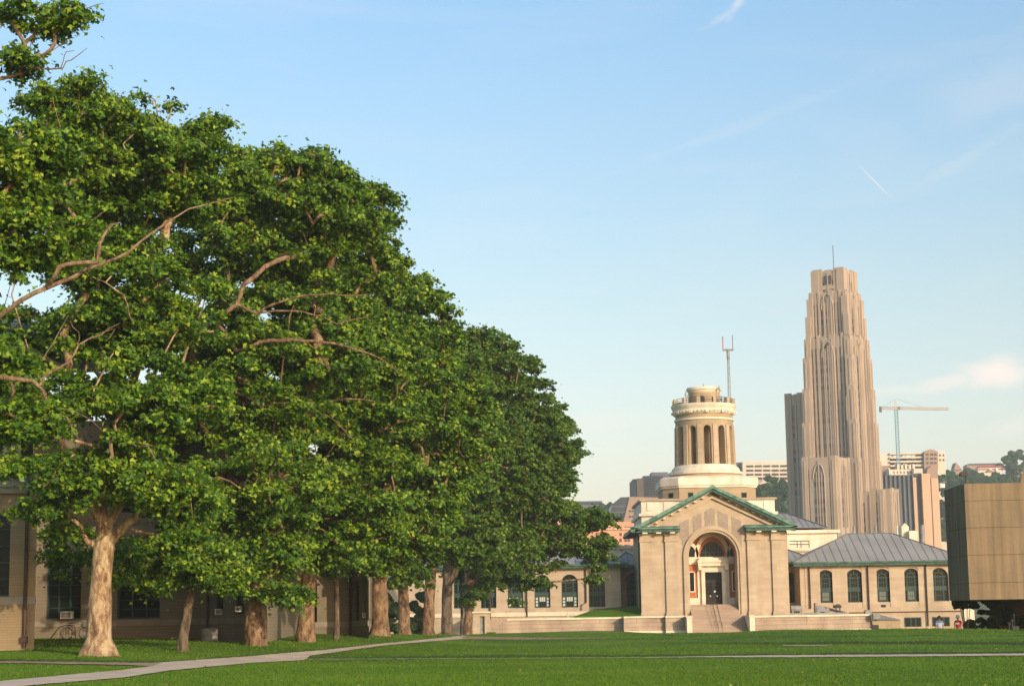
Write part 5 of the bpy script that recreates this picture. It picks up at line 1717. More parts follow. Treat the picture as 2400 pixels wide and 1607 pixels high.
part(MB().tube([(xap, DCR, zap), (PX(2160, 950, DCR), DCR, zj + .7)], .07, 4).tube([(xap, DCR, zap), (PX(2070, 953, DCR), DCR, zj + .8)], .07, 4), 'tie_rope', M['metal'], crane)
part(MB().box(PX(2061, 955, DCR), PX(2066, 955, DCR), DCR - .8, DCR + .8, zj - 2.2, zj + 1), 'counterweight', M['bluegrey'], crane)
part(MB().box(PX(2106, 957, DCR), PX(2109, 957, DCR), DCR - 1.5, DCR, zj - 1, zj + .8), 'cab', M['brownbrick'], crane)

# flues and little roofs over the right wing
for a, yt, yb_, w, nm in ((2162, 1229, 1290, 6, 'thick grey flue rising behind the right end of the wing roof'), (2053, 1231, 1262, 3.6, 'thin flue at the right of a pair behind the wing roof ridge'),
                          (2002, 1232, 1262, 3.6, 'thin flue at the left of a pair behind the wing roof ridge'), (2103, 1231, 1262, 2.6, 'cream flue behind the right part of the wing ridge')):
    D_ = 262.0; x = PX(a, 1250, D_); mt = 'cream_far' if a == 2103 else 'metal'
    mb = MB().lathe(x, D_, [(w * s_ * .95, PZ(a, yb_ + 30, D_)), (w * s_ * .95, PZ(a, yt + 1.5, D_)), (w * s_ * 1.05, PZ(a, yt + 1.4, D_)), (w * s_ * 1.05, PZ(a, yt, D_))], 18)
    single(mb, 'flue', M[mt], (x, D_, PZ(a, yb_ + 30, D_)), nm, 'chimney', 'flues behind the wing roof')
rh = thing('rooftop_hut', 'small white gabled hut with a lower white box behind the wing roof', 'hut', (PX(2122, 1250, 268), 268, PZ(2122, 1300, 268)))
mb = MB().prism_y([(PX(2113, 1250, 268), PZ(2113, 1270, 268)), (PX(2130, 1250, 268), PZ(2130, 1270, 268)), (PX(2130, 1235, 268), PZ(2130, 1233, 268)), (PX(2121, 1226, 268), PZ(2121, 1225, 268)), (PX(2113, 1235, 268), PZ(2113, 1233, 268))], 268, 271)
part(mb, 'wall', M['white_stone'], rh)
part(MB().box(PX(2131, 1250, 267), PX(2151, 1250, 267), 267, 270, PZ(2140, 1275, 267), PZ(2140, 1243, 267)), 'roof_box', M['white_stone'], rh)

# hill terrain behind the town at right and behind the white office


def hill(name, pts, D, depth, zb):
    """ridge profile points (px, py) at depth D, falling towards the camera"""
    mb = MB(); n = len(pts); vs = []
    for (a, y) in pts:
        p = P(a, y, D + depth); vs.append((p.x, D + depth, p.z))
    for (a, y) in pts:
        p = P(a, y, D + depth); vs.append((p.x * D / (D + depth), D, zb + (p.z - zb) * 0.25))
    for (a, y) in pts:
        p = P(a, y, D + depth); vs.append((p.x * 0.95 * D / (D + depth), D - 60, zb))
    fs = [(i, i + 1, n + i + 1, n + i) for i in range(n - 1)] + [(n + i, n + i + 1, 2 * n + i + 1, 2 * n + i) for i in range(n - 1)]
    mb.add(vs, fs)
    m_ = M['hill'] if 'hill' in M else M.setdefault('hill', material('hillside', (0.030, 0.055, 0.018), (0.05, 0.075, 0.025), scale=0.05))
    return single(mb, name, m_, (vs[0][0], D, zb), kind='structure')


hill('hill', [(2170, 1150), (2200, 1122), (2225, 1108), (2300, 1108), (2400, 1112), (2560, 1100), (2800, 1150)], 1150, 200, GZF - 2)
hill('hill', [(1720, 1180), (1760, 1140), (1800, 1130), (1850, 1136), (1880, 1180)], 1010, 100, GZF - 2)
hill('hill', [(1240, 1200), (1300, 1190), (1400, 1188), (1440, 1192), (1480, 1230)], 1200, 100, GZF - 2)


def leaf_cloud(ells, n, size, seed, mat, name, loc, label=None, cat=None, kind=None, parent=None, group=None):
    """foliage mass: tufts over the given ellipsoids"""
    rg = np.random.default_rng(seed)
    C_, Rr = [], []
    for (c, r) in ells:
        vol = r[0] * r[2]
        k = max(4, int(vol / (min(r) * 0.35) ** 2 * 0.8))
        d = rg.normal(size=(k, 3)); d /= np.linalg.norm(d, axis=1, keepdims=True)
        C_.append(np.array(c) + d * np.array(r) * rg.uniform(0.45, 0.95, (k, 1))); Rr.append(np.full(k, min(r) * 0.38))
    C_ = np.vstack(C_); Rr = np.concatenate(Rr)
    w = Rr ** 2; w /= w.sum(); wi = rg.choice(len(C_), n, p=w)
    d = rg.normal(size=(n, 3)); d /= np.linalg.norm(d, axis=1, keepdims=True)
    pos = C_[wi] + d * (Rr[wi] * rg.random(n) ** 0.4)[:, None] * np.array([1.1, 1.1, 0.8])
    nrm = d + np.array([0.1, -0.2, 0.6]) + rg.normal(size=(n, 3)) * 0.35
    V, Fq, k = leaf_quads(pos - np.array(loc), nrm, size * rg.uniform(.6, 1.3, n), 'quad', rg)
    me = np_mesh(name, V, Fq, k, mat)
    o = bpy.data.objects.new(name, me); col.objects.link(o)
    if parent is not None: o.parent = parent
    else:
        o.location = loc
    if label: o['label'] = label
    if cat: o['category'] = cat
    if kind: o['kind'] = kind
    if group: o['group'] = group
    return o


def Ew(px, py, rx, ry, D, rd=None):
    p = P(px, py, D); return (tuple(p), (rx * D / F_PX, rd or rx * D / F_PX, ry * D / F_PX))


random.seed(11)
el = []
for k in range(60):
    px = random.uniform(2190, 2520); t = random.random()
    yb = 1118 + 130 * t * t
    D_ = 1330 - 220 * t
    yt = 1120 if px > 2270 else 1112
    el.append(Ew(px, yt + 16 * t + random.uniform(-6, 5), random.uniform(12, 20), random.uniform(9, 14), D_ - 60))
for k in range(26):
    el.append(Ew(random.uniform(2200, 2240), random.uniform(1125, 1270), 14, 12, 1080))
leaf_cloud(el, 60000, 2.4, 3, M['leaf_far'], 'hillside_woods', (PX(2300, 1200, 1150), 1150, GZF), 'blue green wooded hillside beyond the concrete building', 'woods', 'stuff')
el = [Ew(1812, 1138, 30, 20, 1000), Ew(1775, 1150, 26, 26, 1000), Ew(1795, 1175, 40, 30, 1000), Ew(1830, 1165, 24, 30, 995), Ew(1800, 1190, 34, 22, 990), Ew(1845, 1150, 18, 20, 1000), Ew(1770, 1190, 20, 22, 990), Ew(1848, 1195, 16, 20, 985)]
leaf_cloud(el, 24000, 1.9, 4, M['leaf_far'], 'hillside_woods', (PX(1810, 1180, 1000), 990, GZF), 'wooded slope below the white office block', 'woods', 'stuff')
el = [Ew(1415, 1188, 20, 14, 1150), Ew(1432, 1186, 10, 9, 1150), Ew(1395, 1196, 22, 12, 1150), Ew(1340, 1198, 40, 12, 1150), Ew(1425, 1205, 18, 14, 1140)]
leaf_cloud(el, 7000, 1.9, 5, M['leaf_far'], 'hillside_woods', (PX(1400, 1190, 1150), 1145, GZF), 'low wooded ridge on the skyline left of the slanted building', 'woods', 'stuff')
bt = thing('hilltop_tree', 'big rounded dark tree standing on the hilltop at the right edge', 'tree', (PX(2375, 1110, 1340), 1340, PZ(2375, 1120, 1340)))
leaf_cloud([Ew(2358, 1082, 20, 20, 1340), Ew(2385, 1074, 26, 20, 1345), Ew(2378, 1098, 34, 18, 1340), Ew(2408, 1090, 22, 28, 1340)], 9000, 1.9, 6, M['leaf_far'], 'crown', tuple(bt.location), parent=bt)
p0 = P(2380, 1125, 1340); p1 = P(2380, 1085, 1340)
part(MB().tube([p0, p1], 1.0, 6), 'trunk', M['bark_grey'], bt)
# hillside houses
hz = thing('red_roofed_house', 'wide house with a red roof and cream gables on the wooded hill', 'house', (PX(2330, 1105, 1300), 1300, PZ(2330, 1125, 1300)))
DHH = 1300.0
far_block(hz, 2297, 2352, 1096, DHH, 10, 'cream_far', zb=PZ(2330, 1125, DHH))
mb = MB(); a_, b_, c_, d_ = P(2292, 1100, DHH), P(2357, 1099, DHH), P(2350, 1089, DHH), P(2297, 1090, DHH)
mb.add([(a_.x, DHH - 1, a_.z), (b_.x, DHH - 1, b_.z), (c_.x, DHH + 5, c_.z), (d_.x, DHH + 5, d_.z), (b_.x, DHH + 11, b_.z), (a_.x, DHH + 11, a_.z)], [(0, 1, 2, 3), (3, 2, 4, 5), (1, 4, 2), (0, 3, 5), (0, 5, 4, 1)])
part(mb, 'roof', M['redroof'], hz)
for a in (2318, 2333): part(MB().box(PX(a, 1102, DHH), PX(a + 5, 1102, DHH), DHH - 1.6, DHH + 2, PZ(a, 1104, DHH), PZ(a, 1098, DHH)), 'dormer', M['white_paint'], hz)
windows_grid(hz, [(2300, 2303), (2308, 2311), (2326, 2329), (2340, 2343)], [(1106, 1111)], DHH)
hy = thing('long_dark_house', 'long dark grey roofed building on the hill crest behind the red roof', 'house', (PX(2300, 1090, 1345), 1345, PZ(2300, 1120, 1345)))
far_block(hy, 2272, 2345, 1088, 1345, 12, 'brownbrick', zb=PZ(2300, 1125, 1345)); mb = MB().box(PX(2271, 1088, 1345), PX(2346, 1088, 1345), 1344, 1358, PZ(2308, 1088, 1345) + .01, PZ(2308, 1085.5, 1345)); part(mb, 'roof', M['bluegrey'], hy)
hx_ = thing('small_white_house', 'little cream house with steep roof low among hillside trees at right', 'house', (PX(2385, 1115, 1200), 1200, PZ(2385, 1130, 1200)))
far_block(hx_, 2380, 2392, 1120, 1200, 8, 'cream_far', zb=PZ(2385, 1135, 1200)); mb = MB().prism_y([(PX(2379, 1120, 1200), PZ(2379, 1120, 1200)), (PX(2393, 1120, 1200), PZ(2393, 1120, 1200)), (PX(2386, 1112, 1200), PZ(2386, 1112, 1200))], 1199, 1209); part(mb, 'roof', M['redroof'], hx_)
hw_ = thing('cream_cottage', 'cream fronted cottage with brown gable under the red roofed house', 'house', (PX(2325, 1110, 1270), 1270, PZ(2325, 1125, 1270)))
far_block(hw_, 2311, 2330, 1106, 1270, 8, 'cream_far', zb=PZ(2325, 1130, 1270)); mb = MB().prism_y([(PX(2310, 1106, 1270), PZ(2310, 1106, 1270)), (PX(2331, 1106, 1270), PZ(2331, 1106, 1270)), (PX(2320, 1100, 1270), PZ(2320, 1100, 1270))], 1269, 1279); part(mb, 'roof', M['brownbrick'], hw_)
hv = thing('gabled_stone_house', 'pale pointed gable poking out of the hillside trees near the crane end', 'house', (PX(2245, 1095, 1230), 1230, PZ(2245, 1120, 1230)))
far_block(hv, 2237, 2254, 1101, 1230, 8, 'brownbrick', zb=PZ(2245, 1125, 1230)); mb = MB().prism_y([(PX(2235, 1101, 1230), PZ(2235, 1101, 1230)), (PX(2256, 1101, 1230), PZ(2256, 1101, 1230)), (PX(2240, 1086, 1230), PZ(2240, 1084, 1230))], 1229, 1239); part(mb, 'roof', M['brownbrick'], hv)
hu = thing('white_cottage', 'tiny white cottage among trees beside the tan tower', 'house', (PX(2215, 1130, 1040), 1040, PZ(2215, 1145, 1040)))
far_block(hu, 2207, 2218, 1131, 1040, 8, 'white_paint', zb=PZ(2215, 1142, 1040)); mb = MB().prism_y([(PX(2206, 1131, 1040), PZ(2206, 1131, 1040)), (PX(2219, 1131, 1040), PZ(2219, 1131, 1040)), (PX(2212, 1125, 1040), PZ(2212, 1125, 1040))], 1039, 1049); part(mb, 'roof', M['bluegrey'], hu)

# ------------------------------------------------------------------ concrete building at right
DQ = 120.0
cb = thing('concrete_building', 'overhanging board marked concrete block at the right edge', 'building', (PX(2265, 1300, DQ), DQ, 0))
c0 = P(2259, 1133, DQ); c1 = P(2273.5, 1405, DQ); f0 = P(2212, 1148, 126.0); f1 = P(2226, 1401, 126.0)
xc = (c0.x + c1.x) / 2; xf = (f0.x + f1.x) / 2
xR = xc + 22
zt, zb_ = c0.z, c1.z; ys_ = [1405, 1365, 1300, 1236, 1173, 1133]
zz = [PZ(2266, y, DQ) for y in ys_]; zf = [f1.z, zz[1], zz[2], zz[3], zz[4], zz[5]]
for i in range(5):
    g = 0.02 if i < 4 else 0
    mb = MB().add([(xc, DQ, zz[i]), (xR, DQ - 1.0, zz[i]), (xR, 136, zz[i]), (xf * 136 / 126 + .6, 136, zz[i]), (xf, 126, zz[i] if i else zf[0] - .15), (xc, DQ, zz[i + 1] - g), (xR, DQ - 1.0, zz[i + 1] - g), (xR, 136, zz[i + 1] - g), (xf * 136 / 126 + .6, 136, zz[i + 1] - g), (xf, 126, zz[i + 1] - g)],
                  [(0, 1, 6, 5), (1, 2, 7, 6), (2, 3, 8, 7), (3, 4, 9, 8), (4, 0, 5, 9), (5, 6, 7, 8, 9), (4, 3, 2, 1, 0)])
    part(mb, 'wall_lift', M['concrete'], cb)
mb = MB().prism_z([(xc + .4, DQ + .3), (xR - .4, DQ - .5), (xR - .4, 135.4), (xf * 136 / 126 + 1.2, 135.4), (xf + .4, 126.2)], zb_ + .05, zt - .05)
part(mb, 'core', M['concrete_joint'], cb)
q0, q1 = P(2391, 1130, 123), P(2403, 1078, 123)
mb = MB().add([(q0.x, 123, zt + .01), (xR, 122.5, zt + .01), (xR, 124.5, zt + .01), (q0.x + .4, 124.5, zt + .01), (q1.x, 123.1, q1.z + .2), (xR, 123, q1.z + .6), (xR, 124.4, q1.z + .6), (q1.x + .4, 124.4, q1.z + .2)],
              [(0, 1, 5, 4), (1, 2, 6, 5), (2, 3, 7, 6), (3, 0, 4, 7), (4, 5, 6, 7)])
part(mb, 'rooftop_block', M['concrete'], cb)
for x in (xc + 7, xc + 14): part(MB().box(x, x + .8, 124, 125, -1.2, zb_ - .002), 'column', M['concrete'], cb)
part(MB().box(xc + 5.0, xR - .2, 132.0, 134.8, -1.2, zb_ - .004), 'recessed_wall', M['concrete_joint'], cb)
fl = thing('roof_floodlight', 'small dark floodlight on a post on the corner of the concrete building', 'lamp', (PX(2259.5, 1133, DQ + .4) + .1, DQ + .4, zt))
x = PX(2259.5, 1133, DQ + .4) + .1
part(MB().tube([(x, DQ + .4, zt - .05), (x, DQ + .4, PZ(2259, 1113, DQ))], .035, 6), 'post', M['metal_dark'], fl)
part(MB().box(x - .35, x + .12, DQ + .2, DQ + .6, PZ(2259, 1114, DQ), PZ(2259, 1107, DQ)), 'lamp_head', M['bronze'], fl)
# sunlit wall seen through the leaves under the overhang
sw = thing('sunlit_wall', 'small patch of bright cream wall glowing through dark foliage under the overhang', 'wall', (PX(2278, 1450, 200), 200, -1))
part(MB().box(PX(2260, 1440, 200), PX(2284, 1440, 200), 200, 201, -2, PZ(2280, 1421, 200)), 'wall_face', M['white_stone'], sw)
part(MB().box(PX(2259, 1440, 200), PX(2285, 1440, 200), 199.9, 201.1, PZ(2280, 1421, 200) + .002, PZ(2280, 1421, 200) + .25), 'coping', M['white_stone'], sw)
# little bollard lamp and posts under the overhang
for a, yt, r, nm, lb in ((2377, 1436, .035, 'post_lamp', 'slim post lamp with a pale head on a kerb under the overhang'), (2372, 1449, .05, 'bollard', 'taller grey bollard close left of the post lamp'), (2365, 1457, .05, 'bollard', 'short bollard farthest left under the overhang')):
    D_ = 122.0 if a == 2377 else 121.0
    x = PX(a, 1460, D_); g = gz(x, D_) - .05; z = PZ(a, yt, D_)
    single(MB().lathe(x, D_, [(r, g), (r, z - .2), (r * 1.8, z - .18), (r * 1.8, z - .04), (r * .6, z)], 12), nm, M['metal_dark'], (x, D_, g), lb, 'lamp' if a == 2377 else 'bollard')
x = PX(2378, 1467, 121.5); g = gz(x, 121.5)
single(MB().box(x - .22, x + .22, 121.2, 122, g - .1, PZ(2378, 1467, 121.5)).box(x - .18, x + .18, 121.3, 121.9, PZ(2378, 1467, 121.5), PZ(2378, 1467, 121.5) + .03), 'kerb_block', M['metal_dark'], (x, 122, g), 'low stone block at the foot of the slim post lamp', 'block')

# ------------------------------------------------------------------ left buildings
DL = 87.0
lb = thing('brick_wing', 'near buff brick wing with stone bands and dark downpipe at the left edge', 'building', (PX(40, 1500, DL), DL, 0.3))
xa, xb = PX(0, 1330, DL) - 9, PX(84, 1330, DL)
zc0, zc1 = PZ(40, 1156, DL), PZ(40, 1136, DL); xs = PX(78, 1330, 111.8)
wx0, wx1 = PX(-60, 1300, DL), PX(23, 1300, DL)
part(wall_open(MB(), xa, xb, -0.5, zc0, DL, 0.5, [(wx0, wx1, PZ(20, 1397, DL), PZ(20, 1203, DL), False)]).add([(xb, DL + .01, -.5), (xs, 111.8, -.5), (xs, 111.8, zc0), (xb, DL + .01, zc0)], [(0, 1, 2, 3)]), 'wall', M['brick_left'], lb)
ftp = lambda e, f: [(xa, DL - f), (xb + e, DL - f), (xb + e, DL + .3), (xs + e * .5, 111.7), (xa, 111.7)]
mb = MB()
for (u, v) in ((wx0, wx0 + .08), (wx1 - .08, wx1), (wx0 + .8, wx0 + .86)): mb.box(u, v, DL + .3, DL + .42, PZ(20, 1397, DL), PZ(20, 1203, DL))
for k in range(5):
    z = PZ(20, 1397, DL) + k * (PZ(20, 1203, DL) - PZ(20, 1397, DL)) / 5; mb.box(wx0 + .09, wx1 - .09, DL + .32, DL + .40, z, z + .07)
w_ = part(mb, 'window', M['green_frame'], lb); part(MB().box(wx0, wx1, DL + .42, DL + .5, PZ(20, 1397, DL), PZ(20, 1203, DL)), 'pane', M['glass'], w_)
part(MB().prism_z(ftp(.14, .22), zc0, zc1 - .12), 'cornice', M['stone_left'], lb)
part(MB().prism_z(ftp(.26, .35), zc1 - .118, zc1 + .05), 'cornice', M['stone_left'], lb)
z = PZ(60, 1415, DL); part(MB().box(xa, xb + .04, DL - .05, DL - .003, z, z + .34), 'sill_band', M['stone_left'], lb)
part(MB().prism_z(ftp(-.6, -1.2), zc1 + .052, PZ(40, 1090, DL)), 'parapet', M['stone_left'], lb)
xp = PX(63, 1300, DL)
part(MB().tube([(xp, DL - .12, PZ(63, 1090, DL)), (xp, DL - .14, PZ(63, 1123, DL)), (xp + .22, DL - .5, PZ(63, 1133, DL)), (xp + .22, DL - .5, PZ(63, 1150, DL)), (xp, DL - .14, PZ(63, 1160, DL)), (xp, DL - .12, PZ(63, 1516, DL))], .085, 8)
     .box(xp - .14, xp + .14, DL - .25, DL - .02, PZ(63, 1505, DL), PZ(63, 1490, DL)), 'downpipe', M['bronze'], lb)
# upper storey set back with wide eaves
DU = 96.0
ue = PZ(60, 775, DU); ux = PX(50, 900, DU)
up_ = part(wall_open(MB(), ux - 14, ux, 4.0, ue - .3, DU, .5, [(PX(-40, 870, DU), PX(24, 870, DU), PZ(0, 920, DU), PZ(0, 828, DU), True)]).add([(ux, DU + .01, 4), (ux - 2.6, DU + 10, 4), (ux - 2.6, DU + 10, ue - .3), (ux, DU + .01, ue - .3)], [(0, 1, 2, 3)]), 'upper_wall', M['stone_left'], lb)
part(MB().box(PX(-40, 870, DU), PX(24, 870, DU), DU + .45, DU + .55, PZ(0, 920, DU), PZ(0, 828, DU)), 'pane', M['glass'], up_)
part(MB().box(ux - 14, ux + .25, DU - .3, DU + 10, PZ(20, 822, DU), PZ(20, 808, DU)), 'string_course', M['stone_left'], lb)
rx = PX(150, 760, DU + 4)
rf = part(MB().add([(ux - 14, DU - 2, ue), (PX(95, 738, DU - 2), DU - 2, ue), (rx, DU + 14, ue), (ux - 14, DU + 14, ue), (ux - 14, DU + 5, ue + 3), (ux - 4, DU + 5, ue + 3)], [(0, 1, 5, 4), (1, 2, 5), (2, 3, 4, 5), (0, 3, 2, 1)]), 'roof', M['roof'], lb)
part(MB().add([(ux - 14, DU - 2.2, ue - .3), (PX(95, 738, DU - 2) + .2, DU - 2.2, ue - .3), (rx + .2, DU + 14, ue - .3), (ux - 14, DU + 14, ue - .3), (ux - 14, DU - 2.2, ue - .01), (PX(95, 738, DU - 2) + .2, DU - 2.2, ue - .01), (rx + .2, DU + 14, ue - .01), (ux - 14, DU + 14, ue - .01)],
               [(0, 3, 2, 1), (4, 5, 6, 7), (0, 1, 5, 4), (1, 2, 6, 5), (2, 3, 7, 6), (3, 0, 4, 7)]), 'eaves', M['copper_dark'], lb)

lr = thing('long_brick_hall', 'long buff hall in deep shade behind the tree trunks', 'building', (PX(430, 1480, 112), 112, .5))


def wall_seg(pa, da, pb, db, ybase_z, ztop, wins, band_y, ztop_band=None, bandh=.35):
    """oblique wall from pixel column pa at depth da to pb at depth db. wins: (t0,t1,ytop,ybot) in pixels at that depth"""
    A = Vector((PX(pa, 1400, da), da, 0)); B = Vector((PX(pb, 1400, db), db, 0))
    ang = math.atan2(B.y - A.y, B.x - A.x); Ln = (B - A).length
    T = Matrix.Translation(A) @ Matrix.Rotation(ang, 4, 'Z')
    ops = []; ws = []
    for (a, b, yt, yb) in wins:
        def tx(px):
            d0 = (PX(px, 1400, 1.0))
            # intersect ray x = d0*y with the segment
            s = (A.x - d0 * A.y) / (d0 * (B.y - A.y) - (B.x - A.x)) if abs(d0 * (B.y - A.y) - (B.x - A.x)) > 1e-9 else 0
            return s
        sa, sb = tx(a), tx(b)
        dm = da + (db - da) * (sa + sb) / 2
        ops.append((sa * Ln, sb * Ln, PZ((a + b) / 2, yb, dm), PZ((a + b) / 2, yt, dm), False))
    m = MB(T); wall_open(m, 0, Ln, ybase_z, ztop, 0, .45, ops)
    w = part(m, 'wall', M['wall_left'], lr)
    for o in ops:
        f = MB(T); t = .09
        f.box(o[0], o[0] + t, .25, .37, o[2], o[3]); f.box(o[1] - t, o[1], .25, .37, o[2], o[3]); f.box(o[0] + t, o[1] - t, .25, .37, o[3] - t, o[3]); f.box(o[0] + t, o[1] - t, .25, .37, o[2], o[2] + t)
        wd = o[1] - o[0]; k = 3 if wd > 1.5 else 1
        for i in range(1, k): f.box(o[0] + wd * i / k - .05, o[0] + wd * i / k + .05, .26, .36, o[2] + t, o[3] - t)
        for i in range(1, 5): z = o[2] + (o[3] - o[2]) * i / 5; f.box(o[0] + t, o[1] - t, .28, .34, z - .025, z + .025)
        w2 = part(f, 'window', M['green_frame'], w)
        part(MB(T).box(o[0], o[1], .37, .45, o[2], o[3]), 'pane', M['glass'], w2)
    zb_ = band_y
    part(MB(T).box(0, Ln, -.06, -.003, zb_, zb_ + bandh), 'sill_band', M['stone_left'], w)
    if ztop_band: part(MB(T).box(0, Ln, -.3, -.003, ztop_band, ztop_band + .55), 'cornice', M['stone_left'], w)
    return w, T


zbd = PZ(260, 1466, 112)
wall_seg(70, 112, 430, 112, -.2, PZ(250, 985, 112), [(109, 190, 1318, 1450), (275, 375, 1338, 1449), (109, 190, 1135, 1195), (275, 375, 1135, 1200)], zbd, PZ(250, 1255, 112))
wall_seg(430, 112, 578, 104, -.2, PZ(250, 985, 112), [(499, 523, 1382, 1441), (548, 572, 1340, 1438)], zbd, PZ(250, 1255, 112))
wall_seg(578, 128, 640, 128, -.2, 11, [], PZ(700, 1469, 128), PZ(700, 1336, 128))
wall_seg(690, 128, 822, 128, -.2, 11, [(732, 743, 1361, 1462)], PZ(750, 1469, 128), PZ(700, 1336, 128))
wall_seg(822, 128, 864, 123, -.2, 9, [(827, 842, 1360, 1455), (848, 858, 1352, 1450)], PZ(840, 1466, 125), PZ(840, 1330, 125))
wall_seg(640, 134, 690, 134, -.2, 10.8, [], PZ(665, 1466, 134))
part(MB().box(PX(578, 1300, 104), PX(578, 1300, 104) + .3, 104.1, 128, -.2, 12), 'return_wall', M['wall_left'], lr)
part(MB().add([(PX(864, 1300, 123), 123.05, -.2), (PX(855, 1300, 160), 160, -.2), (PX(855, 1300, 160), 160, 9), (PX(864, 1300, 123), 123.05, 9), (PX(862, 1300, 123), 123.05, -.2), (PX(853, 1300, 160), 160, -.2), (PX(853, 1300, 160), 160, 9), (PX(862, 1300, 123), 123.05, 9)], [(0, 1, 2, 3), (4, 7, 6, 5), (3, 2, 6, 7)]), 'return_wall', M['wall_left'], lr)
part(MB().box(PX(636, 1300, 128), PX(694, 1300, 128), 128.02, 134.4, PZ(660, 1375, 128), PZ(660, 1336, 128)), 'door_lintel', M['wall_left'], lr)
# roof slab behind the parapet
part(MB().box(-34, PX(578, 1300, 104), 112.5, 127, PZ(250, 985, 112) - .4, PZ(250, 985, 112)), 'flat_roof', M['roof'], lr)
part(MB().box(-34, -32, 112.5, 127, -.2, PZ(250, 985, 112) - .4), 'end_wall', M['wall_left'], lr)
for a, d, y1_ in ((488, 108.6, 1470), (822, 127.7, 1490)):
    x = PX(a, 1400, d); part(MB().tube([(x, d - .12, PZ(a, 1336, d)), (x, d - .12, PZ(a, y1_, d))], .08, 8), 'downpipe', M['bronze'], lr)
# window air conditioners
for a, b, yt, yb, d, l_ in ((141, 168, 1432, 1449, 111.5, 'white boxed air conditioner in the window behind the nearest big trunk'), (503, 521, 1426, 1440, 107.4, 'air conditioner in the narrow window right of the barrel'),
                            (551, 568, 1420, 1433, 104.6, 'air conditioner in the tall window beside the thick stump like trunk'), (849, 857, 1436, 1447, 124.0, 'small air conditioner low in the far window by the forked trunk')):
    ac = thing('air_conditioner', l_, 'air conditioner', (PX(a, yb, d), d, PZ(a, yb, d)), 'window air conditioners')
    xa, xb, za, zb_ = PX(a, yb, d), PX(b, yb, d), PZ(a, yb, d), PZ(a, yt, d)
    t = .06
    mb = MB().box(xa, xa + t, d, d + .5, za, zb_).box(xb - t, xb, d, d + .5, za, zb_).box(xa + t, xb - t, d, d + .5, zb_ - t, zb_).box(xa + t, xb - t, d, d + .5, za, za + t)
    part(mb, 'casing', M['white_paint'], ac)
    mb = MB().box(xa + t, xb - t, d + .05, d + .5, za + t, zb_ - t)
    part(mb, 'grille', M['metal'], ac)
# barrel shaped planter
x = PX(491, 1490, 106.5); g = gz(x, 106.5) - .05; z = PZ(491, 1474, 106.5)
single(MB().lathe(x, 106.5, [(.44, g), (.47, g + .1), (.47, z - .06), (.49, z - .05), (.49, z), (.36, z + .06), (.05, z + .1)], 20), 'rain_tank', M['metal'], (x, 106.5, g), 'squat grey round tank under the downpipe left of the thick trunk', 'tank')
# bicycle and rack
xb_ = PX(150, 1490, 108); yb0 = 108.0; g = gz(xb_, yb0)
rk = MB(); s = 1.0
rx0, rx1 = PX(113, 1490, yb0), PX(172, 1490, yb0)
rk.tube([(rx0, yb0 + .3, g), (rx0 + .55, yb0 + .3, g + .72), (rx0 + .9, yb0 + .3, g + .8), (rx1 - .1, yb0 + .3, g + .8), (rx1, yb0 + .3, g + .7), (rx1 + .05, yb0 + .3, g)], .03, 6)
for k in range(5): xx = rx0 + .6 + k * .17; rk.tube([(xx, yb0 + .3, g), (xx, yb0 + .3, g + .78)], .015, 5)
single(rk, 'bicycle_rack', M['metal_dark'], (rx0, yb0 + .3, g), 'low dark tube bicycle rack by the shaded wall', 'rack')
bk = thing('bicycle', 'dark bicycle with a reddish frame parked at the rack behind the nearest trunk', 'bicycle', (xb_, yb0, g))
W1, W2 = PX(156, 1490, yb0), PX(156, 1490, yb0) + 1.04
for wx in (W1, W2):
    pts = [(wx + .33 * math.cos(t * math.pi / 12), yb0, g + .34 + .33 * math.sin(t * math.pi / 12)) for t in range(25)]
    w_ = part(MB().tube(pts, .022, 6), 'wheel', M['rubber'], bk)
    sp = MB()
    for k in range(8): sp.tube([(wx, yb0, g + .34), (wx + .32 * math.cos(k * .785), yb0, g + .34 + .32 * math.sin(k * .785))], .004, 3)
    sp.lathe(wx, yb0, [(.03, g + .31), (.03, g + .37)], 8)
    part(sp, 'spokes', M['metal'], w_)
bb, st_, hd = (W1 + .44, yb0, g + .30), (W1 + .30, yb0, g + .82), (W2 - .16, yb0, g + .84)
mb = MB()
for a_, b_ in ((bb, st_), (bb, hd), (st_, hd), ((W1, yb0, g + .34), bb), ((W1, yb0, g + .34), st_)): mb.tube([a_, b_], .017, 6)
part(mb, 'frame', M.setdefault('dark_red', material('dark_red_paint', (0.14, 0.02, 0.02), rough=0.5)), bk)
part(MB().tube([hd, (W2, yb0, g + .34)], .015, 6), 'fork', M['metal_dark'], bk)
part(MB().tube([hd, (hd[0] - .03, yb0, g + .96)], .014, 6).tube([(hd[0] - .03, yb0 - .28, g + .97), (hd[0] - .03, yb0 + .28, g + .97)], .013, 6), 'handlebar', M['metal_dark'], bk)
part(MB().prism_z([(st_[0] - .17, yb0 - .07), (st_[0] + .12, yb0 - .02), (st_[0] + .12, yb0 + .02), (st_[0] - .17, yb0 + .07)], g + .9, g + .95).tube([st_, (st_[0], yb0, g + .9)], .013, 6), 'saddle', M['rubber'], bk)
part(MB().tube([(bb[0] + .08 * math.cos(t * .5236), yb0 - .03, bb[2] + .08 * math.sin(t * .5236)) for t in range(13)], .01, 4).tube([bb, (bb[0] + .12, yb0 - .06, bb[2] - .12), (bb[0] + .12, yb0 - .16, bb[2] - .12)], .012, 4), 'crank', M['metal_dark'], bk)

# ------------------------------------------------------------------ people


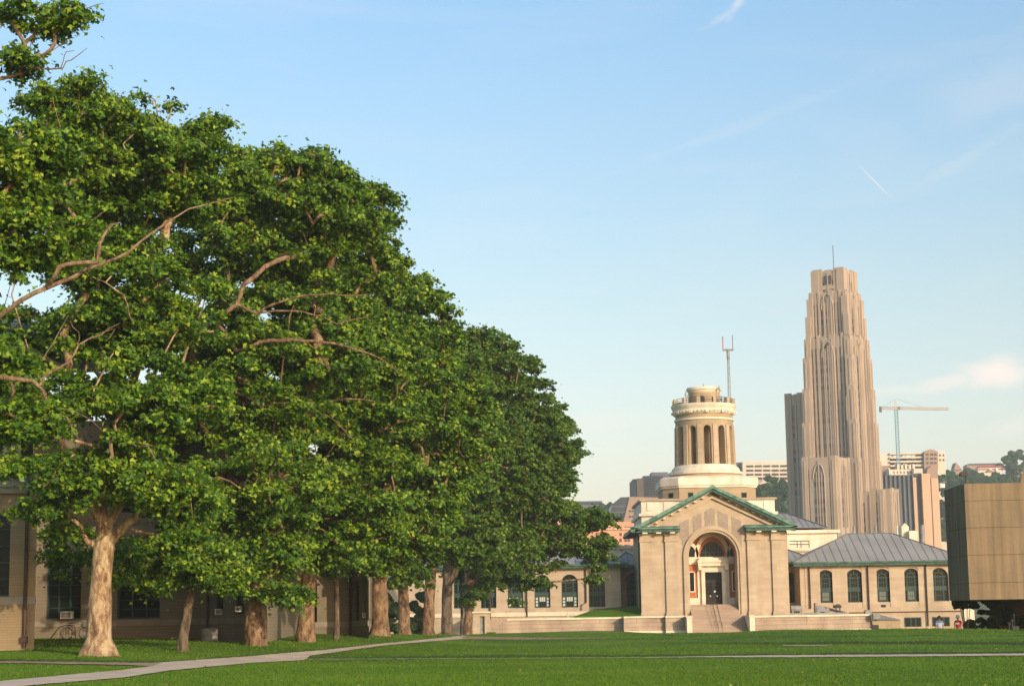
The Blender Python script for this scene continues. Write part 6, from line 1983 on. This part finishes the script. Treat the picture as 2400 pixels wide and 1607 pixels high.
def person(name, label, loc, rz, walk, mats, cap=None, lean=0.0):
    root = thing(name, label, 'person', loc)
    root.rotation_euler = (0, 0, rz)

    def skin_obj(nm, verts, edges, radii, mat, sub=2):
        me = bpy.data.meshes.new(nm); me.from_pydata(verts, edges, [])
        o = bpy.data.objects.new(nm, me); col.objects.link(o)
        md = o.modifiers.new('s', 'SKIN'); md.use_smooth_shade = True
        sm = o.modifiers.new('u', 'SUBSURF'); sm.levels = sub; sm.render_levels = sub
        for i, r in enumerate(radii): me.skin_vertices[0].data[i].radius = r if isinstance(r, tuple) else (r, r)
        me.skin_vertices[0].data[0].use_root = True
        dg = bpy.context.evaluated_depsgraph_get()
        dg.update()
        m2 = bpy.data.meshes.new_from_object(o.evaluated_get(dg))
        o.modifiers.clear(); o.data = m2; o.data.name = nm; m2.materials.clear(); m2.materials.append(mat)
        o.parent = root; BASE[o.name] = Vector(loc)
        return o
    w = walk
    hip = .95
    # facing -Y in local space
    V = [(0, 0, hip), (0, 0, 1.12), (0, 0, 1.32), (0, 0, 1.45), (0, -.01, 1.52), (0, -.02, 1.60), (0, -.03, 1.69), (0, -.02, 1.74),
         (.17, 0, 1.42), (.24, .04 * w, 1.14), (.25, -.10 * w - .05, .90), (.25, -.14 * w - .07, .82),
         (-.17, 0, 1.42), (-.24, -.04 * w, 1.14), (-.25, .04 * w - .05, .90), (-.25, .03 * w - .07, .82),
         (.09, 0, .90), (.10, -.16 * w, .50), (.10, -.06 * w, .09), (.10, -.06 * w - .15, .04),
         (-.09, 0, .90), (-.10, .10 * w, .50), (-.10, .34 * w, .12), (-.10, .34 * w - .13, .05)]
    Ed = [(0, 1), (1, 2), (2, 3), (3, 4), (4, 5), (5, 6), (6, 7), (3, 8), (8, 9), (9, 10), (10, 11), (3, 12), (12, 13), (13, 14), (14, 15),
          (0, 16), (16, 17), (17, 18), (18, 19), (0, 20), (20, 21), (21, 22), (22, 23)]
    Rr = [(.15, .11), (.135, .10), (.17, .11), (.12, .08), .055, (.078, .09), (.085, .10), (.06, .07),
          .06, .043, .03, (.04, .022), .06, .043, .03, (.04, .022), .085, .058, .042, (.042, .03), .085, .058, .042, (.042, .03)]
    # fingers and thumb on each hand
    for hi, sx in ((11, 1), (15, -1)):
        hx, hy, hz = V[hi]
        for k, ln in enumerate((.065, .075, .07, .055)):
            yy = hy + (k - 1.5) * .02
            a = len(V); V.append((hx, yy, hz - .05)); V.append((hx - .012 * sx, yy - .004, hz - .05 - ln * .55)); V.append((hx - .03 * sx, yy - .004, hz - .05 - ln))
            Ed += [(hi, a), (a, a + 1), (a + 1, a + 2)]; Rr += [.010, .009, .007]
        a = len(V); V.append((hx - .01 * sx, hy - .045, hz - .01)); V.append((hx - .02 * sx, hy - .06, hz - .05)); Ed += [(hi, a), (a, a + 1)]; Rr += [.011, .009]
    body = skin_obj('body', V, Ed, Rr, M['skin'], 1)
    # face: eyes, nose, mouth, ears as one small mesh part
    f = MB()
    bl = Vector(loc)
    for sx in (-1, 1):
        f.lathe(bl.x + sx * .032, bl.y - .125, [(.003, bl.z + 1.648), (.012, bl.z + 1.655), (.003, bl.z + 1.662)], 8)
        f.lathe(bl.x + sx * .088, bl.y - .02, [(.004, bl.z + 1.61), (.016, bl.z + 1.64), (.004, bl.z + 1.67)], 8)
    f.box(bl.x - .012, bl.x + .012, bl.y - .15, bl.y - .11, bl.z + 1.61, bl.z + 1.65); f.box(bl.x - .025, bl.x + .025, bl.y - .128, bl.y - .11, bl.z + 1.585, bl.z + 1.593)
    part(f, 'face', M['skin'], root)
    # shirt
    Vs = [(0, 0, .93), (0, 0, 1.12), (0, 0, 1.32), (0, 0, 1.44), (.17, 0, 1.42), (.235, .035 * w, 1.20), (-.17, 0, 1.42), (-.235, -.035 * w, 1.20)]
    skin_obj('shirt', Vs, [(0, 1), (1, 2), (2, 3), (3, 4), (4, 5), (3, 6), (6, 7)], [(.19, .135), (.18, .125), (.20, .135), (.125, .095), .083, .078, .083, .078], mats[0])
    Vt = [(0, 0, .97), (.09, 0, .88), (.10, -.16 * w, .50), (.10, -.06 * w, .10), (-.09, 0, .88), (-.10, .10 * w, .50), (-.10, .34 * w, .13)]
    skin_obj('trousers', Vt, [(0, 1), (1, 2), (2, 3), (0, 4), (4, 5), (5, 6)], [(.165, .125), .10, .08, .065, .10, .08, .065], mats[1])
    if cap:
        m = MB().lathe(bl.x, bl.y - .01, [(.115, bl.z + 1.66), (.125, bl.z + 1.70), (.115, bl.z + 1.77), (.07, bl.z + 1.83), (.01, bl.z + 1.85)], 16)
        m.lathe(bl.x, bl.y - .04, [(.17, bl.z + 1.675), (.17, bl.z + 1.69)], 16)
        part(m, 'cap', cap, root, smooth=True)
    else:
        m = MB().lathe(bl.x, bl.y + .005, [(.095, bl.z + 1.62), (.108, bl.z + 1.68), (.10, bl.z + 1.745), (.06, bl.z + 1.79), (.01, bl.z + 1.80)], 16)
        part(m, 'hair', M['hair'], root, smooth=True)
    for sx, yy, zz in ((.10, -.06 * w, 0), (-.10, .34 * w, .02)):
        part(MB().add([(bl.x + sx - .05, bl.y + yy + .09, bl.z + zz), (bl.x + sx + .05, bl.y + yy + .09, bl.z + zz), (bl.x + sx + .05, bl.y + yy - .19, bl.z + zz), (bl.x + sx - .05, bl.y + yy - .19, bl.z + zz),
                       (bl.x + sx - .045, bl.y + yy + .08, bl.z + zz + .1), (bl.x + sx + .045, bl.y + yy + .08, bl.z + zz + .1), (bl.x + sx + .04, bl.y + yy - .17, bl.z + zz + .05), (bl.x + sx - .04, bl.y + yy - .17, bl.z + zz + .05)],
                      [(0, 1, 2, 3), (4, 7, 6, 5), (0, 4, 5, 1), (1, 5, 6, 2), (2, 6, 7, 3), (3, 7, 4, 0)]), 'shoe', M['rubber'], root)
    return root


dP = 124.0
x = PX(2201.5, 1450, dP); z = PZ(2201, 1441.5, dP) - 1.80
person('person', 'man in a pale blue t-shirt seen from behind, walking beyond the lawn edge', (x, dP, z), math.pi, .7, (M['shirt_blue'], M['trouser']))
g1 = z
x = PX(2245, 1450, dP); z = PZ(2245, 1439.5, dP) - 1.85
pr = person('person', 'person in a red top and light blue cap standing by the dark shrubs', (x, dP, z), math.radians(-40), .25, (M['red_cloth'], M['red_cloth']), M['cap_blue'])
part(MB().box(x - .12, x + .14, dP - .17, dP - .14, z + 1.22, z + 1.34), 'shirt_patch', M['white_paint'], pr)
print('persons z', g1, z, 'ground', gz(x, dP))

# ------------------------------------------------------------------ plane trees along the walk
def pix1(p):
    v = RM.transposed() @ (Vector(p) - Vector((0, 0, EYE)))
    return 1200 + F_PX * v.x / -v.z, 803.5 - F_PX * v.y / -v.z


def gaps(p):
    """hollows between the boughs"""
    a, b = pix1(p)
    for cx, cy, rx_, ry_, yd in ((480, 1030, 85, 58, 108), (600, 1238, 135, 62, 97), (200, 1000, 90, 42, 84), (330, 880, 60, 35, 84), (640, 745, 70, 32, 104), (880, 1130, 80, 40, 128), (760, 1060, 60, 35, 112), (120, 690, 45, 60, 90)):
        if p[1] < yd and ((a - cx) / rx_) ** 2 + ((b - cy) / ry_) ** 2 < 1: return False
    return True


GRP = 'plane trees in a row beside the path'
def fk(frac, dx, dy, dz, ln, rise=0.15): return (frac, (dx, dy, dz), ln, rise)


b = gpt(-150, 64)
make_tree('plane_tree', 'nearest plane tree reaching in from the left edge with bare branch tips high up', 'tree', b, .62, [fk(.6, .6, .2, 1, 8), fk(.8, .2, .5, 1, 8), fk(.7, -.8, .2, 1, 7), fk(1, .1, 0, 1, 7)],
          [E(-20, 420, 220, 170, 64, 1, 4.0, 1.0), E(100, 560, 150, 120, 64, 1, 3.0, .5), E(-90, 880, 190, 230, 64, 1, 3.5, .6), E(65, 40, 165, 60, 64, 0, 1.6, .28), E(25, 140, 75, 34, 64, 0, 1.2, .3), E(50, 985, 150, 75, 64, 0, 1.8, .5), E(20, 1080, 110, 60, 64, 0, 1.6, .3)],
          125, 76000, .19, M['bark_tan'], M['leaf'], 21, 'palm', (.6, 1.4), trunk_top=9.5, group=GRP, rmax=.085, keep=gaps,
          limbs=[L([(-60, 820, 0), (0, 742, -1), (50, 705, -1.5), (110, 675, -1.5)], 64, .19, .14), L([(110, 675, -1.5), (170, 650, -1.5), (240, 620, -1), (300, 590, -1), (360, 545, 0), (440, 490, 1), (555, 462, 2)], 64, .09, .02),
                 L([(110, 675, -1.5), (140, 630, -2), (180, 614, -2), (228, 612, -2), (232, 570, -2), (250, 540, -1), (275, 520, 0)], 64, .11, .04),
                 L([(-40, 870, 0), (0, 882, -1), (50, 888, -1), (95, 905, -1)], 64, .11, .07), L([(95, 905, -1), (105, 880, -1), (160, 850, -1), (185, 810, -1), (235, 780, 0), (285, 758, 0)], 64, .06, .015),
                 L([(95, 905, -1), (108, 930, -1), (120, 965, -1), (155, 975, -1), (170, 1000, -1), (182, 1030, -1)], 64, .05, .012), L([(120, 965, -1), (180, 960, -1), (240, 1010, 0)], 64, .02, .01),
                 L([(185, 810, -1), (184, 780, -1), (166, 750, -1)], 64, .02, .008), L([(235, 780, 0), (270, 770, 0), (250, 800, 0)], 64, .015, .008),
                 L([(-30, 200, 0), (20, 178, 0), (80, 163, 0), (145, 160, 0), (170, 140, 0), (207, 114, 0)], 64, .07, .012), L([(60, 98, 0), (90, 70, 0), (125, 45, 0), (200, 20, 0), (245, 5, 0)], 64, .05, .01),
                 L([(50, 168, 0), (75, 140, 0), (70, 110, 0), (90, 80, 0)], 64, .025, .01), L([(80, 140, 0), (120, 125, 0), (160, 90, 0), (175, 88, 0)], 64, .018, .006), L([(145, 160, 0), (148, 132, 0), (175, 120, 0)], 64, .012, .006),
                 L([(100, 135, 0), (130, 100, 0), (125, 75, 0), (150, 60, 0)], 64, .012, .006)])
b = gpt(230, 80, 1535)
make_tree('plane_tree', 'big plane tree with pale cream peeling trunk, nearest whole tree in the row', 'tree', b, .52,
          [fk(1, -.3, .6, 1, 9), fk(1, .35, .2, 1, 12), fk(1, -.4, -.1, 1, 11)],
          [E(200, 370, 180, 200, 80, 1, 5, 1.0), E(400, 390, 150, 170, 80, 2, 4.5, .9), E(490, 300, 60, 60, 80, 2, 2, .15), E(290, 540, 170, 110, 80, 2, 3.5, .5), E(270, 700, 270, 180, 80, 1, 4.5, .6), E(330, 960, 220, 160, 80, 0, 4.5, 1.1), E(210, 1115, 160, 90, 80, -1, 3.5, .9), E(120, 1190, 70, 60, 80, -1, 2.5, .35), E(395, 1150, 140, 100, 80, -1, 3.5, .8), E(70, 960, 120, 110, 80, 0, 3, .6), E(150, 1235, 70, 55, 80, -.5, 1.8, .3), E(170, 1340, 34, 40, 80, .5, .9, .07), E(430, 1260, 90, 50, 80, -1, 2.2, .3), E(310, 1290, 130, 85, 80, 7, 3, .45), E(140, 1290, 70, 70, 80, 8, 2, .25)],
          330, 235000, .19, M['bark_pale'], M['leaf'], 22, 'palm', (.6, 1.5), trunk_top=5.4, group=GRP, flare=1.6, lean=(.25, 0), crown_bias=.8, rmax=.22, keep=lambda p: gaps(p) and not (abs(pix1(p)[0] - 262) < 46 and 1185 < pix1(p)[1] < 1420 and p[1] < 83),
          limbs=[L([(243, 1250, 0), (238, 1200, 0), (240, 1150, .3), (262, 1060, .5), (300, 940, 1), (330, 820, 1)], 80, .34, .10), L([(250, 1275, 0), (276, 1250, -.2), (300, 1222, -.3), (330, 1200, -.8), (380, 1150, -1.5), (450, 1110, -2)], 80, .27, .09),
                 L([(225, 1285, 0), (205, 1262, -.2), (188, 1235, -.3), (150, 1190, -.6), (110, 1140, -1)], 80, .17, .05), L([(330, 1030, 0), (345, 985, -1), (380, 930, -2)], 80, .22, .12), L([(250, 1050, -1), (215, 1045, -2), (180, 1035, -3), (160, 1020, -3)], 80, .12, .03), L([(370, 1045, -2), (330, 1042, -3), (290, 1040, -3)], 80, .035, .02),
                 L([(345, 1040, -3), (356, 1060, -3), (368, 1085, -3)], 80, .03, .012), L([(290, 690, -3), (250, 660, -3), (200, 640, -3)], 80, .05, .02)])
b = gpt(428, 89, 1527)
make_tree('young_tree', 'slim young tree with smooth leaning trunk just right of the pale trunk', 'tree', b, .24, [fk(.8, .4, 0, 1, 3), fk(1, -.4, 0.1, 1, 3)],
          [E(455, 1290, 115, 80, 89, 0, 2.5), E(525, 1350, 62, 48, 89, -1, 1.8, .6), E(370, 1350, 65, 42, 89, 0, 1.8, .6), E(480, 1220, 100, 60, 89, 1, 2.5)],
          90, 50000, .18, M['bark_grey'], M['leaf'], 23, 'palm', (.5, .95), trunk_top=4.3, lean=(.55, .1), flare=1.25, rmax=.10, keep=gaps)
b = gpt(601, 100, 1511)
make_tree('plane_tree', 'plane tree with the thickest stump like brown trunk', 'tree', b, .60, [fk(.45, -.9, .1, .6, 6, -.05), fk(.7, .8, 0, 1, 8), fk(.8, -.4, .5, 1, 9), fk(1, .2, -.2, 1, 10), fk(1, -.2, .2, 1, 10)],
          [E(640, 505, 245, 200, 100, 1, 6, 1.2), E(760, 405, 105, 75, 100, 1, 3, .4), E(600, 850, 270, 220, 100, 0, 6, 1.0), E(600, 1110, 220, 160, 100, -1, 5.5, .9), E(580, 1300, 170, 80, 100, -1, 4.5, .6), E(672, 1385, 92, 52, 100, -2, 2.2, .6), E(480, 580, 140, 150, 100, 1, 4, .5), E(440, 1010, 120, 90, 100, 9, 4, .4)],
          310, 215000, .215, M['bark'], M['leaf'], 24, 'palm', (.8, 1.8), trunk_top=8.0, group=GRP, flare=1.08, crown_bias=.7, keep=gaps,
          limbs=[L([(440, 850, -2), (478, 785, -4), (505, 755, -4.5), (553, 712, -5), (572, 670, -5), (620, 625, -4), (690, 600, -2)], 100, .20, .05), L([(556, 825, -5), (610, 802, -5.5), (660, 796, -5.5), (705, 796, -5.2)], 100, .13, .09),
                 L([(735, 800, -5.5), (780, 806, -5.5), (840, 820, -5), (890, 838, -5), (920, 862, -4.5), (950, 885, -3.6)], 100, .085, .02), L([(600, 735, -5), (640, 712, -5.5), (700, 695, -5.5), (750, 690, -5), (800, 692, -5), (870, 690, -3)], 100, .08, .02),
                 L([(610, 733, -5), (680, 727, -5.5), (730, 735, -5.5), (790, 755, -5.5), (870, 745, -4)], 100, .06, .02)])
b = gpt(716, 113, 1503)
make_tree('plane_tree', 'plane tree with tall trunk crooked above a knobbly base, right of the thickest trunk', 'tree', b, .50, [fk(.6, .8, 0, 1, 7), fk(.75, -.6, .1, 1, 8), fk(1, .2, .4, 1, 10), fk(1, -.2, -.3, 1, 10), fk(.5, .9, -.3, .8, 6)],
          [E(790, 600, 165, 230, 113, 1, 6, 1.1), E(850, 475, 85, 95, 113, 1, 3.5, .45), E(800, 880, 220, 220, 113, 0, 6.5, 1.0), E(790, 1130, 200, 150, 113, -1, 6, .9), E(800, 1270, 140, 85, 113, -1, 4.5, .6), E(690, 1250, 80, 60, 113, 0, 3, .3)],
          270, 200000, .225, M['bark'], M['leaf'], 25, 'palm', (.9, 2.0), trunk_top=9.5, group=GRP, lean=(.3, 0), flare=1.35, crown_bias=.7, keep=gaps,
          limbs=[L([(553, 960, -9), (620, 958, -9.5), (690, 958, -9.5), (730, 957, -9.5), (750, 945, -9.5), (800, 935, -9), (880, 938, -8)], 113, .15, .04), L([(730, 957, -9.5), (770, 975, -9.5), (800, 1000, -9), (830, 1035, -9)], 113, .05, .015)])
b = gpt(787, 119, 1498)
make_tree('young_tree', 'thin straight grey trunk of a young tree standing between two big brown trunks', 'tree', b, .17, [fk(.8, .5, 0, 1, 3), fk(1, -.3, .1, 1, 3)],
          [E(790, 1290, 55, 60, 119, 0, 2.5), E(830, 1260, 50, 55, 119, 0, 2)], 34, 14000, .26, M['bark_grey'], M['leaf'], 26, 'quad', (.6, 1.0), trunk_top=5.6, flare=1.2, rmax=.09)
b = gpt(890, 130, 1488)
make_tree('plane_tree', 'plane tree forking low into a thick left limb, third big brown trunk', 'tree', b, .60, [fk(.42, -.62, .1, 1, 6, 0), fk(.8, .5, .3, 1, 9), fk(1, .2, -.2, 1, 11), fk(1, -.3, .2, 1, 11), fk(.7, .9, 0, .9, 7)],
          [E(935, 800, 170, 185, 130, 2, 7, 1.0), E(975, 1010, 200, 190, 130, 1, 7, 1.0), E(930, 1200, 180, 130, 130, -1, 6, .9), E(860, 1300, 110, 75, 130, -2, 4, .6), E(985, 700, 75, 65, 130, 2, 4, .4), E(800, 1290, 60, 45, 130, -2, 3, .3)],
          240, 165000, .25, M['bark'], M['leaf'], 27, 'quad', (1.0, 2.1), trunk_top=7.0, group=GRP, flare=1.2, crown_bias=.7, keep=gaps)
b = gpt(948, 163, 1487)
make_tree('plane_tree', 'plane tree with short reddish trunk, fourth big trunk along the row', 'tree', b, .52, [fk(.7, .7, 0, 1, 8), fk(.8, -.7, .1, 1, 8), fk(1, .1, .1, 1, 12)],
          [E(1050, 850, 120, 130, 163, 2, 8, 1), E(1060, 1060, 135, 160, 163, 1, 8, 1), E(1000, 1250, 130, 110, 163, -1, 6, .8), E(960, 1350, 70, 50, 163, -2, 4, .4)],
          190, 110000, .27, M['bark'], M['leaf_mid'], 28, 'quad', (1.2, 2.4), trunk_top=7.5, group=GRP, flare=1.15, crown_bias=.7)
b = gpt(1004, 174, 1487)
make_tree('plane_tree', 'plane tree with smooth orange brown trunk widening to a fork, fifth along the row', 'tree', b, .55, [fk(.75, .7, 0, 1, 9), fk(.85, -.6, .2, 1, 9), fk(1, .1, -.1, 1, 12)],
          [E(1150, 860, 100, 115, 174, 3, 8, 1), E(1145, 1070, 135, 160, 174, 2, 8, 1), E(1095, 1240, 130, 100, 174, 0, 6, .8), E(1235, 845, 42, 35, 174, 2, 3, .2)],
          185, 105000, .28, M['bark'], M['leaf_mid'], 29, 'quad', (1.2, 2.4), trunk_top=8.5, group=GRP, flare=1.12, lean=(.5, 0), crown_bias=.7)
b = gpt(1049, 185, 1486)
make_tree('plane_tree', 'shaded plane tree whose trunk splits in a wide V, sixth along the row', 'tree', b, .56, [fk(.62, .55, 0, 1, 9, 0), fk(.62, -.55, .1, 1, 9, 0), fk(.65, .15, .6, 1, 12, 0)],
          [E(1230, 1000, 105, 130, 185, 3, 8, 1), E(1225, 1145, 130, 100, 185, 1, 7, 1), E(1160, 1270, 120, 85, 185, -1, 6, .8)],
          165, 92000, .285, M['bark_grey'], M['leaf_mid'], 30, 'quad', (1.3, 2.4), trunk_top=8.5, group=GRP, flare=1.08, crown_bias=.7)
b = gpt(1097, 198, 1487)
make_tree('plane_tree', 'last plane tree of the row whose lowest boughs hang before the arched windows', 'tree', b, .46, [fk(.6, .9, 0, .7, 10, 0), fk(.8, .6, .2, 1, 10), fk(1, .2, -.1, 1, 10), fk(.8, -.6, 0, 1, 7)],
          [E(1290, 1060, 88, 105, 198, 2, 7, 1), E(1275, 1180, 95, 65, 198, 1, 6, .8), E(1225, 1265, 115, 75, 198, 0, 5, .9), E(1320, 1260, 75, 60, 198, 0, 4, .7), E(1378, 1215, 68, 45, 198, 0, 3.5, .7), E(1405, 1285, 48, 42, 198, 0, 3, .5), E(1235, 1345, 60, 50, 198, 0, 2.2, .45),
           E(1170, 1350, 70, 50, 198, 0, 3, .5), E(1402, 1345, 36, 34, 198, 0, 2, .35), E(1330, 1320, 36, 30, 198, 0, 2, .15), E(1115, 1385, 50, 45, 198, -1, 3, .3), E(1200, 1400, 28, 22, 198, 0, 1.4, .12)],
          260, 115000, .265, M['bark'], M['leaf_mid'], 31, 'quad', (.7, 1.4), trunk_top=8.0, group=GRP, flare=1.08, crown_bias=.7)
b = gpt(1082, 205, 1487)
make_tree('young_tree', 'very thin dark trunk close behind the last big trunk', 'tree', b, .19, [fk(1, .2, 0, 1, 3)], [E(1080, 1330, 45, 45, 205, 0, 2)], 12, 5000, .32, M['bark_grey'], M['leaf_dark'], 32, 'quad', (.8, 1.2), trunk_top=6, rmax=.08)

# dark shrubs between far trunks and under the overhang
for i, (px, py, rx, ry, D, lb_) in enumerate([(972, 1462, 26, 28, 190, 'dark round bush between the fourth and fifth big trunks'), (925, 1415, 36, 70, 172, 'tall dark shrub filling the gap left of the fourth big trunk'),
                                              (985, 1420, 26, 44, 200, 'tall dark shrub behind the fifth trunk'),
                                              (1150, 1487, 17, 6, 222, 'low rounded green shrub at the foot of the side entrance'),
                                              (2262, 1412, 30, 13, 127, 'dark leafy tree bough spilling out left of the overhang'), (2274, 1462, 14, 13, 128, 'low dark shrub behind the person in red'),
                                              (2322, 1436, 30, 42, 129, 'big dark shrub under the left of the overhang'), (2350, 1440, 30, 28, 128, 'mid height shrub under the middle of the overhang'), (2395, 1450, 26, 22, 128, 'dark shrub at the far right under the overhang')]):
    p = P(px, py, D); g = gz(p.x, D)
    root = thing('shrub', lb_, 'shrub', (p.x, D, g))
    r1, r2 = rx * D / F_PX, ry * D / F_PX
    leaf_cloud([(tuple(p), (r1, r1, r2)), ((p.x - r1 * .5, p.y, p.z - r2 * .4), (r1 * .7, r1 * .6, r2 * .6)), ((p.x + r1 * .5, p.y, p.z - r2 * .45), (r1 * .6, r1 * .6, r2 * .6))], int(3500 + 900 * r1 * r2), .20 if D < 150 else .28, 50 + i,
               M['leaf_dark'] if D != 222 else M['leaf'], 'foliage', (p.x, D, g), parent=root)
    m = MB()
    for k in range(4): m.tube([(p.x, D, g - .1), (p.x + (k - 1.5) * r1 * .3, D + .2 * (k % 2), p.z - r2 * .2)], .05, 5, .02)
    part(m, 'stem', M['bark_grey'], root)

# ------------------------------------------------------------------ grass blades over the near lawn
def grass(name, n, y0, y1, mat, seed, hgt, test=None, label=None):
    rg = np.random.default_rng(seed)
    # denser near the camera
    u = rg.random(n); y = y0 * (y1 / y0) ** (u ** 0.9)
    half = 0.285 * y
    x = rg.uniform(-1, 1, n) * half
    if test is not None:
        k = test(x, y); x, y = x[k], y[k]; n = len(x)
    z = np.concatenate([ground_np(x[i:i + 20000], y[i:i + 20000]) for i in range(0, n, 20000)])
    a = rg.uniform(0, 6.283, n); w = hgt * .55; h = hgt * rg.uniform(.5, 1.4, n)
    dx, dy = np.cos(a) * w, np.sin(a) * w
    lx, ly = rg.normal(size=n) * hgt * .5, rg.normal(size=n) * hgt * .5
    V = np.empty((n, 3, 3))
    V[:, 0] = np.stack([x - dx, y - dy, z - .01], -1); V[:, 1] = np.stack([x + dx, y + dy, z - .01], -1); V[:, 2] = np.stack([x + lx, y + ly, z + h], -1)
    me = np_mesh(name, V.reshape(-1, 3), np.arange(3 * n).reshape(n, 3), 3, mat)
    o = bpy.data.objects.new(name, me); col.objects.link(o); o['kind'] = 'stuff'; o['label'] = label; o['category'] = 'grass'


_pp = {}


def pix_of(x, y):
    z = ground_np(x, y) - EYE
    R_ = np.array(RM); v = np.stack([x, y, z], -1) @ R_   # world -> camera
    return 1200 + F_PX * v[:, 0] / -v[:, 2], 803.5 - F_PX * v[:, 1] / -v[:, 2]


_UP = [(-100, 1608), (0, 1598), (169, 1582), (280, 1572), (359, 1562), (380, 1553), (564, 1540), (758, 1524), (897, 1508), (974, 1501), (1091, 1489)]
_LO = [(-100, 1622), (102, 1605), (282, 1590), (400, 1572), (589, 1554), (717, 1547), (722, 1538), (897, 1513), (1010, 1503), (1091, 1497)]


_BANDS = [([(690, 1542), (1000, 1537), (1200, 1535), (1600, 1534.5), (2000, 1531), (2500, 1526)], [(690, 1544.5), (1000, 1542.5), (1200, 1541), (1700, 1537.5), (2000, 1534.5), (2500, 1531)]),
          ([(1480, 1506), (1830, 1505), (2050, 1502.5), (2260, 1502.5), (2500, 1504.5)], [(1480, 1507), (1830, 1510), (2050, 1508.5), (2260, 1510), (2500, 1512)]),
          ([(1500, 1488.5), (1760, 1491.5), (2000, 1489.5), (2200, 1488), (2500, 1489.5)], [(1500, 1489), (1760, 1493), (2000, 1491.5), (2200, 1490), (2500, 1491)]),
          ([(1120, 1498), (1300, 1496), (1500, 1495), (1700, 1497)], [(1120, 1500), (1300, 1498.6), (1500, 1497.4), (1700, 1498)]),
          ([(0, 1544), (340, 1548), (400, 1548), (560, 1536.5), (760, 1520.5), (900, 1505)], [(0, 1549.6), (340, 1553.5), (400, 1551), (560, 1540), (760, 1524), (900, 1507.8)]),
          ([(720, 1540), (760, 1538), (900, 1513)], [(720, 1541), (760, 1540), (900, 1514.5)])]


def in_band(px, py):
    o_ = np.zeros(len(px), bool)
    w_ = 0.7 * np.sin(px * 0.031) + 0.5 * np.sin(px * 0.083 + 1)
    for up, lo in _BANDS:
        u = np.interp(px, [p[0] for p in up], [p[1] for p in up]) + w_; l = np.interp(px, [p[0] for p in lo], [p[1] for p in lo])
        o_ |= (px > up[0][0]) & (px < up[-1][0]) & (py > u) & (py < l)
    return o_


def bands_only(x, y):
    out = np.zeros(len(x), bool)
    for i in range(0, len(x), 20000):
        px, py = pix_of(x[i:i + 20000], y[i:i + 20000]); out[i:i + 20000] = in_band(px, py)
    return out


def off_path(x, y):
    out = np.ones(len(x), bool)
    for i in range(0, len(x), 20000):
        px, py = pix_of(x[i:i + 20000], y[i:i + 20000])
        up = np.interp(px, [p[0] for p in _UP], [p[1] for p in _UP]); lo = np.interp(px, [p[0] for p in _LO], [p[1] for p in _LO])
        inp = (py > up - .3) & (py < lo + .1) & (px < 1091)
        cu = np.interp(px, [700, 1200, 1500, 1700, 1820, 2100, 2500], [1545.2, 1542.6, 1541, 1537.8, 1536, 1534.6, 1531.5]); cl = np.interp(px, [700, 1200, 1700, 1820, 2100, 2500], [1546, 1543.2, 1540.6, 1541, 1539, 1536])
        inc = (py > cu) & (py < cl) & (px > 700)
        sp = (py > 1548) & (py < np.interp(px, [0, 372, 420], [1554, 1563, 1560])) & (px < 400)
        out[i:i + 20000] = ~(inp | inc | sp | in_band(px, py))
    return out


grass('rank_grass', 420000, 68, 150, M['grass_dark'], 83, .05, bands_only, 'longer dark grass along the edges of the lawn cuts')
grass('grass', 170000, 44, 85, M['grass'], 81, .042, off_path, 'short mown grass of the wide lawn, nearer part')
grass('grass', 110000, 85, 215, M['grass'], 82, .06, off_path, 'short mown grass of the wide lawn, farther part')

rgl = np.random.default_rng(9)
yl = 46 * (120 / 46) ** rgl.random(170); xl_ = rgl.uniform(-.28, .28, 170) * yl
kl = off_path(xl_, yl); xl_, yl = xl_[kl], yl[kl]
cl_ = np.stack([xl_, yl, ground_np(xl_, yl) + .07], -1)
Vl, Fl, kk = leaf_quads(cl_, rgl.normal(size=cl_.shape) * .5 + np.array([0, -.4, 1]), rgl.uniform(.06, .12, len(cl_)), 'palm', rgl)
M['fallen'] = material('fallen_leaf', (0.20, 0.22, 0.04), (0.18, 0.11, 0.045), scale=0.8, contrast=(.45, .55))
me = np_mesh('fallen_leaves', Vl, Fl, kk, M['fallen']); o = bpy.data.objects.new('fallen_leaves', me); col.objects.link(o); o['kind'] = 'stuff'; o['label'] = 'yellow and brown leaves scattered over the lawn'; o['category'] = 'leaves'

# ------------------------------------------------------------------ haze
hm = bpy.data.materials.new('haze_air'); hm.use_nodes = True
n_, l_ = hm.node_tree.nodes, hm.node_tree.links
for q in list(n_):
    if q.type != 'OUTPUT_MATERIAL': n_.remove(q)
pv = n_.new('ShaderNodeVolumePrincipled')
pv.inputs['Color'].default_value = (0.80, 0.86, 0.95, 1)
pv.inputs['Density'].default_value = 0.00018
pv.inputs['Anisotropy'].default_value = 0.0
l_.new(pv.outputs[0], [q for q in n_ if q.type == 'OUTPUT_MATERIAL'][0].inputs['Volume'])
hb = MB().box(-1520, 1520, -420, 2520, -23, 182)
single(hb, 'haze', hm, (0, 0, -23), kind='stuff')
